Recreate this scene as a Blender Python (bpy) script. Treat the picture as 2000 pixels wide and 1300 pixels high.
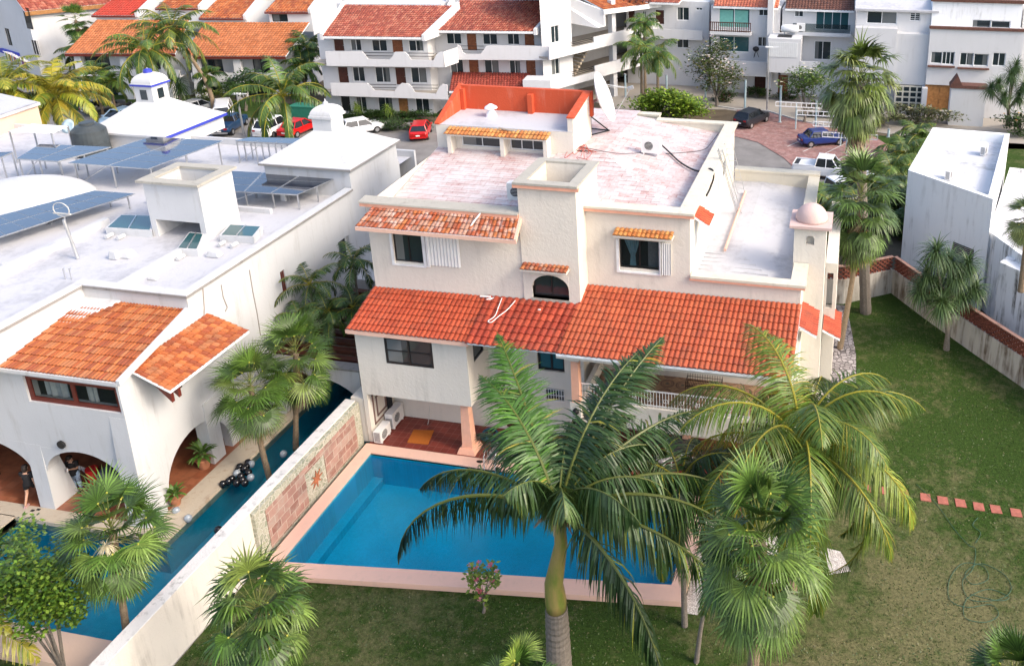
import bpy, bmesh, math, random
from mathutils import Vector, Matrix
R = math.radians
rnd = random.Random(7)
scn = bpy.context.scene
for o in list(bpy.data.objects): bpy.data.objects.remove(o)
# ---------------------------------------------------------------- camera
F_PX, PITCH, YAW, PPX, PPY, CAM_H = 1691.2, R(18.55), R(-11.05), 1346.1, 287.9, 25.0
cam_d = bpy.data.cameras.new('camera'); cam = bpy.data.objects.new('camera', cam_d)
scn.collection.objects.link(cam); scn.camera = cam
cam.location = (0, 0, CAM_H); cam.rotation_euler = (R(90)-PITCH, 0, -YAW)
cam_d.sensor_width = 36; cam_d.lens = F_PX/2000*36
cam_d.shift_x = (1000-PPX)/2000; cam_d.shift_y = (PPY-650)/2000
cam_d.clip_start = .5; cam_d.clip_end = 3000
# ---------------------------------------------------------------- sky, sun, exposure
SUN_EL, SUN_AZ = R(38), R(104)          # azimuth clockwise from +Y
world = bpy.data.worlds.new('World'); scn.world = world; world.use_nodes = True
wn = world.node_tree.nodes; wl = world.node_tree.links
sky = wn.new('ShaderNodeTexSky'); sky.sky_type = 'NISHITA'; sky.sun_disc = False
sky.sun_elevation = SUN_EL; sky.sun_rotation = SUN_AZ; sky.air_density = .9; sky.dust_density = 3.5; sky.ozone_density = .6
bg = wn['Background']; bg.inputs[1].default_value = .15
wl.new(sky.outputs[0], bg.inputs[0])
sd = bpy.data.lights.new('sun', 'SUN'); sd.energy = .75; sd.angle = R(11); sd.color = (1, .90, .76)
sun = bpy.data.objects.new('sun', sd); scn.collection.objects.link(sun)
sdir = Vector((math.sin(SUN_AZ)*math.cos(SUN_EL), math.cos(SUN_AZ)*math.cos(SUN_EL), math.sin(SUN_EL)))
sun.rotation_euler = sdir.to_track_quat('Z', 'Y').to_euler(); sun.location = sdir*80
scn.view_settings.view_transform = 'Standard'; scn.view_settings.look = 'None'
scn.view_settings.exposure = 1.38; scn.view_settings.gamma = 1
scn.render.engine = 'CYCLES'
scn.cycles.max_bounces = 8; scn.cycles.transparent_max_bounces = 24

# ---------------------------------------------------------------- survey helpers: a sight line met with a real plane
_f = Vector((math.sin(YAW)*math.cos(PITCH), math.cos(YAW)*math.cos(PITCH), -math.sin(PITCH)))
_r = Vector((math.cos(YAW), -math.sin(YAW), 0)); _u = _r.cross(_f); _C = Vector((0, 0, CAM_H))
def ray(x, y): return _f+(x-PPX)/F_PX*_r-(y-PPY)/F_PX*_u
def PZ(x, y, z=0.):
    d = ray(x, y); return _C+d*((z-CAM_H)/d.z)
def PY(x, y, Y):
    d = ray(x, y); return _C+d*(Y/d.y)
def PX(x, y, X):
    d = ray(x, y); return _C+d*(X/d.x)
def PP(x, y, p0, n):                   # plane through p0 with normal n
    d = ray(x, y); n = Vector(n); return _C+d*((Vector(p0)-_C).dot(n)/d.dot(n))

# ---------------------------------------------------------------- mesh builder
class MB:
    def __init__(s): s.v = []; s.f = []; s.c = []; s.col = (1, 1, 1); s.mi = []; s.m = 0
    def add(s, vs, fs):
        b = len(s.v); s.v += [tuple(v) for v in vs]
        for f in fs: s.f.append(tuple(b+i for i in f)); s.c.append(s.col); s.mi.append(s.m)
        return s
    def poly(s, *p): return s.add(p, [tuple(range(len(p)))])
    def box(s, x0, x1, y0, y1, z0, z1):
        if x0 > x1: x0, x1 = x1, x0
        if y0 > y1: y0, y1 = y1, y0
        if z0 > z1: z0, z1 = z1, z0
        return s.add([(x0,y0,z0),(x1,y0,z0),(x1,y1,z0),(x0,y1,z0),(x0,y0,z1),(x1,y0,z1),(x1,y1,z1),(x0,y1,z1)],
                     [(0,3,2,1),(4,5,6,7),(0,1,5,4),(1,2,6,5),(2,3,7,6),(3,0,4,7)])
    def hexa(s, b, t):                 # bottom 4 pts (ccw), top 4 pts
        return s.add(list(b)+list(t), [(0,3,2,1),(4,5,6,7),(0,1,5,4),(1,2,6,5),(2,3,7,6),(3,0,4,7)])
    def obox(s, c, size, rz=0, M=None):
        n = len(s.v); s.box(-size[0]/2, size[0]/2, -size[1]/2, size[1]/2, -size[2]/2, size[2]/2)
        M = Matrix.Translation(Vector(c)) @ (M if M else Matrix.Rotation(rz, 4, 'Z'))
        for i in range(n, len(s.v)): s.v[i] = tuple(M @ Vector(s.v[i]))
        return s
    def prism(s, pts, ext):            # planar polygon extruded by a vector
        e = Vector(ext); n = len(pts); p = [Vector(q) for q in pts]
        s.add([tuple(q) for q in p]+[tuple(q+e) for q in p],
              [tuple(range(n)), tuple(range(2*n-1, n-1, -1))]+[(i, i+n, (i+1) % n+n, (i+1) % n) for i in range(n)])
        return s
    def beam(s, a, b, w, h=None):
        a = Vector(a); b = Vector(b); h = h or w; d = (b-a)
        if d.length < 1e-6: return s
        q = d.to_track_quat('Y', 'Z').to_matrix().to_4x4()
        return s.obox((a+b)/2, (w, d.length, h), M=q)
    def tube(s, path, rad, n=8, cap=True):
        P = [Vector(p) for p in path]; k = len(P)
        rs = rad if isinstance(rad, (list, tuple)) else [rad]*k
        rings = []; up = Vector((0, 0, 1)); prev = None
        for i, p in enumerate(P):
            t = (P[min(i+1, k-1)]-P[max(i-1, 0)]).normalized()
            if prev is None: x = t.cross(up if abs(t.z) < .95 else Vector((0, 1, 0))).normalized()
            else: x = (prev-t*prev.dot(t)).normalized()
            prev = x; y = t.cross(x)
            rings.append([p+(x*math.cos(a)+y*math.sin(a))*rs[i] for a in (2*math.pi*j/n for j in range(n))])
        fs = [(i*n+j, i*n+(j+1) % n, (i+1)*n+(j+1) % n, (i+1)*n+j) for i in range(k-1) for j in range(n)]
        if cap: fs += [tuple(range(n-1, -1, -1)), tuple((k-1)*n+j for j in range(n))]
        return s.add([v for r in rings for v in r], fs)
    def lathe(s, c, prof, n=16, sx=1, sy=1):
        c = Vector(c); vs = []; k = len(prof)
        for r, z in prof: vs += [c+Vector((r*sx*math.cos(2*math.pi*j/n), r*sy*math.sin(2*math.pi*j/n), z)) for j in range(n)]
        fs = [(i*n+j, i*n+(j+1) % n, (i+1)*n+(j+1) % n, (i+1)*n+j) for i in range(k-1) for j in range(n)]
        fs += [tuple(range(n-1, -1, -1)), tuple((k-1)*n+j for j in range(n))]
        return s.add(vs, fs)
    def ball(s, c, r, n=12, sz=1.):
        return s.lathe(c, [(max(.001, r*math.sin(math.pi*i/8)), -r*sz*math.cos(math.pi*i/8)) for i in range(9)], n)
    def build(s, name, mat, parent=None, smooth=False, fix=False, bevel=0):
        me = bpy.data.meshes.new(name)
        off = parent.location if parent is not None else Vector((0, 0, 0))
        if parent is not None and parent.parent is not None: off = off+parent.parent.location
        me.from_pydata([tuple(Vector(v)-off) for v in s.v], [], s.f)
        mats = mat if isinstance(mat, (list, tuple)) else [mat]
        for m in mats: me.materials.append(m)
        if len(mats) > 1:
            for p, i in zip(me.polygons, s.mi): p.material_index = i
        a = me.color_attributes.new('tint', 'FLOAT_COLOR', 'CORNER')
        buf = []
        for p, c in zip(me.polygons, s.c): buf += [c[0], c[1], c[2], 1.]*p.loop_total
        a.data.foreach_set('color', buf)
        if fix:
            bm = bmesh.new(); bm.from_mesh(me); bmesh.ops.recalc_face_normals(bm, faces=bm.faces); bm.to_mesh(me); bm.free()
        if smooth:
            for p in me.polygons: p.use_smooth = True
        o = bpy.data.objects.new(name, me); scn.collection.objects.link(o)
        if parent is not None: o.parent = parent
        if bevel:
            md = o.modifiers.new('bevel', 'BEVEL'); md.width = bevel; md.segments = 2; md.limit_method = 'ANGLE'; md.angle_limit = R(40)
        return o

LABELS = set()
def tag(o, label, cat, group=None, kind=None):
    if label: o['label'] = label
    if cat: o['category'] = cat
    if group: o['group'] = group
    if kind: o['kind'] = kind
    return o
def thing(name, label, cat, loc=(0, 0, 0), group=None):
    o = bpy.data.objects.new(name, None); scn.collection.objects.link(o)
    o.location = loc; o.empty_display_size = .3
    return tag(o, label, cat, group)
def part_empty(name, parent):
    o = bpy.data.objects.new(name, None); scn.collection.objects.link(o); o.parent = parent; return o
def struct(o): o['kind'] = 'structure'; return o
def copy_tree(o, parent=None):
    c = o.copy(); scn.collection.objects.link(c)
    if parent is not None: c.parent = parent
    for ch in list(o.children): copy_tree(ch, c)
    return c

# ---------------------------------------------------------------- materials
def newmat(name):
    m = bpy.data.materials.new(name); m.use_nodes = True
    nt = m.node_tree; return m, nt.nodes, nt.links, nt.nodes['Principled BSDF']
def N(ns, t, **k):
    n = ns.new(t)
    for a, b in k.items(): setattr(n, a, b)
    return n
def obj_coord(ns, ls, scale=(1, 1, 1)):
    g = N(ns, 'ShaderNodeNewGeometry'); mp = N(ns, 'ShaderNodeMapping'); ls.new(g.outputs['Position'], mp.inputs[0])
    mp.inputs['Scale'].default_value = scale; return mp.outputs[0]
def noise(ns, ls, co, scale, detail=4, rough=.55, dist=0):
    n = N(ns, 'ShaderNodeTexNoise'); n.inputs['Scale'].default_value = scale; n.inputs['Detail'].default_value = detail
    n.inputs['Roughness'].default_value = rough; n.inputs['Distortion'].default_value = dist
    ls.new(co, n.inputs['Vector']); return n.outputs[0]
def ramp(ns, ls, fac, stops):
    r = N(ns, 'ShaderNodeValToRGB'); e = r.color_ramp.elements
    while len(e) < len(stops): e.new(.5)
    for q, (p, c) in zip(e, stops): q.position = p; q.color = (c, c, c, 1) if not isinstance(c, tuple) else (*c, 1)
    ls.new(fac, r.inputs[0]); return r.outputs[0]
def mix(ns, ls, fac, a, b, mode='MIX'):
    m = N(ns, 'ShaderNodeMix', data_type='RGBA', blend_type=mode)
    for s_, v in ((0, fac), (6, a), (7, b)):
        if isinstance(v, (int, float)): m.inputs[s_].default_value = v
        elif isinstance(v, tuple): m.inputs[s_].default_value = (*v, 1)
        else: ls.new(v, m.inputs[s_])
    return m.outputs[2]
def bump(ns, ls, b, h, strength=.3, dist=.02):
    n = N(ns, 'ShaderNodeBump'); n.inputs['Strength'].default_value = strength; n.inputs['Distance'].default_value = dist
    ls.new(h, n.inputs['Height']); ls.new(n.outputs[0], b.inputs['Normal'])
def tintnode(ns): return N(ns, 'ShaderNodeVertexColor', layer_name='tint').outputs[0]

def stucco(name, col, dirt=(.3, .28, .24), amt=.35, rough=.85, bscale=9, bstr=.5, streak=1., big=.35, bdist=.03, lo=.52):
    m, ns, ls, b = newmat(name); co = obj_coord(ns, ls)
    n1 = noise(ns, ls, co, big, 6, .6)
    c = mix(ns, ls, ramp(ns, ls, n1, [(.35, 0.), (.75, .5)]), col, tuple(x*.86 for x in col))
    st = noise(ns, ls, obj_coord(ns, ls, (2.2, 2.2, .22)), 1.6, 5, .62)
    n3 = noise(ns, ls, co, .8, 5, .65)
    k = mix(ns, ls, 1., ramp(ns, ls, st, [(lo, 0.), (lo+.26, amt*streak)]), ramp(ns, ls, n3, [(lo-.1, .1), (lo+.14, 1.)]), 'MULTIPLY')
    c = mix(ns, ls, k, c, dirt)
    ls.new(c, b.inputs['Base Color']); b.inputs['Roughness'].default_value = rough; b.inputs['Specular IOR Level'].default_value = .25
    bump(ns, ls, b, noise(ns, ls, co, bscale, 3, .6, .6), bstr, bdist); return m
def plain(name, col, rough=.6, metal=0., spec=.4, var=.12, vs=3., bs=0.):
    m, ns, ls, b = newmat(name)
    if var:
        co = obj_coord(ns, ls); n = noise(ns, ls, co, vs, 5, .6)
        c = mix(ns, ls, ramp(ns, ls, n, [(.3, 0.), (.75, 1.)]), tuple(x*(1-var) for x in col), tuple(min(1, x*(1+var)) for x in col))
        ls.new(c, b.inputs['Base Color'])
        if bs: bump(ns, ls, b, noise(ns, ls, co, vs*6, 3), bs, .01)
    else: b.inputs['Base Color'].default_value = (*col, 1)
    b.inputs['Roughness'].default_value = rough; b.inputs['Metallic'].default_value = metal; b.inputs['Specular IOR Level'].default_value = spec
    return m
def tinted(name, base=(1, 1, 1), rough=.6, spec=.3, dirt=None, amt=.4, ns_=1.3, trans=0., fine=0.):
    m, ns, ls, b = newmat(name); t = tintnode(ns); co = obj_coord(ns, ls)
    c = mix(ns, ls, 1., t, base, 'MULTIPLY')
    if dirt:
        n = noise(ns, ls, co, ns_, 6, .65); c = mix(ns, ls, ramp(ns, ls, n, [(.5, 0.), (.72, amt)]), c, dirt)
    if fine:
        n = noise(ns, ls, co, 25, 3, .6); c = mix(ns, ls, fine, c, mix(ns, ls, 1., c, ramp(ns, ls, n, [(.3, .5), (.7, 1.4)]), 'MULTIPLY'))
    ls.new(c, b.inputs['Base Color']); b.inputs['Roughness'].default_value = rough; b.inputs['Specular IOR Level'].default_value = spec
    if trans:
        tr = N(ns, 'ShaderNodeBsdfTranslucent'); ms = N(ns, 'ShaderNodeMixShader'); ms.inputs[0].default_value = trans
        ls.new(mix(ns, ls, 1., c, (1.25, 1.25, .55), 'MULTIPLY'), tr.inputs[0]); ls.new(b.outputs[0], ms.inputs[1]); ls.new(tr.outputs[0], ms.inputs[2])
        ls.new(ms.outputs[0], ns['Material Output'].inputs[0])
    return m
def glassy(name, tint=(.02, .03, .035), rough=.04, see=0., var=True):
    m, ns, ls, b = newmat(name)
    b.inputs['Base Color'].default_value = (*tint, 1); b.inputs['Roughness'].default_value = rough; b.inputs['Specular IOR Level'].default_value = .6
    if see:
        tr = N(ns, 'ShaderNodeBsdfTransparent'); tr.inputs[0].default_value = (.75, .8, .8, 1)
        ms = N(ns, 'ShaderNodeMixShader'); ms.inputs[0].default_value = see
        ls.new(b.outputs[0], ms.inputs[1]); ls.new(tr.outputs[0], ms.inputs[2]); ls.new(ms.outputs[0], ns['Material Output'].inputs[0])
    return m
M = {}
M['cream'] = stucco('cream_stucco', (.68, .635, .56), amt=.45, bscale=7, bstr=.5, bdist=.035)
M['stained'] = stucco('rain_stained_plaster', (.80, .81, .82), dirt=(.07, .07, .06), amt=1., bscale=10, bstr=.3, streak=1.5, lo=.47)
M['cream_wall'] = stucco('cream_garden_wall', (.50, .47, .42), dirt=(.12, .085, .06), amt=1., bscale=9, streak=1.2, lo=.43)
M['partywall'] = stucco('party_wall_plaster', (.66, .62, .56), dirt=(.16, .14, .12), amt=.6, bscale=14, bstr=.6)
M['domepink'] = stucco('faded_pink_plaster', (.60, .44, .40), dirt=(.2, .17, .15), amt=.5, bscale=25, big=1.)
M['stone_red'] = plain('brick_red_slab', (.36, .12, .085), .85, var=.25, vs=6, bs=.3)
M['coping_dull'] = plain('faded_pink_coping', (.38, .22, .17), .85, var=.3, vs=2)
M['white'] = stucco('white_plaster', (.55, .555, .56), amt=.75, bscale=12, bstr=.25)
M['white2'] = stucco('white_plaster_worn', (.84, .85, .86), dirt=(.18, .17, .15), amt=.6, bscale=10, bstr=.3)
M['white_far'] = stucco('white_plaster_far', (.60, .60, .605), amt=.32, bscale=3, bstr=.2)
M['peach'] = stucco('peach_plaster', (.70, .50, .37), amt=.2)
M['pink'] = plain('salmon_paint', (.72, .36, .25), .7, var=.12)
M['pinklight'] = stucco('pink_coping_paint', (.74, .475, .37), amt=.4, bscale=30, bstr=.3, streak=1)
M['capstone'] = stucco('grey_cap_concrete', (.40, .38, .33), dirt=(.10, .10, .09), amt=.8, bscale=20, big=1.2)
M['capdark'] = stucco('blackened_concrete', (.26, .25, .24), dirt=(.06, .06, .06), amt=.9, bscale=20, big=1.2)
M['capcream'] = stucco('cream_cap_concrete', (.62, .58, .48), dirt=(.22, .2, .17), amt=.7, bscale=20, big=1.2)
M['redwall'] = stucco('red_sealant_wall', (.52, .085, .035), dirt=(.75, .6, .5), amt=.3, bscale=14)
M['tile'] = tinted('clay_roof_tile', base=(.93, .97, 1.), rough=.6, spec=.35, dirt=(.13, .06, .04), amt=.45)
M['tile_old'] = tinted('weathered_roof_tile', rough=.8, spec=.2, dirt=(.62, .50, .45), amt=.75, ns_=3.)
M['glass'] = glassy('window_glass')
M['glasspale'] = glassy('curtained_glass', (.13, .14, .14), .12)
M['glassblue'] = glassy('tinted_glass', (.03, .09, .10))
M['glasscar'] = glassy('car_glass', (.012, .015, .018), .03)
M['glasssee'] = glassy('clear_pane', (.03, .04, .045), .03, see=.72)
M['frame_black'] = plain('black_frame', (.015, .013, .014), .4)
M['frame_red'] = plain('oxblood_wood', (.13, .022, .014), .45, var=.2)
M['frame_white'] = plain('white_aluminium', (.75, .76, .76), .4)
M['white_paint'] = plain('white_enamel', (.78, .78, .77), .35, var=.05)
M['shutter'] = plain('white_shutter', (.70, .71, .70), .5, var=.06)
M['metal'] = plain('galvanised_steel', (.55, .56, .57), .35, .8, var=.15)
M['black'] = plain('black_plastic', (.015, .015, .016), .5)
M['blackmetal'] = plain('black_iron', (.012, .012, .012), .45, .3)
M['wood'] = plain('varnished_wood', (.22, .075, .03), .45, var=.3, vs=5)
M['woodlight'] = plain('oak_door_wood', (.34, .16, .055), .45, var=.3, vs=4)
M['wooddark'] = plain('dark_wood', (.075, .022, .012), .5, var=.3, vs=4)
M['blue'] = plain('cobalt_paint', (.035, .05, .38), .5, var=.1)
M['tank'] = plain('tank_plastic', (.045, .055, .06), .5, var=.3, vs=1.5)
M['curtain'] = plain('curtain_cloth', (.62, .62, .60), .9, var=.15, vs=6)
M['curtainblue'] = plain('blue_curtain', (.16, .30, .36), .9, var=.2, vs=6)
M['bark'] = plain('palm_bark', (.21, .155, .10), .9, var=.35, vs=14, bs=.6)
M['barkgrey'] = plain('grey_bark', (.17, .145, .12), .9, var=.3, vs=14, bs=.6)
M['leaf'] = tinted('leaf', rough=.4, spec=.38, trans=.16, fine=.35)
M['blackfabric'] = plain('black_cloth', (.012, .012, .014), .85)
M['skin'] = plain('skin', (.48, .27, .18), .55, var=.06)
M['hair'] = plain('dark_hair', (.02, .013, .01), .6)
M['red_cloth'] = plain('red_cloth', (.55, .015, .012), .8)
M['denim'] = plain('light_denim', (.28, .38, .50), .85)
M['terracotta_pot'] = plain('terracotta_pot', (.40, .17, .09), .8, var=.2)
M['hose_blue'] = plain('blue_hose', (.015, .10, .17), .45)
M['hose_green'] = plain('green_hose', (.035, .10, .06), .6)
M['mat_orange'] = plain('orange_doormat', (.38, .105, .012), .95, var=.15, vs=20)
M['plasticwhite'] = plain('white_resin', (.75, .74, .72), .35, var=.05)
M['dish'] = plain('dish_white', (.78, .79, .80), .4, var=.06)
M['limestone'] = stucco('deck_limestone', (.46, .39, .30), dirt=(.20, .10, .05), amt=.8, bscale=12, big=1.)
M['concrete'] = stucco('concrete', (.34, .31, .27), amt=.6, bscale=15)
M['asphalt'] = plain('asphalt', (.20, .19, .18), .95, var=.2, vs=.7, bs=.3)
M['kerb'] = plain('kerb', (.5, .49, .46), .9, var=.15)
M['soil'] = plain('soil', (.11, .085, .055), 1., var=.35, vs=.7, bs=.5)
M['posts'] = plain('pale_blue_post', (.36, .47, .50), .5)
def _whitewash():
    m, ns, ls, b = newmat('whitewashed_roof_tiles'); co = obj_coord(ns, ls)
    br = N(ns, 'ShaderNodeTexBrick'); ls.new(co, br.inputs[0]); br.inputs['Scale'].default_value = 1.
    br.inputs['Brick Width'].default_value = .62; br.inputs['Row Height'].default_value = .34; br.inputs['Mortar Size'].default_value = .014; br.inputs['Mortar Smooth'].default_value = .3
    br.inputs['Color1'].default_value = (.42, .27, .25, 1); br.inputs['Color2'].default_value = (.54, .46, .45, 1); br.inputs['Mortar'].default_value = (.30, .13, .12, 1)
    n = noise(ns, ls, co, .7, 8, .68); n2 = noise(ns, ls, co, 5, 5, .7)
    k = mix(ns, ls, .45, n, n2)
    c = mix(ns, ls, ramp(ns, ls, k, [(.42, 0.), (.62, .85)]), br.outputs[0], (.60, .585, .585))
    n4 = noise(ns, ls, co, .35, 5, .6)
    c = mix(ns, ls, ramp(ns, ls, n4, [(.5, 0.), (.75, .5)]), c, (.55, .42, .40))
    ls.new(c, b.inputs['Base Color']); b.inputs['Roughness'].default_value = .75
    bump(ns, ls, b, br.outputs['Fac'], -.6, .03); return m
M['whitewash'] = _whitewash()
def _membrane(name, col, dirt, amt):
    m, ns, ls, b = newmat(name); co = obj_coord(ns, ls)
    n = noise(ns, ls, co, .45, 7, .65); n2 = noise(ns, ls, co, 3, 6, .7)
    k = mix(ns, ls, .35, n, n2)
    c = mix(ns, ls, ramp(ns, ls, k, [(.5, 0.), (.68, amt)]), col, dirt)
    ls.new(c, b.inputs['Base Color']); b.inputs['Roughness'].default_value = .7
    bump(ns, ls, b, n2, .4, .05); return m
M['membrane'] = _membrane('white_roof_membrane', (.50, .50, .52), (.28, .28, .30), .75)
M['membrane_d'] = _membrane('stained_white_roof', (.60, .60, .61), (.14, .14, .13), .8)
def _grass():
    m, ns, ls, b = newmat('lawn_grass'); co = obj_coord(ns, ls)
    a = noise(ns, ls, co, .22, 8, .68); f = noise(ns, ls, co, 9, 5, .75); g = noise(ns, ls, co, 2.2, 5, .7)
    k = mix(ns, ls, .4, a, g)
    def dry(cx, cy, rr, amt):            # worn, sun-dried part of the lawn
        d = N(ns, 'ShaderNodeVectorMath', operation='DISTANCE'); ls.new(co, d.inputs[0]); d.inputs[1].default_value = (cx, cy, 0)
        q = N(ns, 'ShaderNodeMath', operation='MULTIPLY'); ls.new(d.outputs['Value'], q.inputs[0]); q.inputs[1].default_value = 1/(1.6*rr)
        return ramp(ns, ls, q.outputs[0], [(0., amt), (1., 0.)])
    k = mix(ns, ls, 1., k, dry(5.5, 24.5, 6., .15), 'ADD'); k = mix(ns, ls, 1., k, dry(-15.5, 18.5, 4., .12), 'ADD'); k = mix(ns, ls, 1., k, dry(0., 19., 5., .10), 'ADD')
    c = mix(ns, ls, ramp(ns, ls, k, [(.50, 0.), (.66, .9)]), (.038, .072, .014), (.165, .152, .074))
    c = mix(ns, ls, 1., c, ramp(ns, ls, f, [(.25, .45), (.75, 1.6)]), 'MULTIPLY')
    h = noise(ns, ls, co, 32, 3, .8)
    c = mix(ns, ls, 1., c, ramp(ns, ls, h, [(.3, .6), (.7, 1.35)]), 'MULTIPLY')
    ls.new(c, b.inputs['Base Color']); b.inputs['Roughness'].default_value = .95; b.inputs['Specular IOR Level'].default_value = .1
    bump(ns, ls, b, h, .9, .06); return m
M['grass'] = _grass()
def _tilefloor(name, c1, c2, mort, w, h, ms=.008, dirt=None, amt=.4, off=0., rot=0, ver=None, rough=.5):
    m, ns, ls, b = newmat(name); g = N(ns, 'ShaderNodeNewGeometry'); mp = N(ns, 'ShaderNodeMapping'); ls.new(g.outputs[0], mp.inputs[0])
    if ver == 'x':     # vertical wall facing x: use (y, z)
        sp = N(ns, 'ShaderNodeSeparateXYZ'); cb = N(ns, 'ShaderNodeCombineXYZ'); ls.new(g.outputs[0], sp.inputs[0])
        ls.new(sp.outputs[1], cb.inputs[0]); ls.new(sp.outputs[2], cb.inputs[1]); ls.new(cb.outputs[0], mp.inputs[0])
    mp.inputs['Rotation'].default_value = (0, 0, rot)
    br = N(ns, 'ShaderNodeTexBrick', offset=off); ls.new(mp.outputs[0], br.inputs[0]); br.inputs['Scale'].default_value = 1
    br.inputs['Brick Width'].default_value = w; br.inputs['Row Height'].default_value = h; br.inputs['Mortar Size'].default_value = ms; br.inputs['Mortar Smooth'].default_value = .2
    for k, c in (('Color1', c1), ('Color2', c2), ('Mortar', mort)): br.inputs[k].default_value = (*c, 1)
    co = mp.outputs[0]; c = br.outputs[0]
    n = noise(ns, ls, co, 1.1, 6, .65); c = mix(ns, ls, 1., c, ramp(ns, ls, n, [(.25, .7), (.75, 1.25)]), 'MULTIPLY')
    if dirt: c = mix(ns, ls, ramp(ns, ls, noise(ns, ls, co, 1.8, 6, .7), [(.48, 0.), (.7, amt)]), c, dirt)
    ls.new(c, b.inputs['Base Color']); b.inputs['Roughness'].default_value = rough
    bump(ns, ls, b, br.outputs['Fac'], -.4, .015); return m
M['patio'] = _tilefloor('terracotta_patio_tiles', (.135, .020, .013), (.19, .032, .02), (.27, .11, .085), .33, .33)
M['neighpatio'] = _tilefloor('wet_terracotta_floor', (.24, .075, .035), (.33, .12, .06), (.2, .09, .05), .4, .4, dirt=(.08, .02, .01), amt=.6, rough=.3)
M['pavers'] = _tilefloor('red_block_pavers', (.22, .10, .085), (.32, .17, .15), (.2, .14, .12), .24, .12, .006, dirt=(.45, .36, .33), amt=.5, off=.5, rough=.9)
M['stonewall'] = _tilefloor('pink_stone_cladding', (.25, .11, .085), (.42, .25, .20), (.50, .42, .34), .55, .36, .014, dirt=(.40, .34, .28), amt=.8, off=.5, ver='x', rough=.8)
M['balconyfloor'] = None
M['brick'] = _tilefloor('red_lattice_brick', (.28, .07, .035), (.36, .11, .06), (.04, .02, .015), .22, .12, .03, off=.5, ver='x', rough=.9)
def _crazy(name, c1, c2, mort, scale, gap=.06, vertical=False):
    m, ns, ls, b = newmat(name); co = obj_coord(ns, ls)
    v = N(ns, 'ShaderNodeTexVoronoi', feature='DISTANCE_TO_EDGE'); v.inputs['Scale'].default_value = scale; ls.new(co, v.inputs['Vector'])
    v2 = N(ns, 'ShaderNodeTexVoronoi'); v2.inputs['Scale'].default_value = scale; ls.new(co, v2.inputs['Vector'])
    sp = N(ns, 'ShaderNodeSeparateColor'); ls.new(v2.outputs['Color'], sp.inputs[0])
    c = mix(ns, ls, sp.outputs[0], c1, c2)
    n = noise(ns, ls, co, 12, 4, .6); c = mix(ns, ls, 1., c, ramp(ns, ls, n, [(.3, .75), (.7, 1.2)]), 'MULTIPLY')
    e = ramp(ns, ls, v.outputs['Distance'], [(gap*.5, 0.), (gap, 1.)])
    c = mix(ns, ls, e, mort, c); ls.new(c, b.inputs['Base Color']); b.inputs['Roughness'].default_value = .85
    bump(ns, ls, b, e, .6, .03); return m
M['crazy'] = _crazy('crazy_stone_mosaic', (.26, .28, .20), (.46, .43, .34), (.56, .52, .44), 4.5)
M['pebble'] = _crazy('pebble_bed', (.14, .12, .11), (.42, .38, .35), (.06, .05, .045), 7., .1)
M['pebblewhite'] = _crazy('white_pebble_bed', (.5, .46, .42), (.72, .68, .64), (.3, .26, .23), 16., .1)
M['cobble'] = _crazy('flagstone_path', (.22, .20, .20), (.40, .37, .37), (.07, .06, .06), 4., .08)
def _poolwall():
    m, ns, ls, b = newmat('pool_mosaic'); co = obj_coord(ns, ls)
    br = N(ns, 'ShaderNodeTexBrick', offset=0.); ls.new(co, br.inputs[0]); br.inputs['Brick Width'].default_value = .06; br.inputs['Row Height'].default_value = .06; br.inputs['Mortar Size'].default_value = .004; br.inputs['Scale'].default_value = 1
    br.inputs['Color1'].default_value = (.001, .40, .57, 1); br.inputs['Color2'].default_value = (.002, .47, .65, 1); br.inputs['Mortar'].default_value = (.01, .52, .74, 1)
    n = noise(ns, ls, co, .5, 5, .6)
    ls.new(mix(ns, ls, 1., br.outputs[0], ramp(ns, ls, n, [(.3, .85), (.7, 1.12)]), 'MULTIPLY'), b.inputs['Base Color']); b.inputs['Roughness'].default_value = .5; return m
M['poolwall'] = _poolwall()
M['poolwall2'] = plain('deep_pool_mosaic', (.010, .34, .46), .5, var=.12)
def _water(name, tint):
    m, ns, ls, b = newmat(name); co = obj_coord(ns, ls)
    tr = N(ns, 'ShaderNodeBsdfTransparent'); tr.inputs[0].default_value = (*tint, 1)
    gl = N(ns, 'ShaderNodeBsdfGlossy'); gl.inputs['Roughness'].default_value = .03
    fr = N(ns, 'ShaderNodeFresnel'); fr.inputs[0].default_value = 1.33; ms = N(ns, 'ShaderNodeMixShader')
    bp = N(ns, 'ShaderNodeBump'); bp.inputs['Strength'].default_value = .35; bp.inputs['Distance'].default_value = .03
    ls.new(noise(ns, ls, co, 5, 3, .5), bp.inputs['Height'])
    ls.new(bp.outputs[0], gl.inputs['Normal']); ls.new(bp.outputs[0], fr.inputs['Normal'])
    ls.new(fr.outputs[0], ms.inputs[0]); ls.new(tr.outputs[0], ms.inputs[1]); ls.new(gl.outputs[0], ms.inputs[2])
    ls.new(ms.outputs[0], ns['Material Output'].inputs[0]); return m
M['water'] = _water('pool_water', (.70, .94, .99))
M['water2'] = _water('neighbour_pool_water', (.65, .90, .95))
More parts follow.
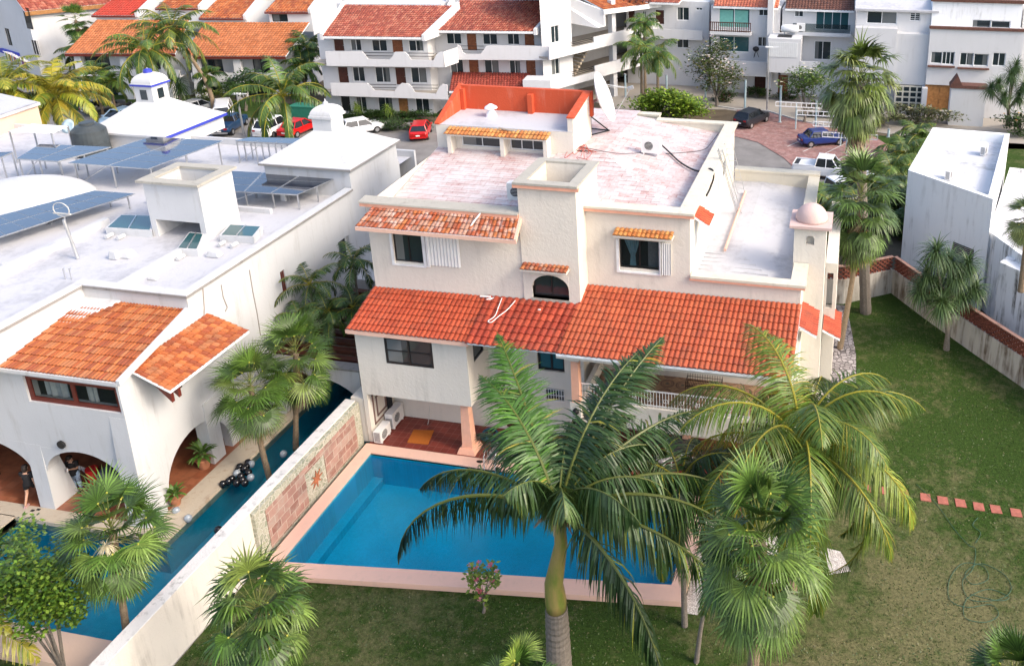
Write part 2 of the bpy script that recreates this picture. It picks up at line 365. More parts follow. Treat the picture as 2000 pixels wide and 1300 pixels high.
def _circles():
    m, ns, ls, b = newmat('round_pattern_tiles'); g = N(ns, 'ShaderNodeNewGeometry')
    mp = N(ns, 'ShaderNodeMapping'); ls.new(g.outputs[0], mp.inputs[0]); mp.inputs['Scale'].default_value = (1/.68, 1/.68, 0)
    fr = N(ns, 'ShaderNodeVectorMath', operation='FRACTION'); ls.new(mp.outputs[0], fr.inputs[0])
    sb = N(ns, 'ShaderNodeVectorMath', operation='SUBTRACT'); ls.new(fr.outputs[0], sb.inputs[0]); sb.inputs[1].default_value = (.5, .5, 0)
    ln = N(ns, 'ShaderNodeVectorMath', operation='LENGTH'); ls.new(sb.outputs[0], ln.inputs[0])
    c = ramp(ns, ls, ln.outputs['Value'], [(0., (.10, .09, .07)), (.10, (.13, .11, .08)), (.14, (.25, .145, .085)), (.25, (.28, .165, .10)), (.28, (.13, .07, .05)), (.34, (.28, .165, .10)), (.39, (.12, .065, .045)), (.45, (.15, .085, .055)), (.47, (.28, .17, .10))])
    ls.new(mix(ns, ls, 1., c, ramp(ns, ls, noise(ns, ls, obj_coord(ns, ls), 9, 5, .7), [(.3, .7), (.7, 1.25)]), 'MULTIPLY'), b.inputs['Base Color'])
    b.inputs['Roughness'].default_value = .35; return m
M['balconyfloor'] = _circles()
def _solar():
    m, ns, ls, b = newmat('solar_cells'); co = obj_coord(ns, ls)
    br = N(ns, 'ShaderNodeTexBrick', offset=0.); ls.new(co, br.inputs[0]); br.inputs['Scale'].default_value = 1; br.inputs['Brick Width'].default_value = .16; br.inputs['Row Height'].default_value = .16; br.inputs['Mortar Size'].default_value = .005
    br.inputs['Color1'].default_value = (.012, .017, .030, 1); br.inputs['Color2'].default_value = (.014, .020, .036, 1); br.inputs['Mortar'].default_value = (.05, .06, .08, 1)
    ls.new(br.outputs[0], b.inputs['Base Color']); b.inputs['Roughness'].default_value = .06; b.inputs['Specular IOR Level'].default_value = .9
    b.inputs['Coat Weight'].default_value = .6; b.inputs['Coat Roughness'].default_value = .03; return m
M['solar'] = _solar()
def paint(name, col):
    m, ns, ls, b = newmat(name); b.inputs['Base Color'].default_value = (*col, 1); b.inputs['Roughness'].default_value = .3
    b.inputs['Coat Weight'].default_value = .35; b.inputs['Coat Roughness'].default_value = .08; return m
_pc = {}
def plain_(n, c, *a, **k):
    if n not in _pc: _pc[n] = plain(n, c, *a, **k)
    return _pc[n]
# ---------------------------------------------------------------- roofs, walls, windows
ORANGE = [(.46, .13, .04), (.54, .165, .05), (.40, .10, .03), (.50, .18, .07), (.36, .09, .035)]
RED = [(.46, .078, .032), (.50, .090, .037), (.43, .070, .029), (.48, .084, .034)]
BRICKR = [(.40, .105, .065), (.46, .14, .085), (.35, .085, .05), (.48, .17, .105), (.31, .075, .05)]
OLD = [(.40, .12, .045), (.46, .16, .06), (.33, .10, .055), (.38, .19, .13), (.36, .09, .04), (.44, .24, .17)]
def tile_field(tl, tr, br, bl, cw=.18, rl=.36, pal=RED, r=.05, seed=1, mb=None, clip=None, lift=.042):
    """barrel tiles over the quad top-left, top-right, bottom-right, bottom-left"""
    tl, tr, br, bl = map(Vector, (tl, tr, br, bl)); rr = random.Random(seed)
    wid = max((tr-tl).length, (br-bl).length); ln = max((bl-tl).length, (br-tr).length)
    nc = max(1, round(wid/cw)); nr = max(1, round(ln/rl)); mb = mb or MB()
    nrm = (tr-tl).cross(bl-tl).normalized()
    if nrm.z < 0: nrm = -nrm
    prof = [(0., 0.), (.12, .1), (.25, .72), (.5, 1.), (.75, .72), (.88, .1), (1., 0.)]
    def P(u, v): return tl.lerp(tr, u).lerp(bl.lerp(br, u), v)
    for j in range(nr):
        v0, v1 = j/nr, (j+1)/nr
        for i in range(nc):
            if clip and clip((i+.5)/nc, (j+.5)/nr): continue
            c = rr.choice(pal); k = rr.uniform(.73, .92); mb.col = tuple(x*k for x in c)
            jit = rr.uniform(-.006, .006)
            up, dn = [], []
            for a, h in prof:
                u = (i+a)/nc
                up.append(P(u, v0)+nrm*(h*r*.86)); dn.append(P(u, v1)+nrm*(h*r+lift+jit))
            n = len(prof); vs = up+dn+[P((i+a)/nc, v1)+nrm*(h*r*.55) for a, h in prof]
            fs = [(k2, k2+n, k2+n+1, k2+1) for k2 in range(n-1)]+[(k2+n, k2+2*n, k2+2*n+1, k2+n+1) for k2 in range(n-1)]
            mb.add(vs, fs)
    mb.col = (1, 1, 1); return mb
def slab_under(mb, tl, tr, br, bl, t=.12, drop=.01):
    z = Vector((0, 0, -drop)); e = Vector((0, 0, -t))
    p = [Vector(q)+z for q in (bl, br, tr, tl)]
    mb.hexa([q+e for q in p], p); return mb

class Face:
    """vertical wall plane through a, running along u (unit, horizontal); n points out to the viewer"""
    def __init__(s, a, u):
        s.a = Vector((a[0], a[1], 0)); s.u = Vector((u[0], u[1], 0)).normalized(); s.n = Vector((s.u.y, -s.u.x, 0))
    def at(s, u, z, d=0.): return s.a+s.u*u+Vector((0, 0, z))+s.n*d
    def uz(s, x, y, d=0.):
        p = PP(x, y, s.a+s.n*d, s.n); return (p-s.a).dot(s.u), p.z
    def rect(s, x0, y0, x1, y1, d=0.):
        a, b = s.uz(x0, y0, d), s.uz(x1, y1, d)
        return min(a[0], b[0]), max(a[0], b[0]), min(a[1], b[1]), max(a[1], b[1])
    def box(s, mb, u0, u1, z0, z1, d0, d1):
        b = [s.at(u0, z0, d1), s.at(u1, z0, d1), s.at(u1, z0, d0), s.at(u0, z0, d0)]
        t = [s.at(u0, z1, d1), s.at(u1, z1, d1), s.at(u1, z1, d0), s.at(u0, z1, d0)]
        return mb.hexa(b, t)
def wall_mesh(mb, F, u0, u1, z0, z1, holes, depth=.22, back=False):
    """outer skin of a wall with rectangular openings and their reveals"""
    us = sorted({u0, u1, *[min(max(h[i], u0), u1) for h in holes for i in (0, 1)]}); zs = sorted({z0, z1, *[min(max(h[i], z0), z1) for h in holes for i in (2, 3)]})
    for i in range(len(us)-1):
        for j in range(len(zs)-1):
            cu, cz = (us[i]+us[i+1])/2, (zs[j]+zs[j+1])/2
            if any(h[0] < cu < h[1] and h[2] < cz < h[3] for h in holes): continue
            mb.poly(F.at(us[i], zs[j]), F.at(us[i+1], zs[j]), F.at(us[i+1], zs[j+1]), F.at(us[i], zs[j+1]))
    for a, b, c, d in holes:
        q = [F.at(a, c), F.at(b, c), F.at(b, d), F.at(a, d)]; e = -F.n*depth
        for k in range(4): mb.poly(q[k], q[k]+e, q[(k+1) % 4]+e, q[(k+1) % 4])
    return mb
def block(mb, F, u0, u1, z0, z1, depth, holes=()):
    """a whole building block: front skin with openings + sides, back and top"""
    wall_mesh(mb, F, u0, u1, z0, z1, list(holes))
    f = [F.at(u0, z0), F.at(u1, z0), F.at(u1, z1), F.at(u0, z1)]; g = [p-F.n*depth for p in f]
    mb.poly(g[1], g[0], g[3], g[2]); mb.poly(f[3], f[2], g[2], g[3])
    mb.poly(f[0], f[3], g[3], g[0]); mb.poly(f[1], g[1], g[2], f[2])
    return mb
wr_ = random.Random(31)
def window(F, h, parent, frame='frame_black', glass='glass', depth=.16, fw=.06, mull=1, bars=0, name='window', out=.0, label=None):
    """frame mesh with its pane as a sub-part, set `depth` into the wall"""
    u0, u1, z0, z1 = h; fw = min(fw, (u1-u0)/5); m = MB(); d0, d1 = -depth-.03+out, -depth+.03+out
    F.box(m, u0, u1, z0, z0+fw, d0, d1); F.box(m, u0, u1, z1-fw, z1, d0, d1)
    F.box(m, u0, u0+fw, z0+fw, z1-fw, d0, d1); F.box(m, u1-fw, u1, z0+fw, z1-fw, d0, d1)
    for k in range(mull):
        c = u0+(u1-u0)*(k+1)/(mull+1); F.box(m, c-fw*.45, c+fw*.45, z0+fw, z1-fw, d0, d1)
    for k in range(bars):
        c = z0+(z1-z0)*(k+1)/(bars+1); F.box(m, u0+fw, u1-fw, c-fw*.25, c+fw*.25, d0+.012, d1-.012)
    fo = m.build(name, M[frame], parent)
    if label: fo['label'] = label
    g = MB(); dd = -depth+out-.008
    g.poly(F.at(u0+fw*.5, z0+fw*.5, dd), F.at(u1-fw*.5, z0+fw*.5, dd), F.at(u1-fw*.5, z1-fw*.5, dd), F.at(u0+fw*.5, z1-fw*.5, dd))
    if glass == 'glass' and wr_.random() < .6:      # drawn curtains behind one leaf of the glass
        a_, b_ = (u0+fw*.5, u0+(u1-u0)*wr_.uniform(.25, .5)) if wr_.random() < .5 else (u0+(u1-u0)*wr_.uniform(.5, .75), u1-fw*.5)
        g.m = 1; g.poly(F.at(a_, z0+fw*.5, dd+.003), F.at(b_, z0+fw*.5, dd+.003), F.at(b_, z1-fw*.5, dd+.003), F.at(a_, z1-fw*.5, dd+.003))
        g.build('pane', [M[glass], M['glasspale']], fo); return fo
    g.build('pane', M[glass] if isinstance(glass, str) else glass, fo)
    return fo
def door(F, h, parent, mat='wood', depth=.14, name='door'):
    u0, u1, z0, z1 = h; m = MB(); F.box(m, u0, u1, z0, z1, -depth-.05, -depth)
    w = u1-u0
    for a, b in ((.1, .46), (.54, .9)):
        for c, d in ((.08, .45), (.52, .92)):
            F.box(m, u0+w*a, u0+w*b, z0+(z1-z0)*c, z0+(z1-z0)*d, -depth, -depth+.02)
    o = m.build(name, M[mat], parent)
    k = MB(); p = F.at(u0+w*.92, z0+(z1-z0)*.48, -depth+.04); k.ball(p, .035, 8); k.build('handle', M['metal'], o); return o
def grille(F, h, parent, mat='white_paint', n=8, out=.03, name='window_grille'):
    u0, u1, z0, z1 = h; m = MB(); t = .02
    for k in range(n+1):
        c = u0+(u1-u0)*k/n; F.box(m, c-t/2, c+t/2, z0, z1, out, out+t)
    for z in (z0, (z0+z1)/2, z1): F.box(m, u0, u1, z-t/2, z+t/2, out+t+.002, out+2*t)
    return m.build(name, M[mat], parent)
# ================================================================ grounds of the plot with the big pool
def sheet(name, pts, mat, z=None, t=0.):
    m = MB(); p = [Vector((q[0], q[1], q[2] if len(q) > 2 else z)) for q in pts]
    if t: m.prism(p, (0, 0, -t))
    else: m.poly(*p)
    return struct(m.build(name, M[mat] if isinstance(mat, str) else mat, fix=bool(t)))
gm = MB()
for x0, x1, y0, y1 in ((-900, 900, -300, 15), (-900, 900, 34, 1500), (-900, -33, 15, 34), (-4.75, 900, 15, 34), (-20.6, -1.6, 30, 34)): gm.poly((x0, y0, -.05), (x1, y0, -.05), (x1, y1, -.05), (x0, y1, -.05))
struct(gm.build('ground', M['soil']))
# lawn with a hole for the pool: four sheets joined in one mesh
lw = MB()
for a in ([(-20.6, 5), (-4.6, 5), (-4.6, 23.6), (-20.6, 21.9)], [(-4.6, 5), (26, 5), (26, 24), (9.3, 39.3), (3.0, 48.3), (-1, 46.5), (-1.0, 29), (-4.6, 29)]):
    lw.poly(*[Vector((x, y, 0)) for x, y in a])
struct(lw.build('lawn', M['grass']))
# pool: basin, water, coping
PI = [(-19.75, 28.42), (-19.72, 22.13), (-5.3, 23.85), (-5.3, 28.42)]        # inner edge: rear-left, near-left, near-right, rear-right
bs = MB(); zb, zt = -1.3, .24
bs.poly(*[Vector((x, y, zb)) for x, y in PI])
for i in range(4):
    (x0, y0), (x1, y1) = PI[i], PI[(i+1) % 4]; bs.poly((x0, y0, zb), (x1, y1, zb), (x1, y1, zt), (x0, y0, zt))
bs.box(-19.74, -19.3, 22.4, 28.4, -1.29, -.95)
struct(bs.build('pool_basin', M['poolwall']))
sheet('pool_water', PI, 'water', .14)
cp = MB()
PO = [(-20.28, 28.98), (-20.28, 21.42), (-4.72, 23.2), (-4.72, 28.98)]
for i in range(4):
    a, b, c, d = PI[i], PI[(i+1) % 4], PO[(i+1) % 4], PO[i]
    cp.hexa([(p[0], p[1], .16) for p in (a, b, c, d)], [(p[0], p[1], .30) for p in (a, b, c, d)])
cp.hexa([(-20.27, 21.5, -.1), (-4.78, 23.26, -.1), (-4.78, 23.6, -.1), (-20.27, 21.9, -.1)], [(-20.27, 21.5, .155), (-4.78, 23.26, .155), (-4.78, 23.6, .155), (-20.27, 21.9, .155)])
cp.box(-5.2, -4.8, 23.4, 28.9, -.1, .155)
struct(cp.build('pool_coping', M['pinklight'], fix=True))
pt = MB(); pt.box(-20.2, -1.6, 28.98, 34, 0, .27); pt.box(-4.7, -2.1, 27.6, 28.98, 0, .27); struct(pt.build('patio', M['patio']))
sheet('pebble_bed', [(-14.7, 29.0), (-13.0, 29.0), (-13.0, 30.1), (-13.9, 30.5), (-14.7, 30.3)], 'pebble', .276)
sheet('pebble_strip', [(-4.72, 23.0), (-4.2, 23.0), (-3.9, 24.0), (1.0, 26.0), (.6, 26.9), (-4.0, 27.5), (-4.72, 27.5)], 'pebblewhite', .02)
sheet('flagstone_path', [(-.9, 38.0), (1.05, 38.3), (1.0, 41.0), (.4, 46.2), (-1.0, 46.2)], 'cobble', .015)
# stepping stones
SS = [(1655, 948), (1692, 952), (1728, 957), (1765, 962), (1808, 970), (1842, 976), (1877, 981), (1912, 988), (1946, 993), (1985, 1000)]
for i, (x, y) in enumerate(SS):
    p = PZ(x, y, .03); m = MB(); w = .21; j = rnd.uniform(-.03, .03)
    m.prism([p+Vector(q) for q in ((-w, -w*1.05+j, 0), (w, -w-.02, 0), (w-.02+j, w, 0), (-w+j, w*1.05, 0))], (0, 0, -.08))
    o = m.build('stepping_stone', M['stone_red'], fix=True)
    nm = ['first', 'second', 'third', 'fourth', 'fifth', 'sixth', 'seventh', 'eighth', 'ninth', 'tenth'][i]
    tag(o, f'red square stepping stone in the lawn, {nm} of the row counted from the coconut palm', 'stepping stone', 'stepping stones across the lawn')

# ================================================================ main cream house
H = thing('cream_house', 'large cream stucco house with red tiled lean-to roofs and an empty chimney beside the pool', 'house', (-11, 32, 0))
FB, FL, FR = Face((0, 29.15), (1, 0)), Face((0, 31.15), (1, 0)), Face((0, 32.2), (1, 0))
w = MB()
hUL = FL.rect(765, 452, 829, 515); hSH = FL.rect(831, 458, 901, 522); hAR = FL.rect(1039, 533, 1113, 586)
hMW = FL.rect(1047, 662, 1103, 728); hGW = FL.rect(1066, 757, 1103, 783); hDR = (-14.6, -13.6, .3, 2.4)
wall_mesh(w, FL, -20.25, -10.75, .27, 10.84, [hUL, hAR, hMW, hGW, hDR])
w.poly((-20.25, 45, 0), (-20.25, 31.15, 0), (-20.25, 31.15, 10.84), (-20.25, 45, 11.3))
w.poly((-20.25, 45, 0), (-20.25, 45, 11.3), (-6.25, 45, 11), (-6.25, 45, 0))
H_body = w
hR = FR.rect(1209, 466, 1288, 529); hBW = (-10.0, -7.15, 3.75, 5.3); hBD = (-6.6, -5.6, 3.37, 5.4)
wall_mesh(w, FR, -10.75, -6.25, 2.7, 10.98, [hR, hBW])
hGD = (-9.6, -7.6, .3, 2.4)
wall_mesh(w, FR, -10.75, -1.6, .27, 2.7, [hGD])
wall_mesh(w, FR, -6.25, -1.6, 2.7, 8.2, [])
w.poly((-10.75, 31.15, .27), (-10.75, 32.2, .27), (-10.75, 32.2, 6.9), (-10.75, 31.15, 6.9))
FS = Face((-6.25, 0), (0, 1)); FS2 = Face((-1.6, 0), (0, 1))
hSW = (33.25, 33.95, 8.9, 10.2)
wall_mesh(w, FS, 32.2, 45, 7.5, 10.98, [hSW, (41.0, 42.2, 9.3, 10.4)])
wall_mesh(w, FS2, 32.2, 45.3, 0, 8.2, [])
w.build('wall', M['cream'], H)
# bay box over the patio
b = MB(); hB = FB.rect(749, 657, 848, 719); FBs = Face((-15.16, 0), (0, 1)); hBS = (29.75, 30.75, 4.55, 5.75)
wall_mesh(b, FB, -20.25, -15.16, 2.75, 6.05, [hB]); wall_mesh(b, FBs, 29.15, 31.15, 2.75, 6.05, [hBS]); b.poly((-15.16, 29.15, 6.05), (-15.16, 31.15, 6.05), (-15.16, 31.15, 6.8))
b.poly((-20.25, 29.15, 2.75), (-20.25, 31.15, 2.75), (-15.16, 31.15, 2.75), (-15.16, 29.15, 2.75))
b.poly((-20.25, 31.15, 2.75), (-20.25, 29.15, 2.75), (-20.25, 29.15, 6.05), (-20.25, 31.15, 6.85))
b.box(-20.25, -20.05, 29.15, 31.2, .27, 2.747)
b.build('wall', M['cream'], H, fix=False)
window(FB, hB, H, 'frame_black', 'glass', .02, .09, 1, 1); window(FBs, hBS, H, 'frame_black', 'glass', .05, .08, 0)
cb = MB(); fb = hB
cb.box(fb[0]+.12, (fb[0]+fb[1])/2-.1, 29.25, 29.27, fb[2]+.1, fb[3]-.1); cb.build('curtain', M['curtainblue'], H)
# decorative relief panel under the bay
rl = MB()
for k, (a, c) in enumerate(((0, 0), (.26, .26))):
    y0, y1, z0, z1 = 29.45+a, 30.75-a, .95+c, 2.5-c
    for q in ((y0, y1, z0, z0+.08), (y0, y1, z1-.08, z1), (y0, y0+.08, z0, z1), (y1-.08, y1, z0, z1)): rl.box(-20.05, -20.02, *q)
rl.build('relief_panel', M['frame_red'] if 0 else plain('brown_relief', (.20, .12, .10), .8), H)
# main windows
def interior(F, h, d=.9):
    m = MB(); u0, u1, z0, z1 = h
    m.poly(F.at(u0-.3, z0-.3, -d), F.at(u1+.3, z0-.3, -d), F.at(u1+.3, z1+.3, -d), F.at(u0-.3, z1+.3, -d))
    return m.build('room_interior', M['black'], H)
window(FL, hUL, H, 'frame_black', 'glass', .1, .05, 1)
fr = MB(); u0, u1, z0, z1 = hUL
for q in ((u0-.12, u0, z0-.1, z1), (u1, u1+.08, z0-.1, z1), (u0-.12, u1+.08, z0-.17, z0-.1)): FL.box(fr, *q, 0, .06)
FL.box(fr, u1+.08, u1+.3, z0-.1, z1, 0, .1); fr.build('window_surround', M['frame_white'], H)
def accordion(F, h, n, parent, d=.05):
    m = MB(); u0, u1, z0, z1 = h; e = (u1-u0)/n
    for k in range(n):
        a, bb = (.03, d+.03) if k % 2 == 0 else (d+.03, .03)
        p = [F.at(u0+k*e, z0, a), F.at(u0+(k+1)*e, z0, bb), F.at(u0+(k+1)*e, z1, bb), F.at(u0+k*e, z1, a)]
        m.prism(p, -F.n*.012)
    m.box(*sorted((F.at(u0, 0).x-.03, F.at(u0, 0).x)), F.at(0, 0).y-d-.05, F.at(0, 0).y, z0-.03, z1)
    return m.build('accordion_shutter', M['shutter'], parent)
accordion(FL, hSH, 20, H); 
window(FR, hR, H, 'frame_black', 'glasssee', .1, .05, 1)
fr = MB(); u0, u1, z0, z1 = hR
for q in ((u0-.12, u0, z0-.12, z1), (u1, u1+.09, z0-.12, z1), (u0-.12, u1+.09, z0-.2, z0-.12)): FR.box(fr, *q, 0, .07)
fr.build('window_surround', M['frame_white'], H)
accordion(FR, (u1+.09, u1+.52, z0-.15, z1), 9, H, .07)
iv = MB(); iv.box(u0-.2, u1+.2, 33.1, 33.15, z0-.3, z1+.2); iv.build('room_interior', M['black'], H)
ct = MB()      # tied-back blue curtain and a grey sheer one
for k in range(14):
    a = k/13; top = Vector((u0+.1+a*.78, 32.47+.03*math.sin(k*2.1), z1)); tie = Vector((u0+.42+a*.2, 32.46+.02*math.sin(k*2), z0+.5)); bot = Vector((u0+.38+a*.28, 32.46, z0+.02))
    if k: ct.poly(pt_[0], top, tie, pt_[1]); ct.poly(pt_[1], tie, bot, pt_[2])
    pt_ = (top, tie, bot)
ct.build('curtain', M['curtainblue'], H)
ct = MB(); ct.box(u0+(u1-u0)*.68, u1-.05, 32.5, 32.52, z0, z1); ct.build('curtain', plain('grey_sheer', (.18, .18, .19), .9, var=.2, vs=8), H)
# arched window in the chimney breast
u0, u1, z0, z1 = hAR
def arch_fill(F, h, k, mat, parent, d=.01, t=.2, name='arch_spandrel'):
    u0, u1, z0, z1 = h; m = MB(); n = 10; rx, rz = (u1-u0)/2, (z1-z0)*k; cx, cz = (u0+u1)/2, z1-rz
    for s in (-1, 1):
        arc = [(cx+s*rx*math.cos(a), cz+rz*math.sin(a)) for a in (math.pi/2*i/n for i in range(n+1))]
        for i in range(n):
            a0, a1 = arc[i], arc[i+1]; xe = cx+s*rx
            m.prism([F.at(a0[0], a0[1], d), F.at(xe, a0[1], d), F.at(xe, a1[1], d), F.at(a1[0], a1[1], d)], -F.n*t)
    return m.build(name, M[mat], parent, fix=True)
arch_fill(Face((0, 31.09), (1, 0)), hAR, .55, 'cream', H)
window(FL, (u0+.02, u1-.02, z0+.05, z1-.02), H, 'frame_black', 'glass', .14, .045, 1)
sl = MB(); FL.box(sl, u0-.06, u1+.05, z0-.13, z0, -.12, .09); sl.build('window_sill', M['capstone'], H)
window(FL, hMW, H, 'frame_black', 'glassblue', .12, .09, 1, name='window'); arch_fill(FL, hMW, .35, 'cream', H)
window(FL, hGW, H, 'frame_black', 'glass', .1, .05, 1); grille(FL, hGW, H, n=7)
door(FL, hDR, H, 'wooddark'); door(FR, hGD, H, 'wooddark')
window(FR, hBW, H, 'frame_white', 'glass', .1, .07, 2); grille(FR, (hBW[0], hBW[1], hBW[2], hBW[3]), H, n=20)
window(FS, hSW, H, 'frame_white', 'glass', .05, .06, 1); window(FS, (41.0, 42.2, 9.3, 10.4), H, 'frame_white', 'glass', .05, .06, 0)
# lean-to roofs -------------------------------------------------------
EY, EZ = 28.8, 6.12                    # eave line
lt, lb = (-20.33, 31.13, 6.93), (-20.38, EY, EZ)
t = tile_field(lt, (-15.0, 31.13, 7.0), (-14.95, EY, EZ), lb, .205, .345, RED, .055, 3)
slab_under(t, lt, (-15.0, 31.13, 7.0), (-14.95, EY+.06, EZ), (-20.38, EY+.06, EZ), .1)
t.build('roof_tiles', M['tile'], H)
fs = MB(); fs.box(-20.42, -14.9, EY-.0, EY+.1, EZ-.2, EZ-.03); fs.build('fascia', M['pinklight'], H)
t = tile_field((-15.0, 31.13, 7.03), (-10.7, 31.13, 7.08), (-10.95, EY-.12, EZ+.03), (-14.95, EY-.12, EZ+.03), .30, .36, [(.40, .06, .03), (.46, .075, .035), (.36, .05, .025)], .075, 4)
slab_under(t, (-15.0, 31.13, 7.0), (-10.7, 31.13, 7.04), (-10.95, EY-.0, EZ), (-14.95, EY, EZ), .08)
t.build('roof_tiles', M['tile'], H)
rr0, rr1 = (-10.85, 32.18, 7.45), (-1.55, 32.18, 7.45); re1, re0 = (-1.62, 28.55, 6.22), (-11.0, 28.55, 6.22)
t = tile_field(rr0, rr1, re1, re0, .212, .37, [(.47, .10, .042), (.51, .115, .048), (.44, .088, .038), (.49, .106, .045)], .06, 5)
slab_under(t, rr0, rr1, re1, re0, .1); t.build('roof_tiles', M['tile'], H)
fs = MB(); fs.box(-11.02, -1.6, 28.6, 28.75, 5.98, 6.16); fs.box(-1.62, -1.5, 28.6, 32.2, 6.1, 6.2); fs.build('fascia', M['cream'], H)
# upper awning
a0, a1 = FL.at(*FL.uz(731, 402)), FL.at(*FL.uz(1015, 420)); zt_ = (a0.z+a1.z)/2
e0, e1 = PY(694, 441, 30.25), PY(1004, 469, 30.25); ze = (e0.z+e1.z)/2
t = tile_field((a0.x, 31.12, zt_), (a1.x-.02, 31.12, zt_), (e1.x, 30.25, ze), (e0.x, 30.25, ze), .19, .30, OLD, .05, 6)
slab_under(t, (a0.x, 31.12, zt_), (a1.x, 31.12, zt_), (e1.x, 30.25, ze), (e0.x, 30.25, ze), .1); t.build('awning_tiles', M['tile_old'], H)
fs = MB(); fs.hexa([(e0.x, 30.2, ze-.17), (e1.x, 30.2, ze-.17), (e1.x, 30.3, ze-.17), (e0.x, 30.3, ze-.17)], [(e0.x, 30.2, ze-.02), (e1.x, 30.2, ze-.02), (e1.x, 30.3, ze-.02), (e0.x, 30.3, ze-.02)])
fs.prism([(a1.x, 31.12, zt_+.03), (e1.x, 30.2, ze+.03), (e1.x, 30.2, ze-.17), (a1.x, 31.12, zt_-.2)], (.1, 0, 0)); fs.build('fascia', M['pinklight'], H, fix=True)
def awning(F, x0, y0, x1, y1, yb, proj, pal, mat='tile', cw=.19, seed=9, rl=.26):
    """tiled hood over a window: top edge pixels on the wall, bottom edge row yb"""
    a = F.uz(x0, y0); c = F.uz(x1, y1); z = (a[1]+c[1])/2; zb = F.uz((x0+x1)/2, yb, proj)[1]
    t = tile_field(F.at(a[0], z, .01), F.at(c[0], z, .01), F.at(c[0], zb, proj), F.at(a[0], zb, proj), cw, rl, pal, .045, seed)
    o = t.build('awning_tiles', M[mat], H); m = MB()
    F.box(m, a[0], c[0], zb-.08, zb-.012, .02, proj-.02); m.build('awning_slab', M['cream'], H); return o
awning(FR, 1203, 444, 1317, 453, 465, .55, [(.60, .24, .07), (.66, .30, .09), (.52, .18, .05)])
awning(FL, 1023, 511, 1113, 519, 531, .5, OLD, 'tile', seed=10)
FS_ = FS; m = tile_field((-6.24, 33.05, 10.65), (-6.24, 34.3, 10.65), (-5.6, 34.3, 10.25), (-5.6, 33.05, 10.25), .2, .3, [(.58, .10, .035), (.5, .08, .03)], .045, 11)
slab_under(m, (-6.24, 33.05, 10.65), (-6.24, 34.3, 10.65), (-5.6, 34.3, 10.25), (-5.6, 33.05, 10.25), .1); m.build('awning_tiles', M['tile'], H)
m = tile_field((-1.58, 31.3, 6.95), (-1.58, 33.4, 6.95), (-.85, 33.4, 6.55), (-.85, 31.3, 6.55), .2, .3, RED, .045, 12)
slab_under(m, (-1.58, 31.3, 6.95), (-1.58, 33.4, 6.95), (-.85, 33.4, 6.55), (-.85, 31.3, 6.55), .1); m.build('awning_tiles', M['tile'], H)
# parapets and copings --------------------------------------------------
for q in ((-20.42, -13.27, 30.98, 31.16, 10.83, 10.98), (-10.74, -6.05, 32.0, 32.22, 10.97, 11.1), (-13.4, -10.58, 30.93, 31.1, 12.22, 12.36), (-6.25, -1.42, 32.05, 32.2, 8.16, 8.26)): c = MB(); c.box(*q); c.build('coping_moulding', M['pink'], H)
c = MB(); c.hexa([(-20.45, 30.95, 10.985), (-13.26, 30.95, 10.985), (-13.26, 31.55, 10.985), (-20.45, 31.55, 10.985)], [(-20.45, 30.97, 11.05), (-13.26, 30.97, 11.05), (-13.26, 31.55, 11.12), (-20.45, 31.55, 11.12)])
c.box(-20.3, -13.26, 31.2, 31.5, 9.8, 10.98); c.build('coping', M['capstone'], H)
c = MB(); c.box(-10.74, -6.05, 31.98, 32.62, 11.105, 11.2); c.box(-6.75, -6.08, 32.622, 45.2, 11.105, 11.2); c.box(-10.6, -6.76, 44.7, 45.2, 11.105, 11.2); c.box(-13.1, -10.61, 45.6, 46.1, 11.105, 11.22)
c.box(-10.74, -6.3, 32.25, 32.6, 10.2, 11.1); c.box(-6.7, -6.27, 32.6, 45.1, 10.2, 11.1); c.box(-10.7, -6.3, 44.75, 45.15, 10.3, 11.1); c.box(-13.1, -10.65, 45.65, 46.05, 10.3, 11.1)
c.build('coping', M['capcream'], H)
c = MB(); c.box(-6.22, -1.4, 32.03, 32.55, 8.265, 8.38); c.box(-2.05, -1.42, 32.55, 34.15, 8.265, 8.38); c.box(-2.1, -1.5, 35.7, 45.5, 8.265, 8.38); c.box(-6.2, -1.5, 45.0, 45.6, 8.38, 8.5)
c.box(-6.2, -1.65, 32.22, 32.5, 7.4, 8.26); c.box(-2.0, -1.62, 32.5, 45.4, 7.4, 8.26); c.box(-6.2, -1.66, 45.05, 45.5, 7.4, 8.375)
c.build('coping', M['capcream'], H)
# chimney
c = MB(); X0, X1, Y0, Y1, Zc = -13.25, -10.75, 31.09, 34.0, 12.36
for q in ((X0, X1, Y0, Y0+.3), (X0, X1, Y1-.3, Y1), (X0, X0+.3, Y0+.3, Y1-.3), (X1-.3, X1, Y0+.3, Y1-.3)): c.box(*q, 6.9 if (q[1] > X1-.01 and q[2] > Y0) else (10.0 if q[3] < Y0+.31 else 9.9), Zc)
FCh = Face((0, Y0), (1, 0)); wall_mesh(c, FCh, X0, X1, 6.9, 10.0, [hAR], .3); c.poly((X1, Y0, 6.9), (X1, Y0+.3, 6.9), (X1, Y0+.3, 10.0), (X1, Y0, 10.0)); c.poly((X0, Y0+.1, 6.9), (X0, Y0, 6.9), (X0, Y0, 10.0), (X0, Y0+.1, 10.0))
ch = c.build('chimney', M['cream'], H)
c = MB(); a, bb, cc, dd = X0-.14, X1+.12, Y0-.18, Y1+.1
for q in ((a, bb, cc, cc+.45), (a, bb, dd-.4, dd), (a, a+.45, cc+.45, dd-.4), (bb-.45, bb, cc+.45, dd-.4)): c.box(*q, Zc+.003, Zc+.1)
c.build('chimney_cap', M['capstone'], ch)
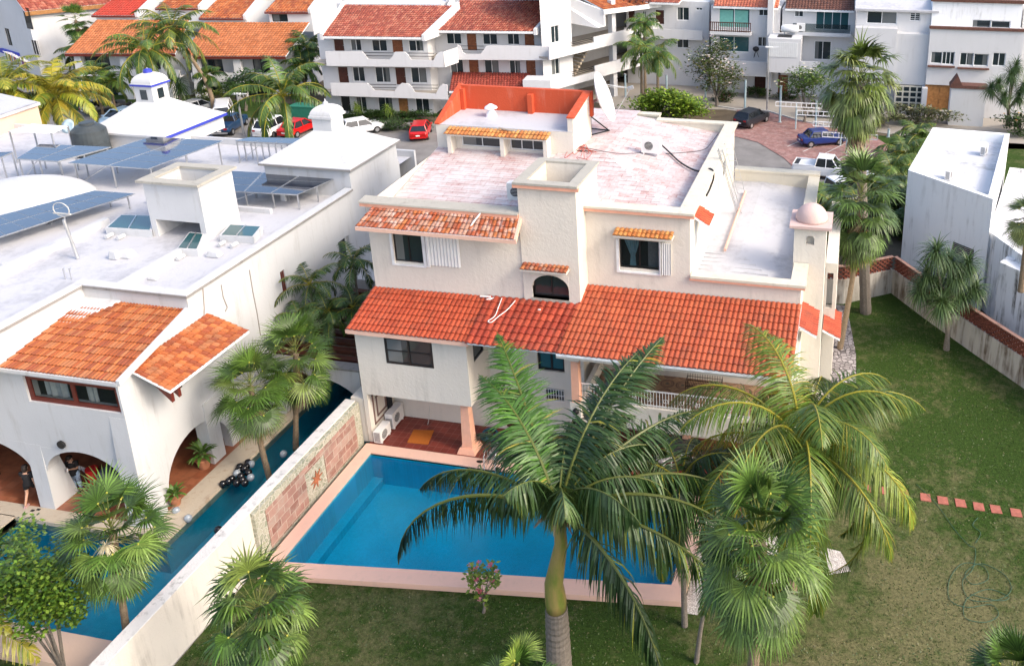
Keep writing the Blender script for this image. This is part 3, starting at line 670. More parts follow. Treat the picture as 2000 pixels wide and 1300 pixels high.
# roof surfaces
def polym(name, polys, mat):
    m = MB()
    for p in polys: m.poly(*p)
    return m.build(name, M[mat], H)
polym('roof_surface', [[(-20.2, 31.5, 9.95), (-13.9, 31.5, 9.95), (-13.9, 37.9, 11.25), (-20.2, 37.9, 11.25)],
     [(-13.9, 31.5, 9.95), (-13.9, 33, 10.7), (-13.9, 38, 11.35), (-13.9, 38, 11.25)],
     [(-13.9, 33, 10.7), (-6.6, 32.6, 10.5), (-11.8, 38.5, 11.35), (-13.9, 38, 11.35)], [(-13.9, 33, 10.7), (-10.7, 32.3, 10.5), (-6.6, 32.3, 10.5), (-6.6, 32.6, 10.5)],
     [(-6.6, 32.6, 10.5), (-6.6, 45, 10.6), (-11.8, 45, 11.3), (-11.8, 38.5, 11.35)], [(-11.8, 38.5, 11.35), (-11.8, 46, 11.3), (-20.2, 46, 11.3), (-20.2, 38, 11.35)]], 'whitewash')
# little ribs of the whitewashed tile courses
rb = MB()
for k in range(17):
    y = 32.0+k*.35; z = 9.95+(y-31.5)*1.3/6.4; rb.box(-20.15, -13.95, y, y+.05, z-.01, z+.022)
for k in range(14):
    f = (k+.5)/14; xr = -6.65+(-11.75+6.65)*f; y = 32.7+5.7*f; z = 10.52+.84*f; rb.box(-13.85, xr, y, y+.04, z-.02, z+.02)
rb.build('tile_courses', M['whitewash'], H)
# clerestory box with red parapets
FC = Face((0, 37.9), (1, 0)); c = MB()
hC1, hC2 = (-18.9, -16.75, 11.4, 11.98), (-16.35, -14.6, 11.38, 11.92)
wall_mesh(c, FC, -20.2, -13.1, 11.1, 12.42, [hC1, hC2], .15)
c.poly((-13.1, 37.9, 11.1), (-13.1, 40.8, 11.1), (-13.1, 40.8, 12.42), (-13.1, 37.9, 12.42)); c.poly((-20.2, 40.8, 11), (-20.2, 37.9, 11), (-20.2, 37.9, 12.42), (-20.2, 40.8, 12.42))
c.prism([(-13.1, 37.95, 12.42), (-13.1, 40.75, 12.42), (-13.1, 40.59, 13.68), (-13.1, 37.95, 13.1)], (-.28, 0, 0))
c.poly((-20.2, 40.8, 11), (-13.1, 40.8, 11), (-13.1, 40.8, 12.4), (-20.2, 40.8, 12.4))
c.build('clerestory_wall', M['cream'], H)
window(FC, hC1, H, 'frame_white', 'glass', .08, .04, 1); window(FC, hC2, H, 'frame_white', 'glass', .08, .04, 2)
c = MB()
for x in (-19.3, -16.55, -14.35): FC.box(c, x-.1, x+.1, 11.15, 12.08, .002, .55)
FC.box(c, -19.4, -14.25, 12.08, 12.15, .002, .6); c.build('awning_frame', M['cream'], H)
t = tile_field((-19.5, 37.88, 12.36), (-14.2, 37.88, 12.36), (-14.2, 37.25, 12.16), (-19.5, 37.25, 12.16), .2, .34, [(.60, .24, .07), (.66, .30, .09), (.52, .18, .05)], .05, 13); t.build('awning_tiles', M['tile'], H)
sheet_ = MB(); sheet_.poly((-20.2, 37.9, 12.43), (-13.1, 37.9, 12.43), (-13.1, 40.8, 12.5), (-20.2, 40.8, 12.5)); sheet_.build('roof_surface', M['membrane'], H)
c = MB(); c.prism([(-20.25, 37.85, 12.44), (-20.25, 40.85, 12.44), (-20.25, 40.85, 13.8), (-20.25, 37.85, 12.52)], (.25, 0, 0))
c.box(-20.0, -12.95, 40.6, 40.86, 12.44, 13.75); c.prism([(-13.4, 37.9, 13.11), (-13.4, 40.6, 13.69), (-13.4, 40.6, 13.75), (-13.4, 37.9, 13.18)], (.4, 0, 0))
c.box(-19.98, -19.8, 40.35, 40.6, 12.46, 13.6); c.box(-16.3, -16.05, 40.3, 40.6, 12.46, 13.5)
c.build('parapet', M['redwall'], H, fix=True)
v = MB(); v.lathe((-18.0, 39.6, 12.46), [(.3, 0), (.22, .25), (.16, .3), (.16, .42), (.34, .45), (.3, .52), (.08, .66)], 12); v.build('roof_vent', M['dish'], H, smooth=False)
# terrace roof
polym('roof_surface', [[(-6.25, 32.4, 7.75), (-2.0, 32.4, 7.6), (-4.6, 35.8, 7.85)], [(-6.25, 32.4, 7.75), (-4.6, 35.8, 7.85), (-4.6, 45.1, 7.85), (-6.25, 45.1, 7.8)], [(-2.0, 32.4, 7.6), (-2.0, 45.1, 7.6), (-4.6, 45.1, 7.85), (-4.6, 35.8, 7.85)]], 'membrane')
rb = MB()
for k in range(8):
    f = (k+.5)/8; rb.box(-6.2, -2.1-2.4*f, 32.55+3.2*f, 32.58+3.2*f, 7.70, 7.74+.1*f)
rb.build('tile_courses', M['membrane'], H)
m = MB(); m.tube([PZ(1416, 488, 7.93), PZ(1456, 374, 7.93)], .07, 8); m.build('roof_pipe', M['pinklight'], H)
# tower with dome
F4 = Face((0, 34.2), (1, 0)); c = MB(); tw = (-2.1, -.74, 34.2, 35.6); hn = F4.rect(1575, 460, 1590, 479)
wall_mesh(c, F4, tw[0], tw[1], 0, 9.98, [hn], .3)
c.poly((tw[1], 34.2, 0), (tw[1], 35.6, 0), (tw[1], 35.6, 9.98), (tw[1], 34.2, 9.98)); c.poly((tw[0], 35.6, 0), (tw[0], 34.2, 0), (tw[0], 34.2, 9.98), (tw[0], 35.6, 9.98)); c.poly((tw[1], 35.6, 0), (tw[0], 35.6, 0), (tw[0], 35.6, 9.98), (tw[1], 35.6, 9.98))
F4.box(c, hn[0]-.05, hn[1]+.05, hn[2]-.1, hn[3]+.1, -.36, -.3)
tw_ = c.build('tower', M['cream'], H); arch_fill(F4, hn, .4, 'cream', tw_)
c = MB(); c.box(tw[0]-.2, tw[1]+.22, 33.98, 35.82, 10.04, 10.16); c.box(tw[0]-.1, tw[1]+.1, 34.08, 35.7, 9.98, 10.04); c.build('dome_plate', M['domepink'], tw_)
c = MB(); c.lathe(((tw[0]+tw[1])/2, 34.9, 10.16), [(.70*math.cos(a), .70*math.sin(a)) for a in (math.pi/2*i/10 for i in range(10))]+[(.02, .70)], 28); c.build('dome', M['domepink'], tw_, smooth=True)
# side wing right of the tower
F5 = Face((0, 36.4), (1, 0)); c = MB(); wall_mesh(c, F5, -.74, -.2, 0, 7.4, [(-.64, -.36, 5.1, 6.9)], .3); c.poly((-.2, 36.4, 0), (-.2, 44, 0), (-.2, 44, 7.4), (-.2, 36.4, 7.4)); c.poly((-.74, 36.4, 7.4), (-.2, 36.4, 7.4), (-.2, 44, 7.4), (-.74, 44, 7.4)); c.build('wall', M['cream'], H)
m = tile_field((-.7, 35.0, 4.75), (-.7, 37.4, 4.75), (.1, 37.4, 4.35), (.1, 35.0, 4.35), .2, .3, RED, .045, 15); slab_under(m, (-.7, 35.0, 4.75), (-.7, 37.4, 4.75), (.1, 37.4, 4.35), (.1, 35.0, 4.35), .1); m.build('awning_tiles', M['tile'], H)
# balcony -------------------------------------------------------------
c = MB(); c.box(-10.4, -1.55, 29.0, 29.22, 2.8, 3.84); c.box(-10.4, -10.2, 29.22, 32.19, 2.8, 3.84); c.box(-1.8, -1.55, 29.22, 32.19, 2.8, 3.84); c.box(-10.2, -1.8, 29.22, 32.19, 2.8, 3.3); c.build('balcony_slab', M['cream'], H)
c = MB(); c.poly((-10.2, 29.22, 3.32), (-1.8, 29.22, 3.32), (-1.8, 32.19, 3.32), (-10.2, 32.19, 3.32)); c.build('balcony_floor', M['balconyfloor'], H)
c = MB(); c.beam((-10.2, 29.1, 4.6), (-1.9, 29.1, 4.6), .05, .045); c.beam((-10.2, 29.1, 3.93), (-1.9, 29.1, 3.93), .03)
for k in range(66):
    x = -10.15+k*.125; c.box(x-.011, x+.011, 29.09, 29.11, 3.84, 4.6)
for k in range(13):
    x = -9.9+k*.65; 
    for s in (-1, 1): c.tube([Vector((x+s*(.05+.045*math.cos(a)), 29.08, 4.2+s*.0+.09*math.sin(a))) for a in (2*math.pi*i/10 for i in range(11))], .009, 4, False)
c.build('railing', M['white_paint'], H)
def pillar(x, y, z0, z1, w0, w1, foot=True, mat='pink', cap='cream'):
    m = MB(); f = lambda w, z: [(x-w, y-w, z), (x+w, y-w, z), (x+w, y+w, z), (x-w, y+w, z)]
    m.hexa(f(w0, z0), f(w1, z1))
    if foot: m.hexa(f(w0+.18, z0-.002), f(w0+.1, z0+.22))
    o = m.build('pillar', M[mat], H, fix=True)
    if cap: c2 = MB(); c2.box(x-w1-.08, x+w1+.08, y-w1-.08, y+w1+.08, z1-.01, z1+.16); c2.build('pillar_capital', M[cap], o)
M['peachpaint'] = plain('peach_pillar_paint', (.78, .42, .29), .7, var=.1)
pillar(-15.6, 29.5, .27, 2.745, .24, .17, mat='peachpaint', cap=None)
pillar(-10.35, 28.98, 3.84, 5.82, .17, .15, False, 'peachpaint'); pillar(-2.0, 28.98, 3.84, 5.82, .17, .15, False, 'peachpaint')
c = MB(); c.box(-10.6, -10.15, 28.8, 28.998, .27, 3.84); c.build('pillar_base', M['cream'], H)
c = MB(); c.box(-10.58, -1.55, 28.8, 28.995, .27, .4); 
pillar(-2.0, 28.8, .27, 2.8, .2, .2, False, 'peachpaint', None); pillar(-6.2, 31.2, .27, 2.8, .16, .16, False, 'peachpaint', None)
wl_ = MB(); wl_.ball((-10.35, 28.74, 3.45), .14, 10); wl_.box(-10.4, -10.3, 28.7, 28.8, 3.3, 3.6); wl_.build('wall_lantern', M['blackmetal'], H)

# ================================================================ party wall between the pools
M['partycap'] = stucco('mouldy_wall_cap', (.60, .59, .57), dirt=(.06, .055, .05), amt=1., bscale=16, streak=1.4, big=.9)
W = thing('party_wall', 'cream boundary wall with white cap and pink stone cladding between the two pools', 'wall', (-20.8, 22, 0))
c = MB(); c.box(-21.05, -20.66, 8, 29.12, -1, 2.35); c.build('wall', M['partywall'], W)
c = MB(); c.hexa([(-21.1, 8, 2.352), (-20.64, 8, 2.352), (-20.64, 29.12, 2.352), (-21.1, 29.12, 2.352)], [(-21.1, 8, 2.39), (-20.66, 8, 2.37), (-20.66, 29.12, 2.37), (-21.1, 29.12, 2.39)]); c.build('wall_cap', M['partycap'], W)
c = MB(); c.box(-20.66, -20.50, 22.15, 29.12, .1, 2.3); c.build('mosaic_border', M['crazy'], W)
c = MB(); c.box(-20.5, -20.47, 22.7, 25.05, .28, 1.98); c.box(-20.5, -20.47, 26.35, 28.65, .28, 1.98); c.box(-20.5, -20.472, 25.05, 26.35, 1.7, 1.98); c.build('stone_cladding', M['stonewall'], W)
c = MB(); cy, cz = 25.7, 1.0; pts = []
for k in range(16):
    a = math.pi*2*k/16; rr_ = (.14 if k % 2 else .40); pts.append((-20.49, cy+rr_*math.cos(a), cz+rr_*math.sin(a)))
c.prism(pts, (.035, 0, 0)); c.build('sun_emblem', plain('orange_sun_stone', (.38, .13, .06), .9, var=.3, vs=9), W, fix=True)
# ================================================================ left neighbour: white house with the wrap-round pool
NH = thing('white_house', 'white flat-roofed house with arches and orange tiled roofs beside its narrow pool', 'house', (-30, 28, 0))
NF, NS = Face((0, 23.0), (1, 0)), Face((-26.05, 0), (0, 1))
nWin = NF.rect(43, 733, 238, 808)
xa = PY(112, 991, 23).x; a1 = (xa, -26.75, -.05, NF.uz(162, 884)[1]); a0_ = (-36.5, PY(85, 989, 23).x, -.05, a1[3]+.1)
c = MB(); wall_mesh(c, NF, -40, -26.05, -.05, 6.75, [nWin, a1, a0_], .5)
ya = PX(336, 986, -26.05).y; pA, pB = PZ(420, 906, .2), PZ(444, 890, .2); aS = (PX(330, 960, -26.05).y, pA.y+1.2, -.05, PX(405, 818, -26.05).z+.1)
wS = NS.rect(638, 462, 668, 512); oS = NS.rect(545, 522, 562, 566); lS = (28.2, 29.4, .3, 2.3)
wall_mesh(c, NS, 23, 39.0, -.05, 6.4, [aS, wS if wS[3] < 6.4 else (37.2, 38.2, 4.2, 5.8), oS], .4)
c.poly((-26.05, 23, 6.4), (-26.05, 26.9, 6.4), (-26.05, 26.9, 7.6), (-26.05, 23, 6.6)); wall_mesh(c, NS, 26.9, 44.0, 6.4, 8.0, []); wall_mesh(c, NS, 39.0, 44.0, 0, 6.4, [])
c.hexa([(-26.77, 22.7, .2), (-25.85, 22.7, .2), (-25.85, 23.7, .2), (-26.77, 23.7, .2)], [(-26.77, 22.997, 5.0), (-26.047, 22.997, 5.0), (-26.047, 23.5, 5.0), (-26.77, 23.5, 5.0)])
pl_, pr_ = a0_[1]-.012, xa+.012; c.hexa([(pl_, 22.9, .19), (pr_, 22.9, .19), (pr_, 24.0, .19), (pl_, 24.0, .19)], [(pl_, 22.997, 3.2), (pr_, 22.997, 3.2), (pr_, 23.45, 3.2), (pl_, 23.45, 3.2)])
c.box(-26.6, pA.x, pA.y, max(pB.y, pA.y+.7), -.05, 3.2)
c.build('wall', M['white'], NH, fix=True)
for F_, h in ((NF, a1), (NF, a0_), (NS, aS)): arch_fill(F_, h, .42 if F_ is NF else .75, 'white', NH, .003, .5)
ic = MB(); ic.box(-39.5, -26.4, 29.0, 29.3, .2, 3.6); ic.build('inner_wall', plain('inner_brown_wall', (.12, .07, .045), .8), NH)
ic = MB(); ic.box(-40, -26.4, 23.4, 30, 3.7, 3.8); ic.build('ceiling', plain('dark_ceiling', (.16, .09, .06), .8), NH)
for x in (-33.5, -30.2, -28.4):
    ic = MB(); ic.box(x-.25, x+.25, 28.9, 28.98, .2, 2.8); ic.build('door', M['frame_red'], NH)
fo = window(NF, nWin, NH, 'frame_red', 'glasssee', .12, .19, 1)
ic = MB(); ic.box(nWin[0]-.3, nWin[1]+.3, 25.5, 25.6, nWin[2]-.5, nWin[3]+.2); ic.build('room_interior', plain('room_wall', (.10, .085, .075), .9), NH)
w_ = nWin[1]-nWin[0]
for a, b_ in ((.1, .36), (.56, .68), (.88, .97)):
    m = MB()
    for k in range(8):
        u = nWin[0]+w_*(a+(b_-a)*k/7); v_ = (Vector((u, 23.42+.05*math.sin(k*2.3), nWin[2]+.05)), Vector((u, 23.42+.05*math.sin(k*2.3), nWin[3])))
        if k: m.poly(pv[0], v_[0], v_[1], pv[1])
        pv = v_
    m.build('curtain', M['curtain'], NH)
window(NS, wS if wS[3] < 6.4 else (37.2, 38.2, 4.2, 5.8), NH, 'white_paint', 'glass', .2, .1, 0)
window(NS, oS, NH, 'frame_red', 'glass', .1, .12, 1)
m = MB(); m.prism([NF.at(0, 0)*0+PY(121, 867, 22.97)+Vector((.17*math.cos(a), 0, .17*math.sin(a))) for a in (2*math.pi*k/20 for k in range(20))], (0, -.07, 0)); m.build('round_lamp', M['black'], NH, fix=True)
# tiled roofs
tl, tr, br_, bl = (-31.2, 27.0, 7.55), (-26.3, 27.3, 7.55), PY(228, 747, 22.75), None
zE = br_.z; bl = (-36.5, 22.75, zE); br_ = (br_.x, 22.75, zE)
CL = lambda u, v: False
t = tile_field((-30.95, 27.0, 7.5), (-26.35, 27.2, 7.5), br_, (-30.95, 22.75, zE), .165, .40, ORANGE, .045, 21, clip=lambda u, v: u+v*1.3 < .25)
tile_field((-30.95, 25.0, 7.08), (-30.95, 25.0, 7.08), (-30.95, 22.75, zE), (-35.5, 22.75, zE), .165, .40, ORANGE, .045, 22, mb=t)
slab_under(t, (-35.5, 27.2, 7.5), (-26.35, 27.2, 7.5), br_, (-35.5, 22.75, zE), .12)
t.build('roof_tiles', M['tile'], NH)
m = MB(); m.hexa([(-31, 26.9, 7.4), (-29.2, 26.9, 7.4), (-30.9, 24.3, 6.9), (-31, 24.3, 6.9)][::-1], [(-31, 26.9, 7.58), (-29.3, 26.9, 7.58), (-30.85, 24.6, 7.06), (-31, 24.3, 7.03)][::-1]); m.build('roof_flashing', M['white'], NH, fix=True)
m = MB(); m.prism([Vector(br_)+Vector((0, -.04, -.1)), Vector(br_)+Vector((0, -.04, .1)), (-26.25, 27.2, 7.62), (-26.25, 27.2, 7.3)], (.16, 0, 0)); m.box(-35.5, br_[0], 22.7, 22.76, zE-.15, zE-.012); m.build('roof_verge', M['white'], NH, fix=True)
s0, s1, s2, s3 = PX(405, 608, -26.04), PX(250, 724, -26.04), PX(332, 764, -24.6), PX(486, 645, -24.6)
zh, zl = (s0.z+s1.z)/2, (s2.z+s3.z)/2
S0, S1, S2, S3 = (-26.04, s0.y, zh), (-26.04, s1.y, zh), (-24.6, s2.y, zl), (-24.6, s3.y, zl)
t = tile_field(S0, S1, S2, S3, .22, .27, ORANGE, .075, 23); slab_under(t, S0, S1, S2, S3, .1); t.build('roof_tiles', M['tile'], NH)
m = MB()
for y in (s1.y+.5, s1.y+.85): m.prism([(-26.03, y, zh-.5), (-24.9, y, zl-.75), (-24.9, y, zl-.25), (-26.03, y, zh-.12)], (0, .14, 0))
m.build('roof_bracket', M['frame_red'], NH, fix=True)
# flat roof, parapets
c = MB(); c.poly((-62, 22, 7.6), (-31.2, 22, 7.6), (-31.2, 27.2, 7.6), (-62, 27.2, 7.6)); c.poly((-62, 27.2, 7.6), (-26.3, 27.2, 7.6), (-26.3, 46, 7.6), (-62, 46, 7.6)); c.build('roof_surface', M['membrane'], NH)
c = MB(); c.box(-31.3, -26.07, 26.9, 27.2, 7.4, 8.1); c.box(-31.3, -31.0, 22.0, 26.9, 6.7, 8.1); c.box(-26.35, -26.06, 27.2, 39.0, 7.6, 8.1); c.box(-62, -31.3, 22.0, 22.3, 6.76, 8.1); c.box(-62, -26.05, 45.8, 46, 0, 8.0)
c.box(-62, -61.8, 22, 46, 0, 8.1)
c.box(-30.05, -29.8, 27.2, 32.7, 7.55, 7.95); c.box(-36.3, -36.0, 22.3, 33.5, 7.55, 7.95); c.box(-36.3, -29.0, 36.2, 36.4, 7.55, 7.85); c.box(-44, -36.3, 27.6, 27.9, 7.55, 7.8)
c.build('parapet', M['white'], NH)
c = MB(); c.box(-31.38, -25.98, 26.82, 27.28, 8.1, 8.17); c.box(-31.38, -30.92, 22, 26.82, 8.1, 8.17); c.box(-26.43, -25.98, 27.28, 39.0, 8.1, 8.17); c.build('coping', M['white'], NH)
c = MB(); c.box(-31.36, -25.965, 26.81, 26.83, 8.03, 8.14); c.box(-25.985, -25.965, 26.83, 39.0, 8.03, 8.14); c.box(-30.94, -30.915, 22, 26.8, 8.03, 8.14); c.build('coping_drip', M['capdark'], NH)
# chimney shaft on the roof
c = MB(); c.box(-32.8, -32.5, 32.7, 35.0, 7.6, 10.4); c.box(-30.1, -29.8, 32.7, 35.0, 7.6, 10.4); c.box(-32.5, -30.1, 32.7, 32.95, 8.5, 10.4); c.box(-32.5, -30.1, 34.75, 35, 7.6, 10.4); c.build('roof_shaft', M['white'], NH)
c = MB()
for q in ((-33.0, -29.65, 32.5, 33.0), (-33.0, -29.65, 34.7, 35.2), (-33.0, -32.45, 33.0, 34.7), (-30.2, -29.65, 33.0, 34.7)): c.box(*q, 10.403, 10.52)
c.build('shaft_cap', M['capstone'], NH); c = MB(); c.box(-32.5, -30.1, 32.96, 34.7, 9.4, 9.5); c.build('shaft_floor', M['capstone'], NH)
# white mound dome
c = MB(); pc = PZ(60, 392, 7.6); c.lathe(pc, [(3.2*math.cos(a), 1.15*math.sin(a)) for a in (math.pi/2*i/8 for i in range(8))]+[(.05, 1.15)], 28, 1.1, .8); c.build('roof_dome', M['white'], NH, smooth=True)
def pavilion(parent, x0, x1, y0, y1, zb, ze, hip, lan, lz, trim, name):
    c = MB(); c.box(x0, x1, y0, y1, zb, ze); c.build('wall', M['white'], parent)
    c = MB(); e = .18; cx, cy = (x0+x1)/2, (y0+y1)/2; n = 6
    prev = [(x0-e, y0-e, ze+.12), (x1+e, y0-e, ze+.12), (x1+e, y1+e, ze+.12), (x0-e, y1+e, ze+.12)]
    c.hexa([(p[0], p[1], ze+.002) for p in prev], prev)
    for k in range(1, n+1):              # gently flared pyramid
        f = k/n; s = 1-f*(1-lan/((x1-x0)/2+e)); sy = 1-f*(1-lan/((y1-y0)/2+e)); z = ze+.12+hip*(f**1.1)
        cur = [(cx+sx_*((x1-x0)/2+e)*s, cy+sy_*((y1-y0)/2+e)*sy, z) for sx_, sy_ in ((-1, -1), (1, -1), (1, 1), (-1, 1))]
        for i in range(4): c.poly(prev[i], prev[(i+1) % 4], cur[(i+1) % 4], cur[i])
        prev = cur
    c.build('pavilion_roof', M['white'], parent)
    zt = ze+.12+hip; L = MB(); L.box(cx-lan, cx+lan, cy-lan, cy+lan, zt-.3, zt+lz)
    lo = L.build('lantern', M['white'], parent)
    D = MB(); m_ = 8; pr = None
    D.box(cx-lan-.12, cx+lan+.12, cy-lan-.12, cy+lan+.12, zt+lz, zt+lz+.14)
    for k in range(m_+1):
        a = math.pi/2*k/m_; s = (lan+.05)*math.cos(a)+.02; z = zt+lz+.14+lan*.95*math.sin(a)
        cur = [(cx+sx_*s, cy+sy_*s, z) for sx_, sy_ in ((-1, -1), (1, -1), (1, 1), (-1, 1))]
        if pr:
            for i in range(4): D.poly(pr[i], pr[(i+1) % 4], cur[(i+1) % 4], cur[i])
        pr = cur
    D.lathe((cx, cy, zt+lz+.1+lan*.95), [(.16, 0), (.13, .14), (.04, .22), (.02, .34)], 10); D.build('lantern_dome', M['white'], lo)
    if trim:
        T = MB()
        for q in ((cx-lan-.14, cx+lan+.14, cy-lan-.14, cy-lan-.12), (cx+lan+.12, cx+lan+.14, cy-lan-.12, cy+lan+.14)): T.box(*q, zt+lz-.02, zt+lz+.1)
        T2 = MB(); T2.box(x1+e, x1+e+.03, y0-e, y1+e, ze-.06, ze+.12); T3 = MB(); T3.lathe((cx, cy, zt+lz+.12+lan*.95), [(.27, 0), (.24, .16), (.1, .25)], 12)
        T.build('blue_trim', M['blue'], lo, fix=False); T2.build('blue_eave_band', M['blue'], parent); T3.build('blue_finial', M['blue'], lo)
        for Fc, r0 in ((Face((0, cy-lan), (1, 0)), cx), (Face((cx+lan, 0), (0, 1)), cy)):
            g = MB(); Fc.box(g, r0-.24, r0+.24, zt+.15, zt+lz-.25, .0, .02); g.build('window', M['glass'], lo)
    else:
        T = MB(); T.box(x0-e-.03, x1+e+.03, y0-e-.03, y0-e, ze-.02, ze+.08); T.box(x1+e, x1+e+.03, y0-e, y1+e, ze-.02, ze+.08); T.build('eave_drip', M['capdark'], lo if 0 else parent)
A_ = PY(325, 268, 43.8); B_ = PZ(420, 222, A_.z)
wA = 2*(A_.x-PY(287, 242, A_.y+2.3).x); wA = min(max(wA, 4.4), 5.6); pavilion(NH, A_.x-wA, A_.x-.1, A_.y, max(B_.y, A_.y+4.2), 7.6, A_.z-.05, 1.5, .66, 1.05, True, 'a')
x2 = PY(515, 318, 39.1).x
pavilion(NH, x2, -26.12, 39.1, 44.0, 6.0, 9.15, 1.35, .58, .7, False, 'b')
# pool, deck, covered terrace
sheet('neighbour_terrace_floor', [(-40, 22.9), (-25.85, 22.9), (-25.85, 34), (-40, 34)], 'neighpatio', .2)
dk = MB(); dk.hexa([(-40, 22.25, -.2), (-24.8, 22.25, -.2), (-24.8, 22.9, -.2), (-40, 22.9, -.2)], [(-40, 22.25, .215), (-24.8, 22.25, .215), (-24.8, 22.9, .215), (-40, 22.9, .215)])
dk.box(-25.84, -24.8, 22.901, 38, -.2, .215); dk.box(-40, -31.6, 17.5, 22.29, -.2, .215); struct(dk.build('neighbour_pool_deck', M['limestone']))
d2 = MB(); d2.hexa([(-33, 16.9, -.1), (-21.1, 16.9, -.1), (-21.1, 18.1, -.1), (-33, 18.1, -.1)], [(-33, 17.0, .16), (-21.1, 17.0, .16), (-21.1, 18.1, .16), (-33, 18.1, .16)]); struct(d2.build('neighbour_deck_edge', M['peach']))
sheet('neighbour_garden', [(-62, 5), (-20.6, 5), (-20.6, 17), (-62, 17)], 'grass', -.03)
b = MB(); zb = -1.4
for q in ([(-31.6, 18.1), (-21.05, 18.1), (-21.05, 22.3), (-31.6, 22.3)], [(-24.85, 22.3), (-21.05, 22.3), (-21.05, 38), (-24.85, 38)]): b.poly(*[Vector((x, y, zb)) for x, y in q])
for (x0, y0), (x1, y1) in zip([(-31.6, 18.1), (-31.6, 22.3), (-24.85, 22.3), (-24.85, 38), (-21.05, 38), (-21.05, 18.1)], [(-31.6, 22.3), (-24.85, 22.3), (-24.85, 38), (-21.05, 38), (-21.05, 18.1), (-31.6, 18.1)]): b.poly((x0, y0, zb), (x1, y1, zb), (x1, y1, .15), (x0, y0, .15))
struct(b.build('neighbour_pool_basin', M['poolwall2']))
wa = MB(); wa.poly((-31.6, 18.1, .05), (-21.05, 18.1, .05), (-21.05, 22.3, .05), (-31.6, 22.3, .05)); wa.poly((-24.85, 22.3, .05), (-21.05, 22.3, .05), (-21.05, 38, .05), (-24.85, 38, .05)); struct(wa.build('neighbour_pool_water', M['water2']))
# arched bridge beam over the pool and the slatted pergola behind it
BR = thing('arched_beam', 'white arched beam spanning the narrow pool in front of the dark slatted pergola', 'beam', (-23.5, 30.4, 0))
m = MB(); p = [(-26.04, 30.3, 3.0), (-21.1, 30.3, 3.0), (-21.1, 30.3, .9)]+[(-21.1-4.0*(k/12), 30.3, .9+1.5*math.sin(math.pi*(.12+.88*k/12)/1.05)) for k in range(1, 12)]+[(-25.2, 30.3, .2), (-26.04, 30.3, .2)]
m.prism([Vector(q) for q in p], (0, .35, 0)); m.build('beam', M['white'], BR, fix=True)
m = MB(); m.box(-26.04, -21.0, 30.25, 30.8, 3.002, 3.09); m.box(-21.3, -20.9, 30.8, 37.5, 2.6, 3.06); m.build('beam_cap', M['capdark'], BR)
m = MB(); m.box(-20.9, -20.3, 29.2, 31.0, .2, 2.45); m.build('beam_pier', M['cream'], BR)
PG = thing('slatted_pergola', 'dark brown slatted pergola roof in the gap between the cream and white houses', 'pergola', (-23.5, 34, 0))
m = MB()
for k in range(10): m.box(-25.9, -21.3, 31.0+k*.68, 31.34+k*.68, 2.86, 3.05)
m.build('slats', M['wooddark'], PG); m = MB(); m.box(-25.9, -25.7, 30.9, 37.8, 2.5, 2.855); m.box(-21.5, -21.32, 30.9, 37.8, 2.5, 2.855); m.build('pergola_beams', M['frame_red'], PG)
sh = MB(); sh.box(-26, -20.3, 38.0, 44, 0, 3.3); sh.build('back_wall', M['white'], PG)
t = tile_field((-22.8, 41.5, 4.6), (-20.3, 41.5, 4.6), (-20.3, 38.6, 3.5), (-23.4, 38.6, 3.5), .2, .34, BRICKR, .05, 24); slab_under(t, (-22.8, 41.5, 4.6), (-20.3, 41.5, 4.6), (-20.3, 38.6, 3.5), (-23.4, 38.6, 3.5)); t.build('roof_tiles', M['tile'], PG)
t = tile_field((-21.5, 46, 8.3), (-20.2, 46, 8.3), (-20.2, 45.2, 8.0), (-21.9, 45.2, 8.0), .2, .34, ORANGE, .05, 25); t.box(-21.6, -20.3, 45.4, 47, 3.3, 7.95); t.build('side_porch', M['tile'], PG)
# ---- solar arrays
def solar(tl, tr, br, bl, nu, nv, label, legs=1., ground=7.62, hide=0):
    tl, tr, br, bl = map(Vector, (tl, tr, br, bl)); c = (tl+tr+br+bl)/4
    t = thing('solar_array', label, 'solar panels', (c.x, c.y, ground), 'solar arrays on the white roof')
    P = lambda u, v: tl.lerp(tr, u).lerp(bl.lerp(br, u), v)
    nrm = (tr-tl).cross(bl-tl).normalized(); nrm = nrm if nrm.z > 0 else -nrm
    g = .012
    for i in range(nu):
        for j in range(nv):
            m = MB(); a, b_, c_, d_ = P((i+g)/nu, (j+g)/nv), P((i+1-g)/nu, (j+g)/nv), P((i+1-g)/nu, (j+1-g)/nv), P((i+g)/nu, (j+1-g)/nv)
            m.hexa([q-nrm*.04 for q in (d_, c_, b_, a)], [d_, c_, b_, a]); o = m.build('solar_panel', M['metal'], t)
            e = .012; m = MB(); Q = lambda u, v: P((i+u)/nu, (j+v)/nv)+nrm*.003
            m.poly(Q(.03, .97), Q(.97, .97), Q(.97, .03), Q(.03, .03)); m.build('cells', M['solar'], o)
    m = MB()
    for u in [k/(max(1, nu)) for k in range(nu+1)]:
        for v in (.05, .5, .95):
            p = P(min(.97, max(.03, u)), v)-nrm*.06; q = Vector((p.x, p.y, ground)); 
            m.beam(q, p, .06)
        a, b_ = P(min(.97, max(.03, u)), .02)-nrm*.06, P(min(.97, max(.03, u)), .98)-nrm*.06; m.beam(a, b_, .05)
    for v in (.05, .95): m.beam(P(.02, v)-nrm*.09, P(.98, v)-nrm*.09, .05)
    m.beam(Vector((P(0, .95).x, P(0, .95).y, ground)), P(.45, .95)-nrm*.1, .035); m.build('support_frame', M['metal'], t); return t
z = 9.0
def SP(q, zz): return PZ(q[0], q[1], zz)
solar(SP((294, 267), 9.15), SP((437, 275), 9.15), SP((290, 330), 9.0), SP((131, 318), 9.0), 2, 5, 'largest raised solar array, two panels wide, right behind the round black water tank')
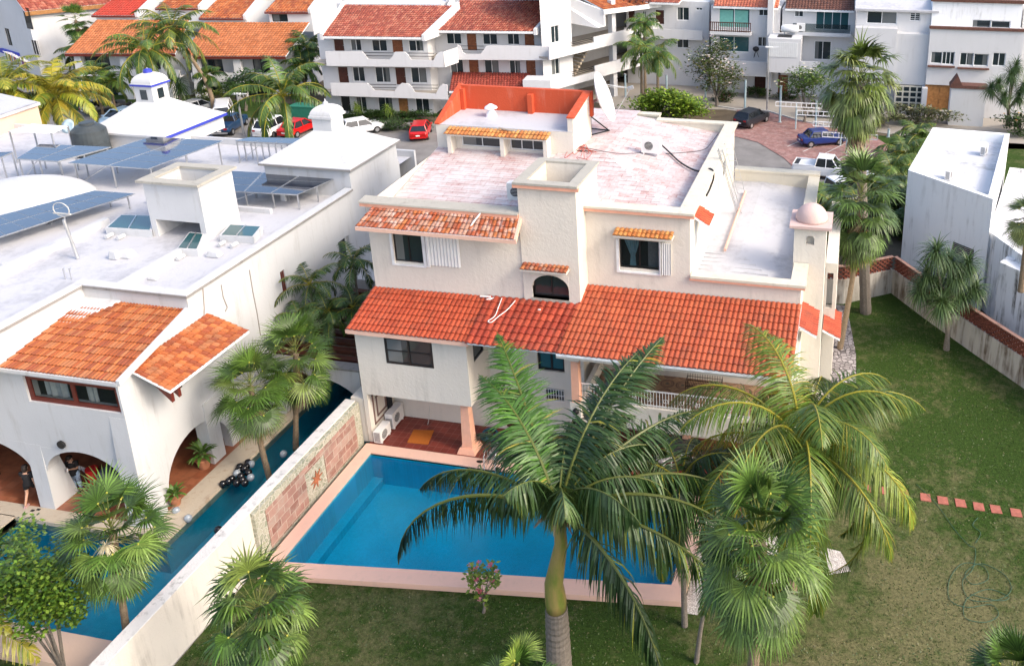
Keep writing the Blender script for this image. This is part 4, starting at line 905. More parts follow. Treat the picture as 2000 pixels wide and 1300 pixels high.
solar(SP((77, 281), 9.1), SP((218, 287), 9.1), SP((113, 315), 9.0), SP((31, 310), 9.0), 2, 3, 'raised solar array left of the black tank, its panels mirroring the tank')
solar(SP((440, 333), 8.6), SP((664, 345), 8.6), SP((581, 380), 8.5), SP((425, 372), 8.5), 3, 3, 'raised solar array between the grey-capped shaft and the white pyramid roof')
solar(SP((184, 372), 8.35), SP((264, 378), 8.35), SP((-30, 472), 8.3), SP((-75, 440), 8.3), 2, 8, 'long low solar array running out of frame behind the ring antenna mast')
solar(SP((486, 268), 9.0), SP((597, 270), 9.0), SP((575, 281), 9.0), SP((457, 275), 9.0), 3, 1, 'small far solar array seen edge-on behind the white pyramid roof', ground=7.62)
solar(SP((-60, 300), 9.1), SP((28, 296), 9.1), SP((-20, 316), 9.0), SP((-90, 310), 9.0), 1, 2, 'solar array cut by the left edge of the photo')
# ---- rooftop things
tk = thing('water_tank', 'round dark grey plastic water tank on the white roof', 'water tank', PZ(182, 297, 7.7))
m = MB(); m.lathe(tk.location, [(1.0, 0), (1.03, .05), (1.0, .1), (.98, .6), (1.0, .63), (.97, 1.2), (.95, 1.45), (.62, 1.75), (.45, 1.8)], 28); m.build('tank_body', M['tank'], tk, smooth=False)
m = MB(); m.lathe(tk.location+Vector((0, 0, 1.8)), [(.42, 0), (.42, .12), (.3, .16)], 20); m.build('tank_lid', M['tank'], tk)
dp = PZ(152, 505, 7.62); dm = thing('ring_antenna_mast', 'rusty antenna mast with a ring on top and a black yagi arm', 'antenna', dp)
m = MB(); m.tube([dp, dp+Vector((-.25, 0, 1.9))], .07, 8); m.build('mast', M['metal'], dm)
m = MB(); tp = dp+Vector((-.25, 0, 2.1)); m.tube([tp+Vector((.42*math.cos(a), 0, .3+.33*math.sin(a))) for a in (2*math.pi*k/16 for k in range(17))], .022, 6, False); m.beam(tp+Vector((-.45, 0, .1)), tp+Vector((.45, 0, .1)), .06); m.build('antenna_ring', M['kerb'], dm)
m = MB(); m.beam(tp+Vector((0, 0, -.1)), tp+Vector((-.85, 0, -.42)), .05); m.beam(tp+Vector((-.8, -.2, -.42)), tp+Vector((-.8, .2, -.42)), .03); m.beam(tp+Vector((-.6, -.2, -.33)), tp+Vector((-.6, .2, -.33)), .03); m.build('yagi_arm', M['black'], dm)
def skylight(pts, label, z=7.98):
    p = [PZ(x, y, z) for x, y in pts]; c = sum(p, Vector())/4; t = thing('roof_skylight', label, 'skylight', (c.x, c.y, 7.62))
    m = MB(); m.hexa([Vector((q.x, q.y, 7.6)) for q in p], [Vector((q.x, q.y, q.z-.02)) for q in p]); m.build('curb', M['white'], t, fix=True)
    g = MB(); q = [c+(a-c)*.9 for a in p]; g.poly(*[Vector((a.x, a.y, z-.01)) for a in q]); g.build('pane', M['glassblue'], t)
    f = MB(); f.beam((q[0]+q[1])/2, (q[2]+q[3])/2, .05); f.build('bar', M['metal'], t)
    for dx in (-.3, .35):
        v = MB(); v.tube([Vector((c.x+dx, q[0].y-.2, 7.72)), Vector((c.x+dx, q[0].y-.6, 7.72))], .1, 10); v.build('vent_pipe', M['white'], t)
skylight([(428, 459), (495, 462), (512, 441), (448, 437)], 'dark glass skylight right of the grey-capped roof shaft')
skylight([(205, 444), (296, 450), (300, 420), (235, 418)], 'pale glass skylight left of the grey-capped roof shaft')
skylight([(345, 485), (385, 487), (398, 455), (370, 452)], 'narrow glass skylight set below the opening of the grey-capped shaft')
k0 = PZ(60, 280, 7.62); ck = thing('rooftop_canopy', 'white flat canopy on thin posts in front of the peach wall', 'canopy', k0)
cc_ = [PZ(18, 256, 9.6), PZ(100, 260, 9.6), PZ(132, 246, 9.6), PZ(62, 242, 9.6)]
m = MB(); m.hexa([q-Vector((0, 0, .06)) for q in cc_], cc_); m.build('canopy_sheet', M['white_paint'], ck)
m = MB()
for q in cc_: m.beam(Vector((q.x, q.y, 7.62)), q, .07)
m.build('canopy_posts', M['metal'], ck)
dd_ = PZ(150, 285, 7.62); sd_ = thing('satellite_dish', 'small pale round satellite dish on a post left of the black tank', 'satellite dish', dd_)
m = MB(); m.tube([dd_, dd_+Vector((0, 0, 1.2))], .04, 6); m.build('dish_post', M['metal'], sd_); m = MB(); n0 = len(m.v); m.lathe((0, 0, 0), [(.02, 0), (.25, .04), (.45, .13), (.46, .15), (.25, .06), (.02, .02)], 20)
Mx = Matrix.Translation(dd_+Vector((-.1, -.1, 1.3))) @ Matrix.Rotation(R(62), 4, 'X'); m.v = [tuple(Mx @ Vector(v)) for v in m.v]; m.build('dish', M['glassblue'] if 0 else plain('pale_blue_dish', (.5, .62, .64), .4), sd_, smooth=True)

# ================================================================ right neighbour: white stained block and its low wing
RB = thing('white_block_house', 'white stained block house with air conditioners on its walled roof', 'house', (6, 53, 0))
Z7 = 7.0; A, B, C_, D = [PZ(x, y, Z7) for x, y in ((1774, 332), (1822, 249), (1972, 261), (1940, 389))]
def ringwall(pts, z0, z1, t, mat, parent, floor=None, fmat='membrane_d', name='wall'):
    c0 = sum(pts, Vector())/len(pts); inn = []
    n = len(pts)
    for i in range(n):
        a, b, c = pts[i-1], pts[i], pts[(i+1) % n]; d1 = (b-a).normalized(); d2 = (c-b).normalized(); n1 = Vector((-d1.y, d1.x, 0)); n2 = Vector((-d2.y, d2.x, 0))
        if (c0-b).dot(n1+n2) < 0: n1, n2 = -n1, -n2
        bis = (n1+n2).normalized(); inn.append(b+bis*t/max(.3, bis.dot(n1)))
    m = MB()
    for i in range(n):
        a, b, c, d = pts[i], pts[(i+1) % n], inn[(i+1) % n], inn[i]
        m.poly(*[Vector((q.x, q.y, z)) for q, z in ((a, z0), (b, z0), (b, z1), (a, z1))]); m.poly(*[Vector((q.x, q.y, z1)) for q in (a, b, c, d)])
        m.poly(*[Vector((q.x, q.y, z)) for q, z in ((d, floor), (c, floor), (c, z1), (d, z1))])
    o = m.build(name, M[mat], parent, fix=False)
    f = MB(); f.poly(*[Vector((q.x, q.y, floor)) for q in inn]); f.build('roof_surface', M[fmat], parent); return o
ringwall([A, B, C_, D], 0, Z7, .3, 'white2', RB, 6.35)
FA = Face((A.x, A.y), (D.x-A.x, D.y-A.y)); L_ = (D-A).length
hw = (L_*.62, L_*.86, 2.3, 3.6); m = MB(); FA.box(m, *hw, .0, .03); m.build('window', M['glass'], RB)
m = MB()
for k in range(12): FA.box(m, hw[0], hw[1], hw[2]+k*.11, hw[2]+k*.11+.03, .03, .06)
m.build('window_louvre', M['concrete'], RB)
m = MB(); E = [D+Vector((.05, .4, 0)), C_+Vector((.1, -1, 0)), C_+Vector((14, -3, 0)), Vector((22, 38, 0)), Vector((11.5, 39.5, 0))]
ringwall([Vector((q.x, q.y, 0)) for q in E], 0, 4.9, .3, 'stained', RB, 4.7, 'membrane', 'wing_wall')
m = MB(); m.hexa([(8.3, 44.5, 0), (9.8, 42.9, 0), (10.9, 44.5, 0), (9.2, 46, 0)], [(8.3, 44.5, 4.4), (9.8, 42.9, 4.4), (10.9, 44.5, 4.4), (9.2, 46, 4.4)]); m.build('wing_pier', M['stained'], RB)
def ac_unit(p, rz, label, size=(.8, .32, .55), group='air conditioners', grille_side=False):
    t = thing('air_conditioner', label, 'air conditioner', p, group); sx, sy, sz = size; Mx = Matrix.Translation(Vector(p)) @ Matrix.Rotation(rz, 4, 'Z')
    def b(mb, mat, name): 
        mb.v = [tuple(Mx @ Vector(v)) for v in mb.v]; return mb.build(name, M[mat], t)
    m = MB(); m.box(-sx/2, sx/2, -sy/2, sy/2, .08, sz+.08); m.box(-sx/2+.08, -sx/2+.14, -sy/2, sy/2, 0, .08); m.box(sx/2-.14, sx/2-.08, -sy/2, sy/2, 0, .08); b(m, 'plasticwhite', 'casing')
    m = MB(); m.prism([(-.1+.22*math.cos(a), -sy/2-.004, sz/2+.08+.22*math.sin(a)) for a in (2*math.pi*k/20 for k in range(20))], (0, -.006, 0)); b(m, 'black', 'fan_opening')
    m = MB()
    for k in range(7): 
        h = -.2+k*.066; w = math.sqrt(max(.001, .22**2-h*h)); m.box(-.1-w, -.1+w, -sy/2-.02, -sy/2-.012, sz/2+.08+h-.006, sz/2+.08+h+.006)
    b(m, 'plasticwhite', 'fan_grille')
    m = MB()
    for k in range(8): m.box(-sx/2-.006, -sx/2-.001, -sy/2+.04, sy/2-.04, .14+k*.06, .165+k*.06)
    b(m, 'black', 'side_vents'); return t
q = PZ(1853, 350, 6.36); ac_unit(q, R(70), 'small air conditioner by the low edge of the white walled roof, wires beside it'); q = PZ(1921, 302, 6.36); ac_unit(q, R(70), 'air conditioner in the far corner of the white walled roof, black hose bent above it')
q = PZ(1273, 300, 11.05); ac_unit(q, R(-3), 'air conditioner with a round fan on the pinkish whitewashed roof', (.95, .38, .75))
q = PZ(996, 390, 10.35); ac_unit(Vector((-13.85, 32.7, PY(992, 391, 32.5).z-.05)), 0, 'air conditioner tucked against the left side of the cream chimney', (.95, .4, .75))
ac_unit(Vector((-19.75, 30.55, .27)), R(90), 'larger air conditioner on the patio floor at the back corner', (.95, .38, .75))
ac_unit(Vector((-19.75, 29.45, .27)), R(90), 'lower air conditioner on the patio floor nearest the pool', (.85, .35, .55))
# ---- lattice wall round the lawn
GW = thing('garden_wall', 'stained cream garden wall topped with a red brick lattice around the lawn', 'wall', (3, 47, 0))
WP = [Vector(p) for p in ((-1.2, 46.2, 0), (.2, 46.4, 0), (3.0, 48.3, 0), (4.7, 45.7, 0), (7.1, 42.3, 0), (9.3, 39.3, 0), (18, 28.5, 0), (24, 20, 0))]
a = MB(); b = MB(); c = MB()
for i in range(len(WP)-1):
    p, q = WP[i], WP[i+1]; F_ = Face((p.x, p.y), (q.x-p.x, q.y-p.y)); L_ = (q-p).length; H0 = 1.58
    F_.box(a, 0, L_, 0, H0, -.25, 0)
    for r_ in range(6):                   # pierced brick courses
        n = int(L_/.31)
        for k in range(n):
            u = (k+(.5 if r_ % 2 else 0))*L_/n; F_.box(b, u, min(L_, u+.205), H0+r_*.134, H0+r_*.134+.085, -.2, -.06)
        F_.box(b, 0, L_, H0+r_*.134+.085, H0+r_*.134+.10, -.16, -.10)
    F_.box(c, -.02, L_+.02, H0+.80, H0+.84, -.24, -.02)
    if i in (2, 4, 5): F_.box(a, L_-.3, L_, H0, H0+.795, -.24, -.03)
a.build('wall', M['cream_wall'], GW); M['brickplain'] = plain('brick', (.19, .06, .037), .9, var=.35, vs=6); b.build('brick_lattice', M['brickplain'], GW); c.build('wall_coping', M['coping_dull'], GW)

# cracks and pipe on the long wall, small lumps and pipes on the roof
m = MB()
for pts in (((487, 527), (494, 570), (502, 610), (509, 655)), ((432, 556), (436, 580), (444, 600), (440, 608)), ((396, 560), (399, 600), (398, 640))):
    P_ = [PX(x, y, -26.04) for x, y in pts]
    for a, b in zip(P_, P_[1:]): m.beam(a, b, .012, .05)
m.build('wall_cracks', plain_('crack_stain', (.25, .22, .2), .9), NH)
r = random.Random(21)
for i, (x, y, w, h, lb) in enumerate(((245, 500, .9, .22, 'low white plastered lump on the roof left of the grey-capped shaft'), (300, 545, .5, .10, 'round white roof hatch near the front parapet'), (420, 500, .7, .2, 'white plastered pipe hump right of the narrow skylight'), (225, 505, .5, .3, 'small white plastered block beside the ring antenna mast'), (555, 392, .35, .3, 'small white pipe stub under the right solar array'), (20, 520, .8, .15, 'low white slab on the roof near the left edge'))):
    p = PZ(x, y, 7.61); m = MB(); m.hexa([p+Vector(q) for q in ((-w*.5, -w*.3, 0), (w*.5, -w*.3, 0), (w*.45, w*.35, 0), (-w*.5, w*.3, 0))], [p+Vector(q) for q in ((-w*.35, -w*.2, h*1.4), (w*.35, -w*.2, h*1.4), (w*.3, w*.2, h*1.4), (-w*.35, w*.2, h*1.4))]); tag(m.build('roof_lump', M['white'], bevel=.05), lb, 'roof fitting')
wire_ = MB(); a, b = PZ(128, 530, 7.65), PZ(145, 512, 7.65)
for k in range(2): q = PZ(128+k*12, 545, 7.62); wire_.tube([q, q+Vector((0, 0, .5)), q+Vector((.1, 0, .55))], .025, 6)
tag(wire_.build('roof_conduits', M['metal']), 'two thin bent conduits near the foot of the ring antenna mast', 'conduit')
for i, (y0, lb) in enumerate(((30.2, 'grey drainpipe stub row low on the long white wall'),)):
    pass
# ================================================================ street and buildings behind
sheet('street', [(-140, 47), (-1.3, 47), (-1.3, 66), (6, 66), (6, 73), (-9, 77), (-26, 80), (-36, 76), (-60, 77), (-140, 92)], 'asphalt', -.03)
pv = [PZ(x, y, .0) for x, y in ((1418, 262), (1432, 245), (1440, 214), (1500, 216), (1620, 250), (1700, 262), (1760, 300), (1700, 372), (1560, 335), (1530, 308), (1480, 278))]
sheet('parking_pavers', [(p.x, p.y) for p in pv], 'pavers', .012)
sheet('forecourt', [(-13, 86), (12, 78), (30, 80), (30, 95), (-40, 95), (-24, 84)], 'concrete', .0)
sheet('front_lawn', [(-90, 72), (-48, 74.6), (-48, 79), (-90, 80)], 'grass', .0)
m = MB()
for k in range(8): 
    p = PZ(1590+k*30, 262+k*9, .02); q = p+Vector((-2.2, -4.2, 0)); 
    m.prism([p, p+Vector((.1, 0, 0)), q+Vector((.1, 0, 0)), q], (0, 0, .006))
struct(m.build('parking_lines', M['kerb'], fix=True))
m = MB(); pk = [PZ(x, y, .0) for x, y in ((1400, 208), (1436, 214), (1500, 218), (1560, 236), (1620, 248))]
for a, b in zip(pk, pk[1:]): m.beam(a+Vector((0, 0, .05)), b+Vector((0, 0, .05)), .18, .14)
struct(m.build('kerb', M['kerb']))
def tileroof(parent, tl, tr, br, bl, pal=BRICKR, cw=.32, rl=.45, seed=1, fascia='frame_white', ft=.22, name='roof_tiles', clip=None, mat='tile'):
    t = tile_field(tl, tr, br, bl, cw, rl, pal, .07, seed, clip=clip); slab_under(t, tl, tr, br, bl, .12); o = t.build(name, M[mat], parent)
    br, bl = Vector(br), Vector(bl); n = Vector((br-bl).cross(Vector((0, 0, 1)))).normalized()*.03
    m = MB(); m.prism([bl-Vector((0, 0, ft)), br-Vector((0, 0, ft)), br-Vector((0, 0, .012)), bl-Vector((0, 0, .012))], n); m.build('fascia', M[fascia], parent, fix=True); return o
# ---- three-storey apartment block ---------------------------------------
AP = thing('apartment_block', 'white three-storey apartment block with red tiled roofs, brown doors and scalloped balcony walls', 'apartment building', (-40, 82, 0))
AP.location = (0, 0, 0)
g0 = PZ(798, 224, 0); ang = R(7.9); U = (math.cos(ang), math.sin(ang)); F1 = Face(g0, U); F1b = Face(F1.at(0, 0, 1.6), U); F2 = Face(F1.at(0, 0, -2.2), U); F2b = Face(F1.at(0, 0, -.6), U)
def holes(F, L): return [F.rect(*q) for q in L]
D1 = holes(F1, [(651, 77, 673, 100), (765, 78, 788, 103), (659, 131, 682, 162), (771, 132, 794, 166), (665, 188, 686, 218), (777, 190, 799, 222)])
W1 = holes(F1, [(683, 77, 707, 100), (725, 78, 757, 101), (797, 79, 828, 101), (687, 131, 714, 160), (731, 131, 764, 162), (801, 132, 835, 163), (694, 189, 718, 219), (737, 190, 769, 221), (810, 190, 840, 221)])
D2 = holes(F2, [(911, 66, 932, 99), (1024, 67, 1044, 89), (915, 117, 936, 147), (1027, 118, 1047, 149)])
W2 = holes(F2, [(871, 65, 902, 87), (942, 66, 972, 88), (990, 66, 1015, 88), (878, 116, 906, 146), (945, 117, 976, 148), (994, 118, 1018, 149)])
uL, uR = F1.uz(632, 160)[0], F1.uz(846, 200)[0]; zT1 = F1.uz(800, 70)[1]; vL, vR = F2.uz(846, 80)[0], F2.uz(1066, 100)[0]; zT2 = F2.uz(950, 62)[1]
m = MB(); block(m, F1, uL, uR, 0, zT1, 9, D1+W1); m.build('wall', M['white_far'], AP); m = MB(); block(m, F2, vL, vR, 0, zT2, 9, D2+W2); m.build('wall', M['white_far'], AP)
for i, h in enumerate(D1): door(F1, h, AP, ['wooddark', 'wood', 'wooddark', 'wooddark', 'black', 'woodlight'][i], .1)
for h in W1: window(F1, h, AP, 'frame_white', 'glass', .1, .06, 1)
for i, h in enumerate(D2): door(F2, h, AP, 'wood', .1)
for h in W2: window(F2, h, AP, 'frame_white', 'glass', .1, .06, 1)
def scallop(F, px, name='balcony_parapet', t=.16):
    m = MB(); m.prism([PP(x, y, F.a, F.n) for x, y in px], -F.n*t); return m.build(name, M['white_far'], AP, fix=True)
scallop(F1b, [(635, 101), (706, 101), (712, 106), (719, 116), (760, 117), (766, 111), (771, 102), (790, 102), (797, 108), (803, 117), (846, 119), (852, 107), (858, 102), (866, 102), (867, 132), (638, 129)])
scallop(F1b, [(645, 163), (717, 163), (724, 168), (731, 177), (770, 179), (777, 169), (784, 163), (797, 164), (804, 170), (810, 181), (851, 184), (858, 170), (864, 165), (873, 166), (875, 195), (648, 187)])
scallop(F2b, [(893, 88), (899, 91), (904, 103), (909, 106), (938, 106), (944, 99), (949, 90), (957, 89), (1073, 91), (1075, 118), (890, 117)])
for F_, x0, x1, ys in ((F1b, 711, 768, (103, 109)), (F1b, 797, 848, (104, 110)), (F1b, 722, 774, (165, 171)), (F1b, 804, 855, (166, 172)), (F2b, 901, 945, (90, 97))):
    m = MB()
    for y in ys: a = PP(x0, y, F_.a-F_.n*.08, F_.n); b = PP(x1, y, F_.a-F_.n*.08, F_.n); b.z = a.z; m.beam(a, b, .05)
    m.build('balcony_rail', M['blackmetal'], AP)
for F_, Fw, a, b, zy in ((F1b, F1, uL, F1b.uz(866, 130)[0], F1b.uz(700, 128)[1]), (F1b, F1, uL, F1b.uz(873, 190)[0], F1b.uz(700, 187)[1]), (F2b, F2, vL, F2b.uz(1075, 118)[0], F2b.uz(950, 117)[1])):
    m = MB(); F_.box(m, a, b, zy+.02, zy+.22, -1.62, -.17); m.build('balcony_slab', M['concrete'], AP)
# slanting link of the two balconies and the red-roofed porch
a = PP(866, 102, F1b.a, F1b.n); b = PP(893, 88, F2b.a, F2b.n); zd = PP(867, 132, F1b.a, F1b.n).z
m = MB(); m.prism([a, Vector((a.x, a.y, zd)), Vector((b.x, b.y, zd)), Vector((b.x, b.y, a.z))], (-.1, .15, 0)); m.build('balcony_parapet', M['white_far'], AP, fix=True)
a = PP(865, 166, F1b.a, F1b.n); zt3 = a.z
e0 = F1b.at(uL-.4, zT1-.25, .6); 
z_e = PP(700, 72, F1b.a, F1b.n).z; z_r = z_e+2.1; ua, ub = F1b.uz(630, 72)[0], F1b.uz(823, 74)[0]
tileroof(AP, F1b.at(ua-.5, z_r, -6.0), F1b.at(ub+1.6, z_r, -6.0), F1b.at(ub, z_e, 0), F1b.at(ua, z_e, 0), BRICKR, .30, .42, 31)
z_e2 = PP(950, 61, F2b.a, F2b.n).z; z_r2 = z_e2+2.1; va, vb = F2b.uz(854, 58)[0], F2b.uz(1041, 62)[0]
tileroof(AP, F2b.at(va+.6, z_r2, -6.0), F2b.at(vb+1.9, z_r2, -6.0), F2b.at(vb, z_e2, 0), F2b.at(va, z_e2, 0), BRICKR, .30, .42, 32)
for F_, u, zr, ze, s in ((F1b, ub, z_r, z_e, 1), (F2b, vb, z_r2, z_e2, 1), (F1b, ua-.3, z_r, z_e, -1), (F2b, va-.2, z_r2, z_e2, -1)):
    m = MB(); p = [F_.at(u+.05, ze-.35, .05), F_.at(u+.05, ze+.25, .05), F_.at(u+(1.75 if s > 0 else -.1), zr+.4, -6.2), F_.at(u+(1.75 if s > 0 else -.1), zr-2.4, -6.2)]
    m.prism(p, F_.u*.3); m.build('gable_parapet', M['white_far'], AP, fix=True)
m = MB(); F2.box(m, vL, vR, zT2, zT2+2.6, -9, -5.0); F1.box(m, uL, uR, zT1, zT1+2.3, -9, -5.0); m.build('upper_wall', M['white_far'], AP)
p0 = PP(877, 178, F1b.a, F1b.n); p1 = F1b.at(F1b.uz(1035, 178)[0], p0.z, 0)
tileroof(AP, F2.at(F2.uz(885, 150)[0], p0.z+1.0, .02), F2.at(F2.uz(1036, 154)[0], p0.z+1.0, .02), p1, p0, [(.36, .07, .05), (.42, .09, .06), (.32, .06, .04)], .3, .4, 33)
m = MB(); F1b.box(m, F1b.uz(1022, 178)[0], F1b.uz(1076, 178)[0], 0, p0.z+1.2, -2, -.02); m.build('porch_wall', M['white_far'], AP)
# angled stair wing
g2 = F2.at(vR, 0, 1.6); FW = Face(g2, (.444, .896)); WL = 22
WW = holes(FW, [(1076, 52, 1093, 82), (1077, 117, 1094, 144)]); zW = PP(1075, 40, FW.a, FW.n).z
m = MB(); wall_mesh(m, FW, 0, 4.2, 0, zW+3, WW); m.poly(FW.at(4.2, 0), FW.at(4.2, 0, -5), FW.at(4.2, zW+3, -5), FW.at(4.2, zW+3)); m.poly(FW.at(0, zW+3), FW.at(4.2, zW+3), FW.at(4.2, zW+3, -6), FW.at(0, zW+3, -6)); m.build('wall', M['white_far'], AP)
for h in WW: window(FW, h, AP, 'frame_white', 'glass', .1, .06, 1)
for y0, y1, nm in ((92, 117, 'a'), (152, 178, 'b')):
    zt = PP(1076, y0, FW.a+FW.n*1.2, FW.n).z; zb = PP(1076, y1, FW.a+FW.n*1.2, FW.n).z
    m = MB(); FW.box(m, -.2, 2.8, zb, zt, 1.05, 1.2); FW.box(m, 2.8, 6.2, zb, zb+.55*(zt-zb), 1.05, 1.2); FW.box(m, 6.2, WL, zb, zt, 1.05, 1.2); m.build('balcony_parapet', M['white_far'], AP)
    m = MB(); FW.box(m, -.2, WL, zb, zb+.18, -4.5, 1.04); m.build('balcony_slab', M['concrete'], AP)
    m = MB()
    for k in range(3): m.beam(FW.at(2.8, zb+(zt-zb)*(.7+.14*k), 1.12), FW.at(6.2, zb+(zt-zb)*(.7+.14*k), 1.12), .05)
    m.build('balcony_rail', M['blackmetal'], AP)
m = MB()
for u in (9.5, 17.5, 21.5): FW.box(m, u, u+.6, 0, zW+1.0, .2, .8)
FW.box(m, 4.2, WL, 0, zW+1, -5, -4.6); m.build('column', M['white_far'], AP)
m = MB()
for k in range(9): FW.box(m, 4.6+.28*k, 4.9+.28*k, 3.3+.3*k, 3.5+.3*k, -1.6, -.2)
m.build('stair', M['limestone'], AP)
zz = PP(1212, 24, FW.at(WL, 0, 1.5), FW.n).z; zc_ = zz-.3
tileroof(AP, FW.at(7, zc_+3.6, -6.5), FW.at(WL+2, zc_+2.8, -6.5), FW.at(WL, zc_+.2, 1.5), FW.at(7.5, zc_+.9, 1.5), ORANGE, .32, .45, 34, ft=.5)
m = MB(); m.prism([FW.at(6.5, zc_-.9, 1.4), FW.at(7.6, zc_-.9, 1.4), FW.at(7.6, zc_+.75, 1.4), FW.at(3.5, zc_+3.9, -6.3), FW.at(3.2, zc_+.2, -6.3)], FW.u*.25); m.build('gable_parapet', M['white_far'], AP, fix=True)
# pergola slats joining the block to the right-hand row
# ---- orange-roofed terrace at the back left -------------------------------
OT = thing('orange_roof_terrace', 'row of white terraced houses with broad orange tiled roofs and dark windows', 'terraced houses', (0, 0, 0))
g = PZ(234, 193, 0); FO = Face(g, (math.cos(R(10.5)), math.sin(R(10.5)))); FOw = Face(FO.at(0, 0, -1.6), (FO.u.x, FO.u.y))
def orange_unit(x0, x1, ye, xt0, xt1, yt, seed, wins, parap):
    ze = PP((x0+x1)/2, ye, FO.a, FO.n).z; u0, u1 = FO.uz(x0, ye)[0], FO.uz(x1, ye)[0]
    t0, t1 = u0, u1; dz = 2.3; dy = -7.0
    a = FO.at(0, ze+dz, dy); v0 = (PP(xt0, yt, a, FO.n)-FO.a).dot(FO.u); v1 = (PP(xt1, yt, a, FO.n)-FO.a).dot(FO.u)
    tileroof(OT, FO.at(v0, ze+dz, dy), FO.at(v1, ze+dz, dy), FO.at(u1, ze, .3), FO.at(u0, ze, .3), [(.56, .19, .07), (.62, .22, .085), (.50, .16, .055)], .34, .45, seed, 'frame_red', .3)
    W = holes(FOw, wins); m = MB(); block(m, FOw, u0+.6, u1-.2, 0, ze+.1, 12, W); m.build('wall', M['white_far'], OT)
    for h in W: window(FOw, h, OT, 'frame_black', 'glass', .15, .07, 2)
    for (xa_, ya_, xb_, yb_) in parap:
        h = FO.rect(xa_, ya_, xb_, yb_); m = MB(); FO.box(m, *h, -.2, .0); FO.box(m, h[0], h[1], h[2], h[2]+.15, -1.6, -.2); m.build('balcony_parapet', M['white_far'], OT)
    for u in (u0+1.0, (u0+u1)/2, u1-1.6):
        m = MB(); m.hexa([FO.at(u-.5, 0, .25), FO.at(u+.5, 0, .25), FO.at(u+.5, 0, -.5), FO.at(u-.5, 0, -.5)], [FO.at(u-.35, ze-.1, -.05), FO.at(u+.35, ze-.1, -.05), FO.at(u+.35, ze-.1, -.5), FO.at(u-.35, ze-.1, -.5)]); m.build('pier', M['white_far'], OT)
    return ze, v0, v1
zo, v0, v1 = orange_unit(130, 345, 104, 192, 372, 52, 41, [(157, 110, 218, 137), (298, 108, 336, 136), (190, 152, 232, 188), (250, 150, 300, 188)], [(150, 137, 352, 152)])
zo2, w0, w1 = orange_unit(360, 560, 109, 402, 606, 57, 42, [(375, 116, 438, 143), (492, 116, 540, 143), (395, 163, 438, 198), (470, 163, 530, 198)], [(372, 143, 560, 160)])
def upper(x0, x1, yb, yt, d, h, pal, seed, win=None, zz=0):
    A0 = FO.at(0, 0, d); Fu = Face(A0, (FO.u.x, FO.u.y)); z1 = PP((x0+x1)/2, yt, A0, FO.n).z; z0 = PP((x0+x1)/2, yb, A0, FO.n).z
    u0, u1 = Fu.uz(x0, yt)[0], Fu.uz(x1, yt)[0]; W = [Fu.rect(*win)] if win else []
    m = MB(); wall_mesh(m, Fu, u0, u1, z0-1, z1, W); b1, b2 = 9., h
    m.poly(Fu.at(u1, z0-2), Fu.at(u1, z0-2, -b1), Fu.at(u1, z1+b2+.5, -b1), Fu.at(u1, z1+.5)); m.poly(Fu.at(u0, z0-2, -b1), Fu.at(u0, z0-2), Fu.at(u0, z1+.2), Fu.at(u0, z1+b2+.2, -b1)); m.build('upper_wall', M['white_far'], OT)
    for w in W: window(Fu, w, OT, 'frame_black', 'glass', .15, .07, 1)
    tileroof(OT, Fu.at(u0+.2, z1+b2, -b1), Fu.at(u1-.2, z1+b2, -b1), Fu.at(u1-.2, z1+.05, .3), Fu.at(u0-.3, z1+.05, .3), pal, .34, .45, seed, 'frame_red', .2)
    m = MB(); m.prism([Fu.at(u1-.2, z1-.1, .3), Fu.at(u1-.2, z1+.4, .3), Fu.at(u1-.2, z1+b2+.4, -b1), Fu.at(u1-.2, z1+b2-.4, -b1)], Fu.u*.3); m.build('gable_parapet', M['white_far'], OT, fix=True)
upper(187, 270, 52, 31, -7.2, 3.2, [(.50, .055, .03), (.52, .06, .032)], 43)
upper(311, 393, 17+22, 17, -8.0, 3.2, ORANGE, 44); upper(396, 481, 57, 36, -7.2, 3.4, ORANGE, 45); upper(524, 607, 45, 24, -7.2, 3.2, ORANGE, 46, (530, 28, 563, 43))
# ---- gabled white house at top left ---------------------------------------
GH = thing('gabled_house', 'white gabled house with three tall dark windows and flags at the top left corner', 'house', (0, 0, 0))
c0 = PZ(82, 150, 0); FG = Face(c0, (.943, -.334)); FG2 = Face(c0, (.563, .826))
W = [FG.rect(*q) for q in ((44, 14, 66, 58), (8, 55, 25, 90), (60, 78, 77, 108))]; zg = FG.uz(72, 24)[1]; uG = FG.uz(-40, 60)[0]
m = MB(); wall_mesh(m, FG, uG, 0, 0, zg-.5, [h for h in W if h[3] < zg-.5]); h_ = 9
m.poly(FG.at(uG, zg-.5), FG.at(0, zg-.5), FG.at(0, zg), FG.at(-4.5, zg+3.6), FG.at(uG, zg+3.6)); wall_mesh(m, FG2, 0, 13, 0, zg-.3, []); m.build('wall', M['white_far'], GH)
for h in W:
    if h[3] < zg-.5: window(FG, h, GH, 'frame_black', 'glass', .1, .1, 1)
    else:
        b = MB(); FG.box(b, *h, .01, .05); b.build('window', M['glass'], GH)
tileroof(GH, FG.at(-4.8, zg+3.9, .0), FG.at(-4.8, zg+3.9, .0)+FG2.u*14, FG2.at(14, zg-.1, .5), FG2.at(-.2, zg-.1, .5), BRICKR, .34, .45, 47, 'woodlight', .5)
tileroof(GH, FG.at(-9, zg+1, 2.0), FG.at(-7.2, zg+1, 2.0), FG.at(-7.4, zg-1.2, 4.4), FG.at(-9.5, zg-1.2, 4.4), BRICKR, .34, .45, 48)
r = random.Random(8)
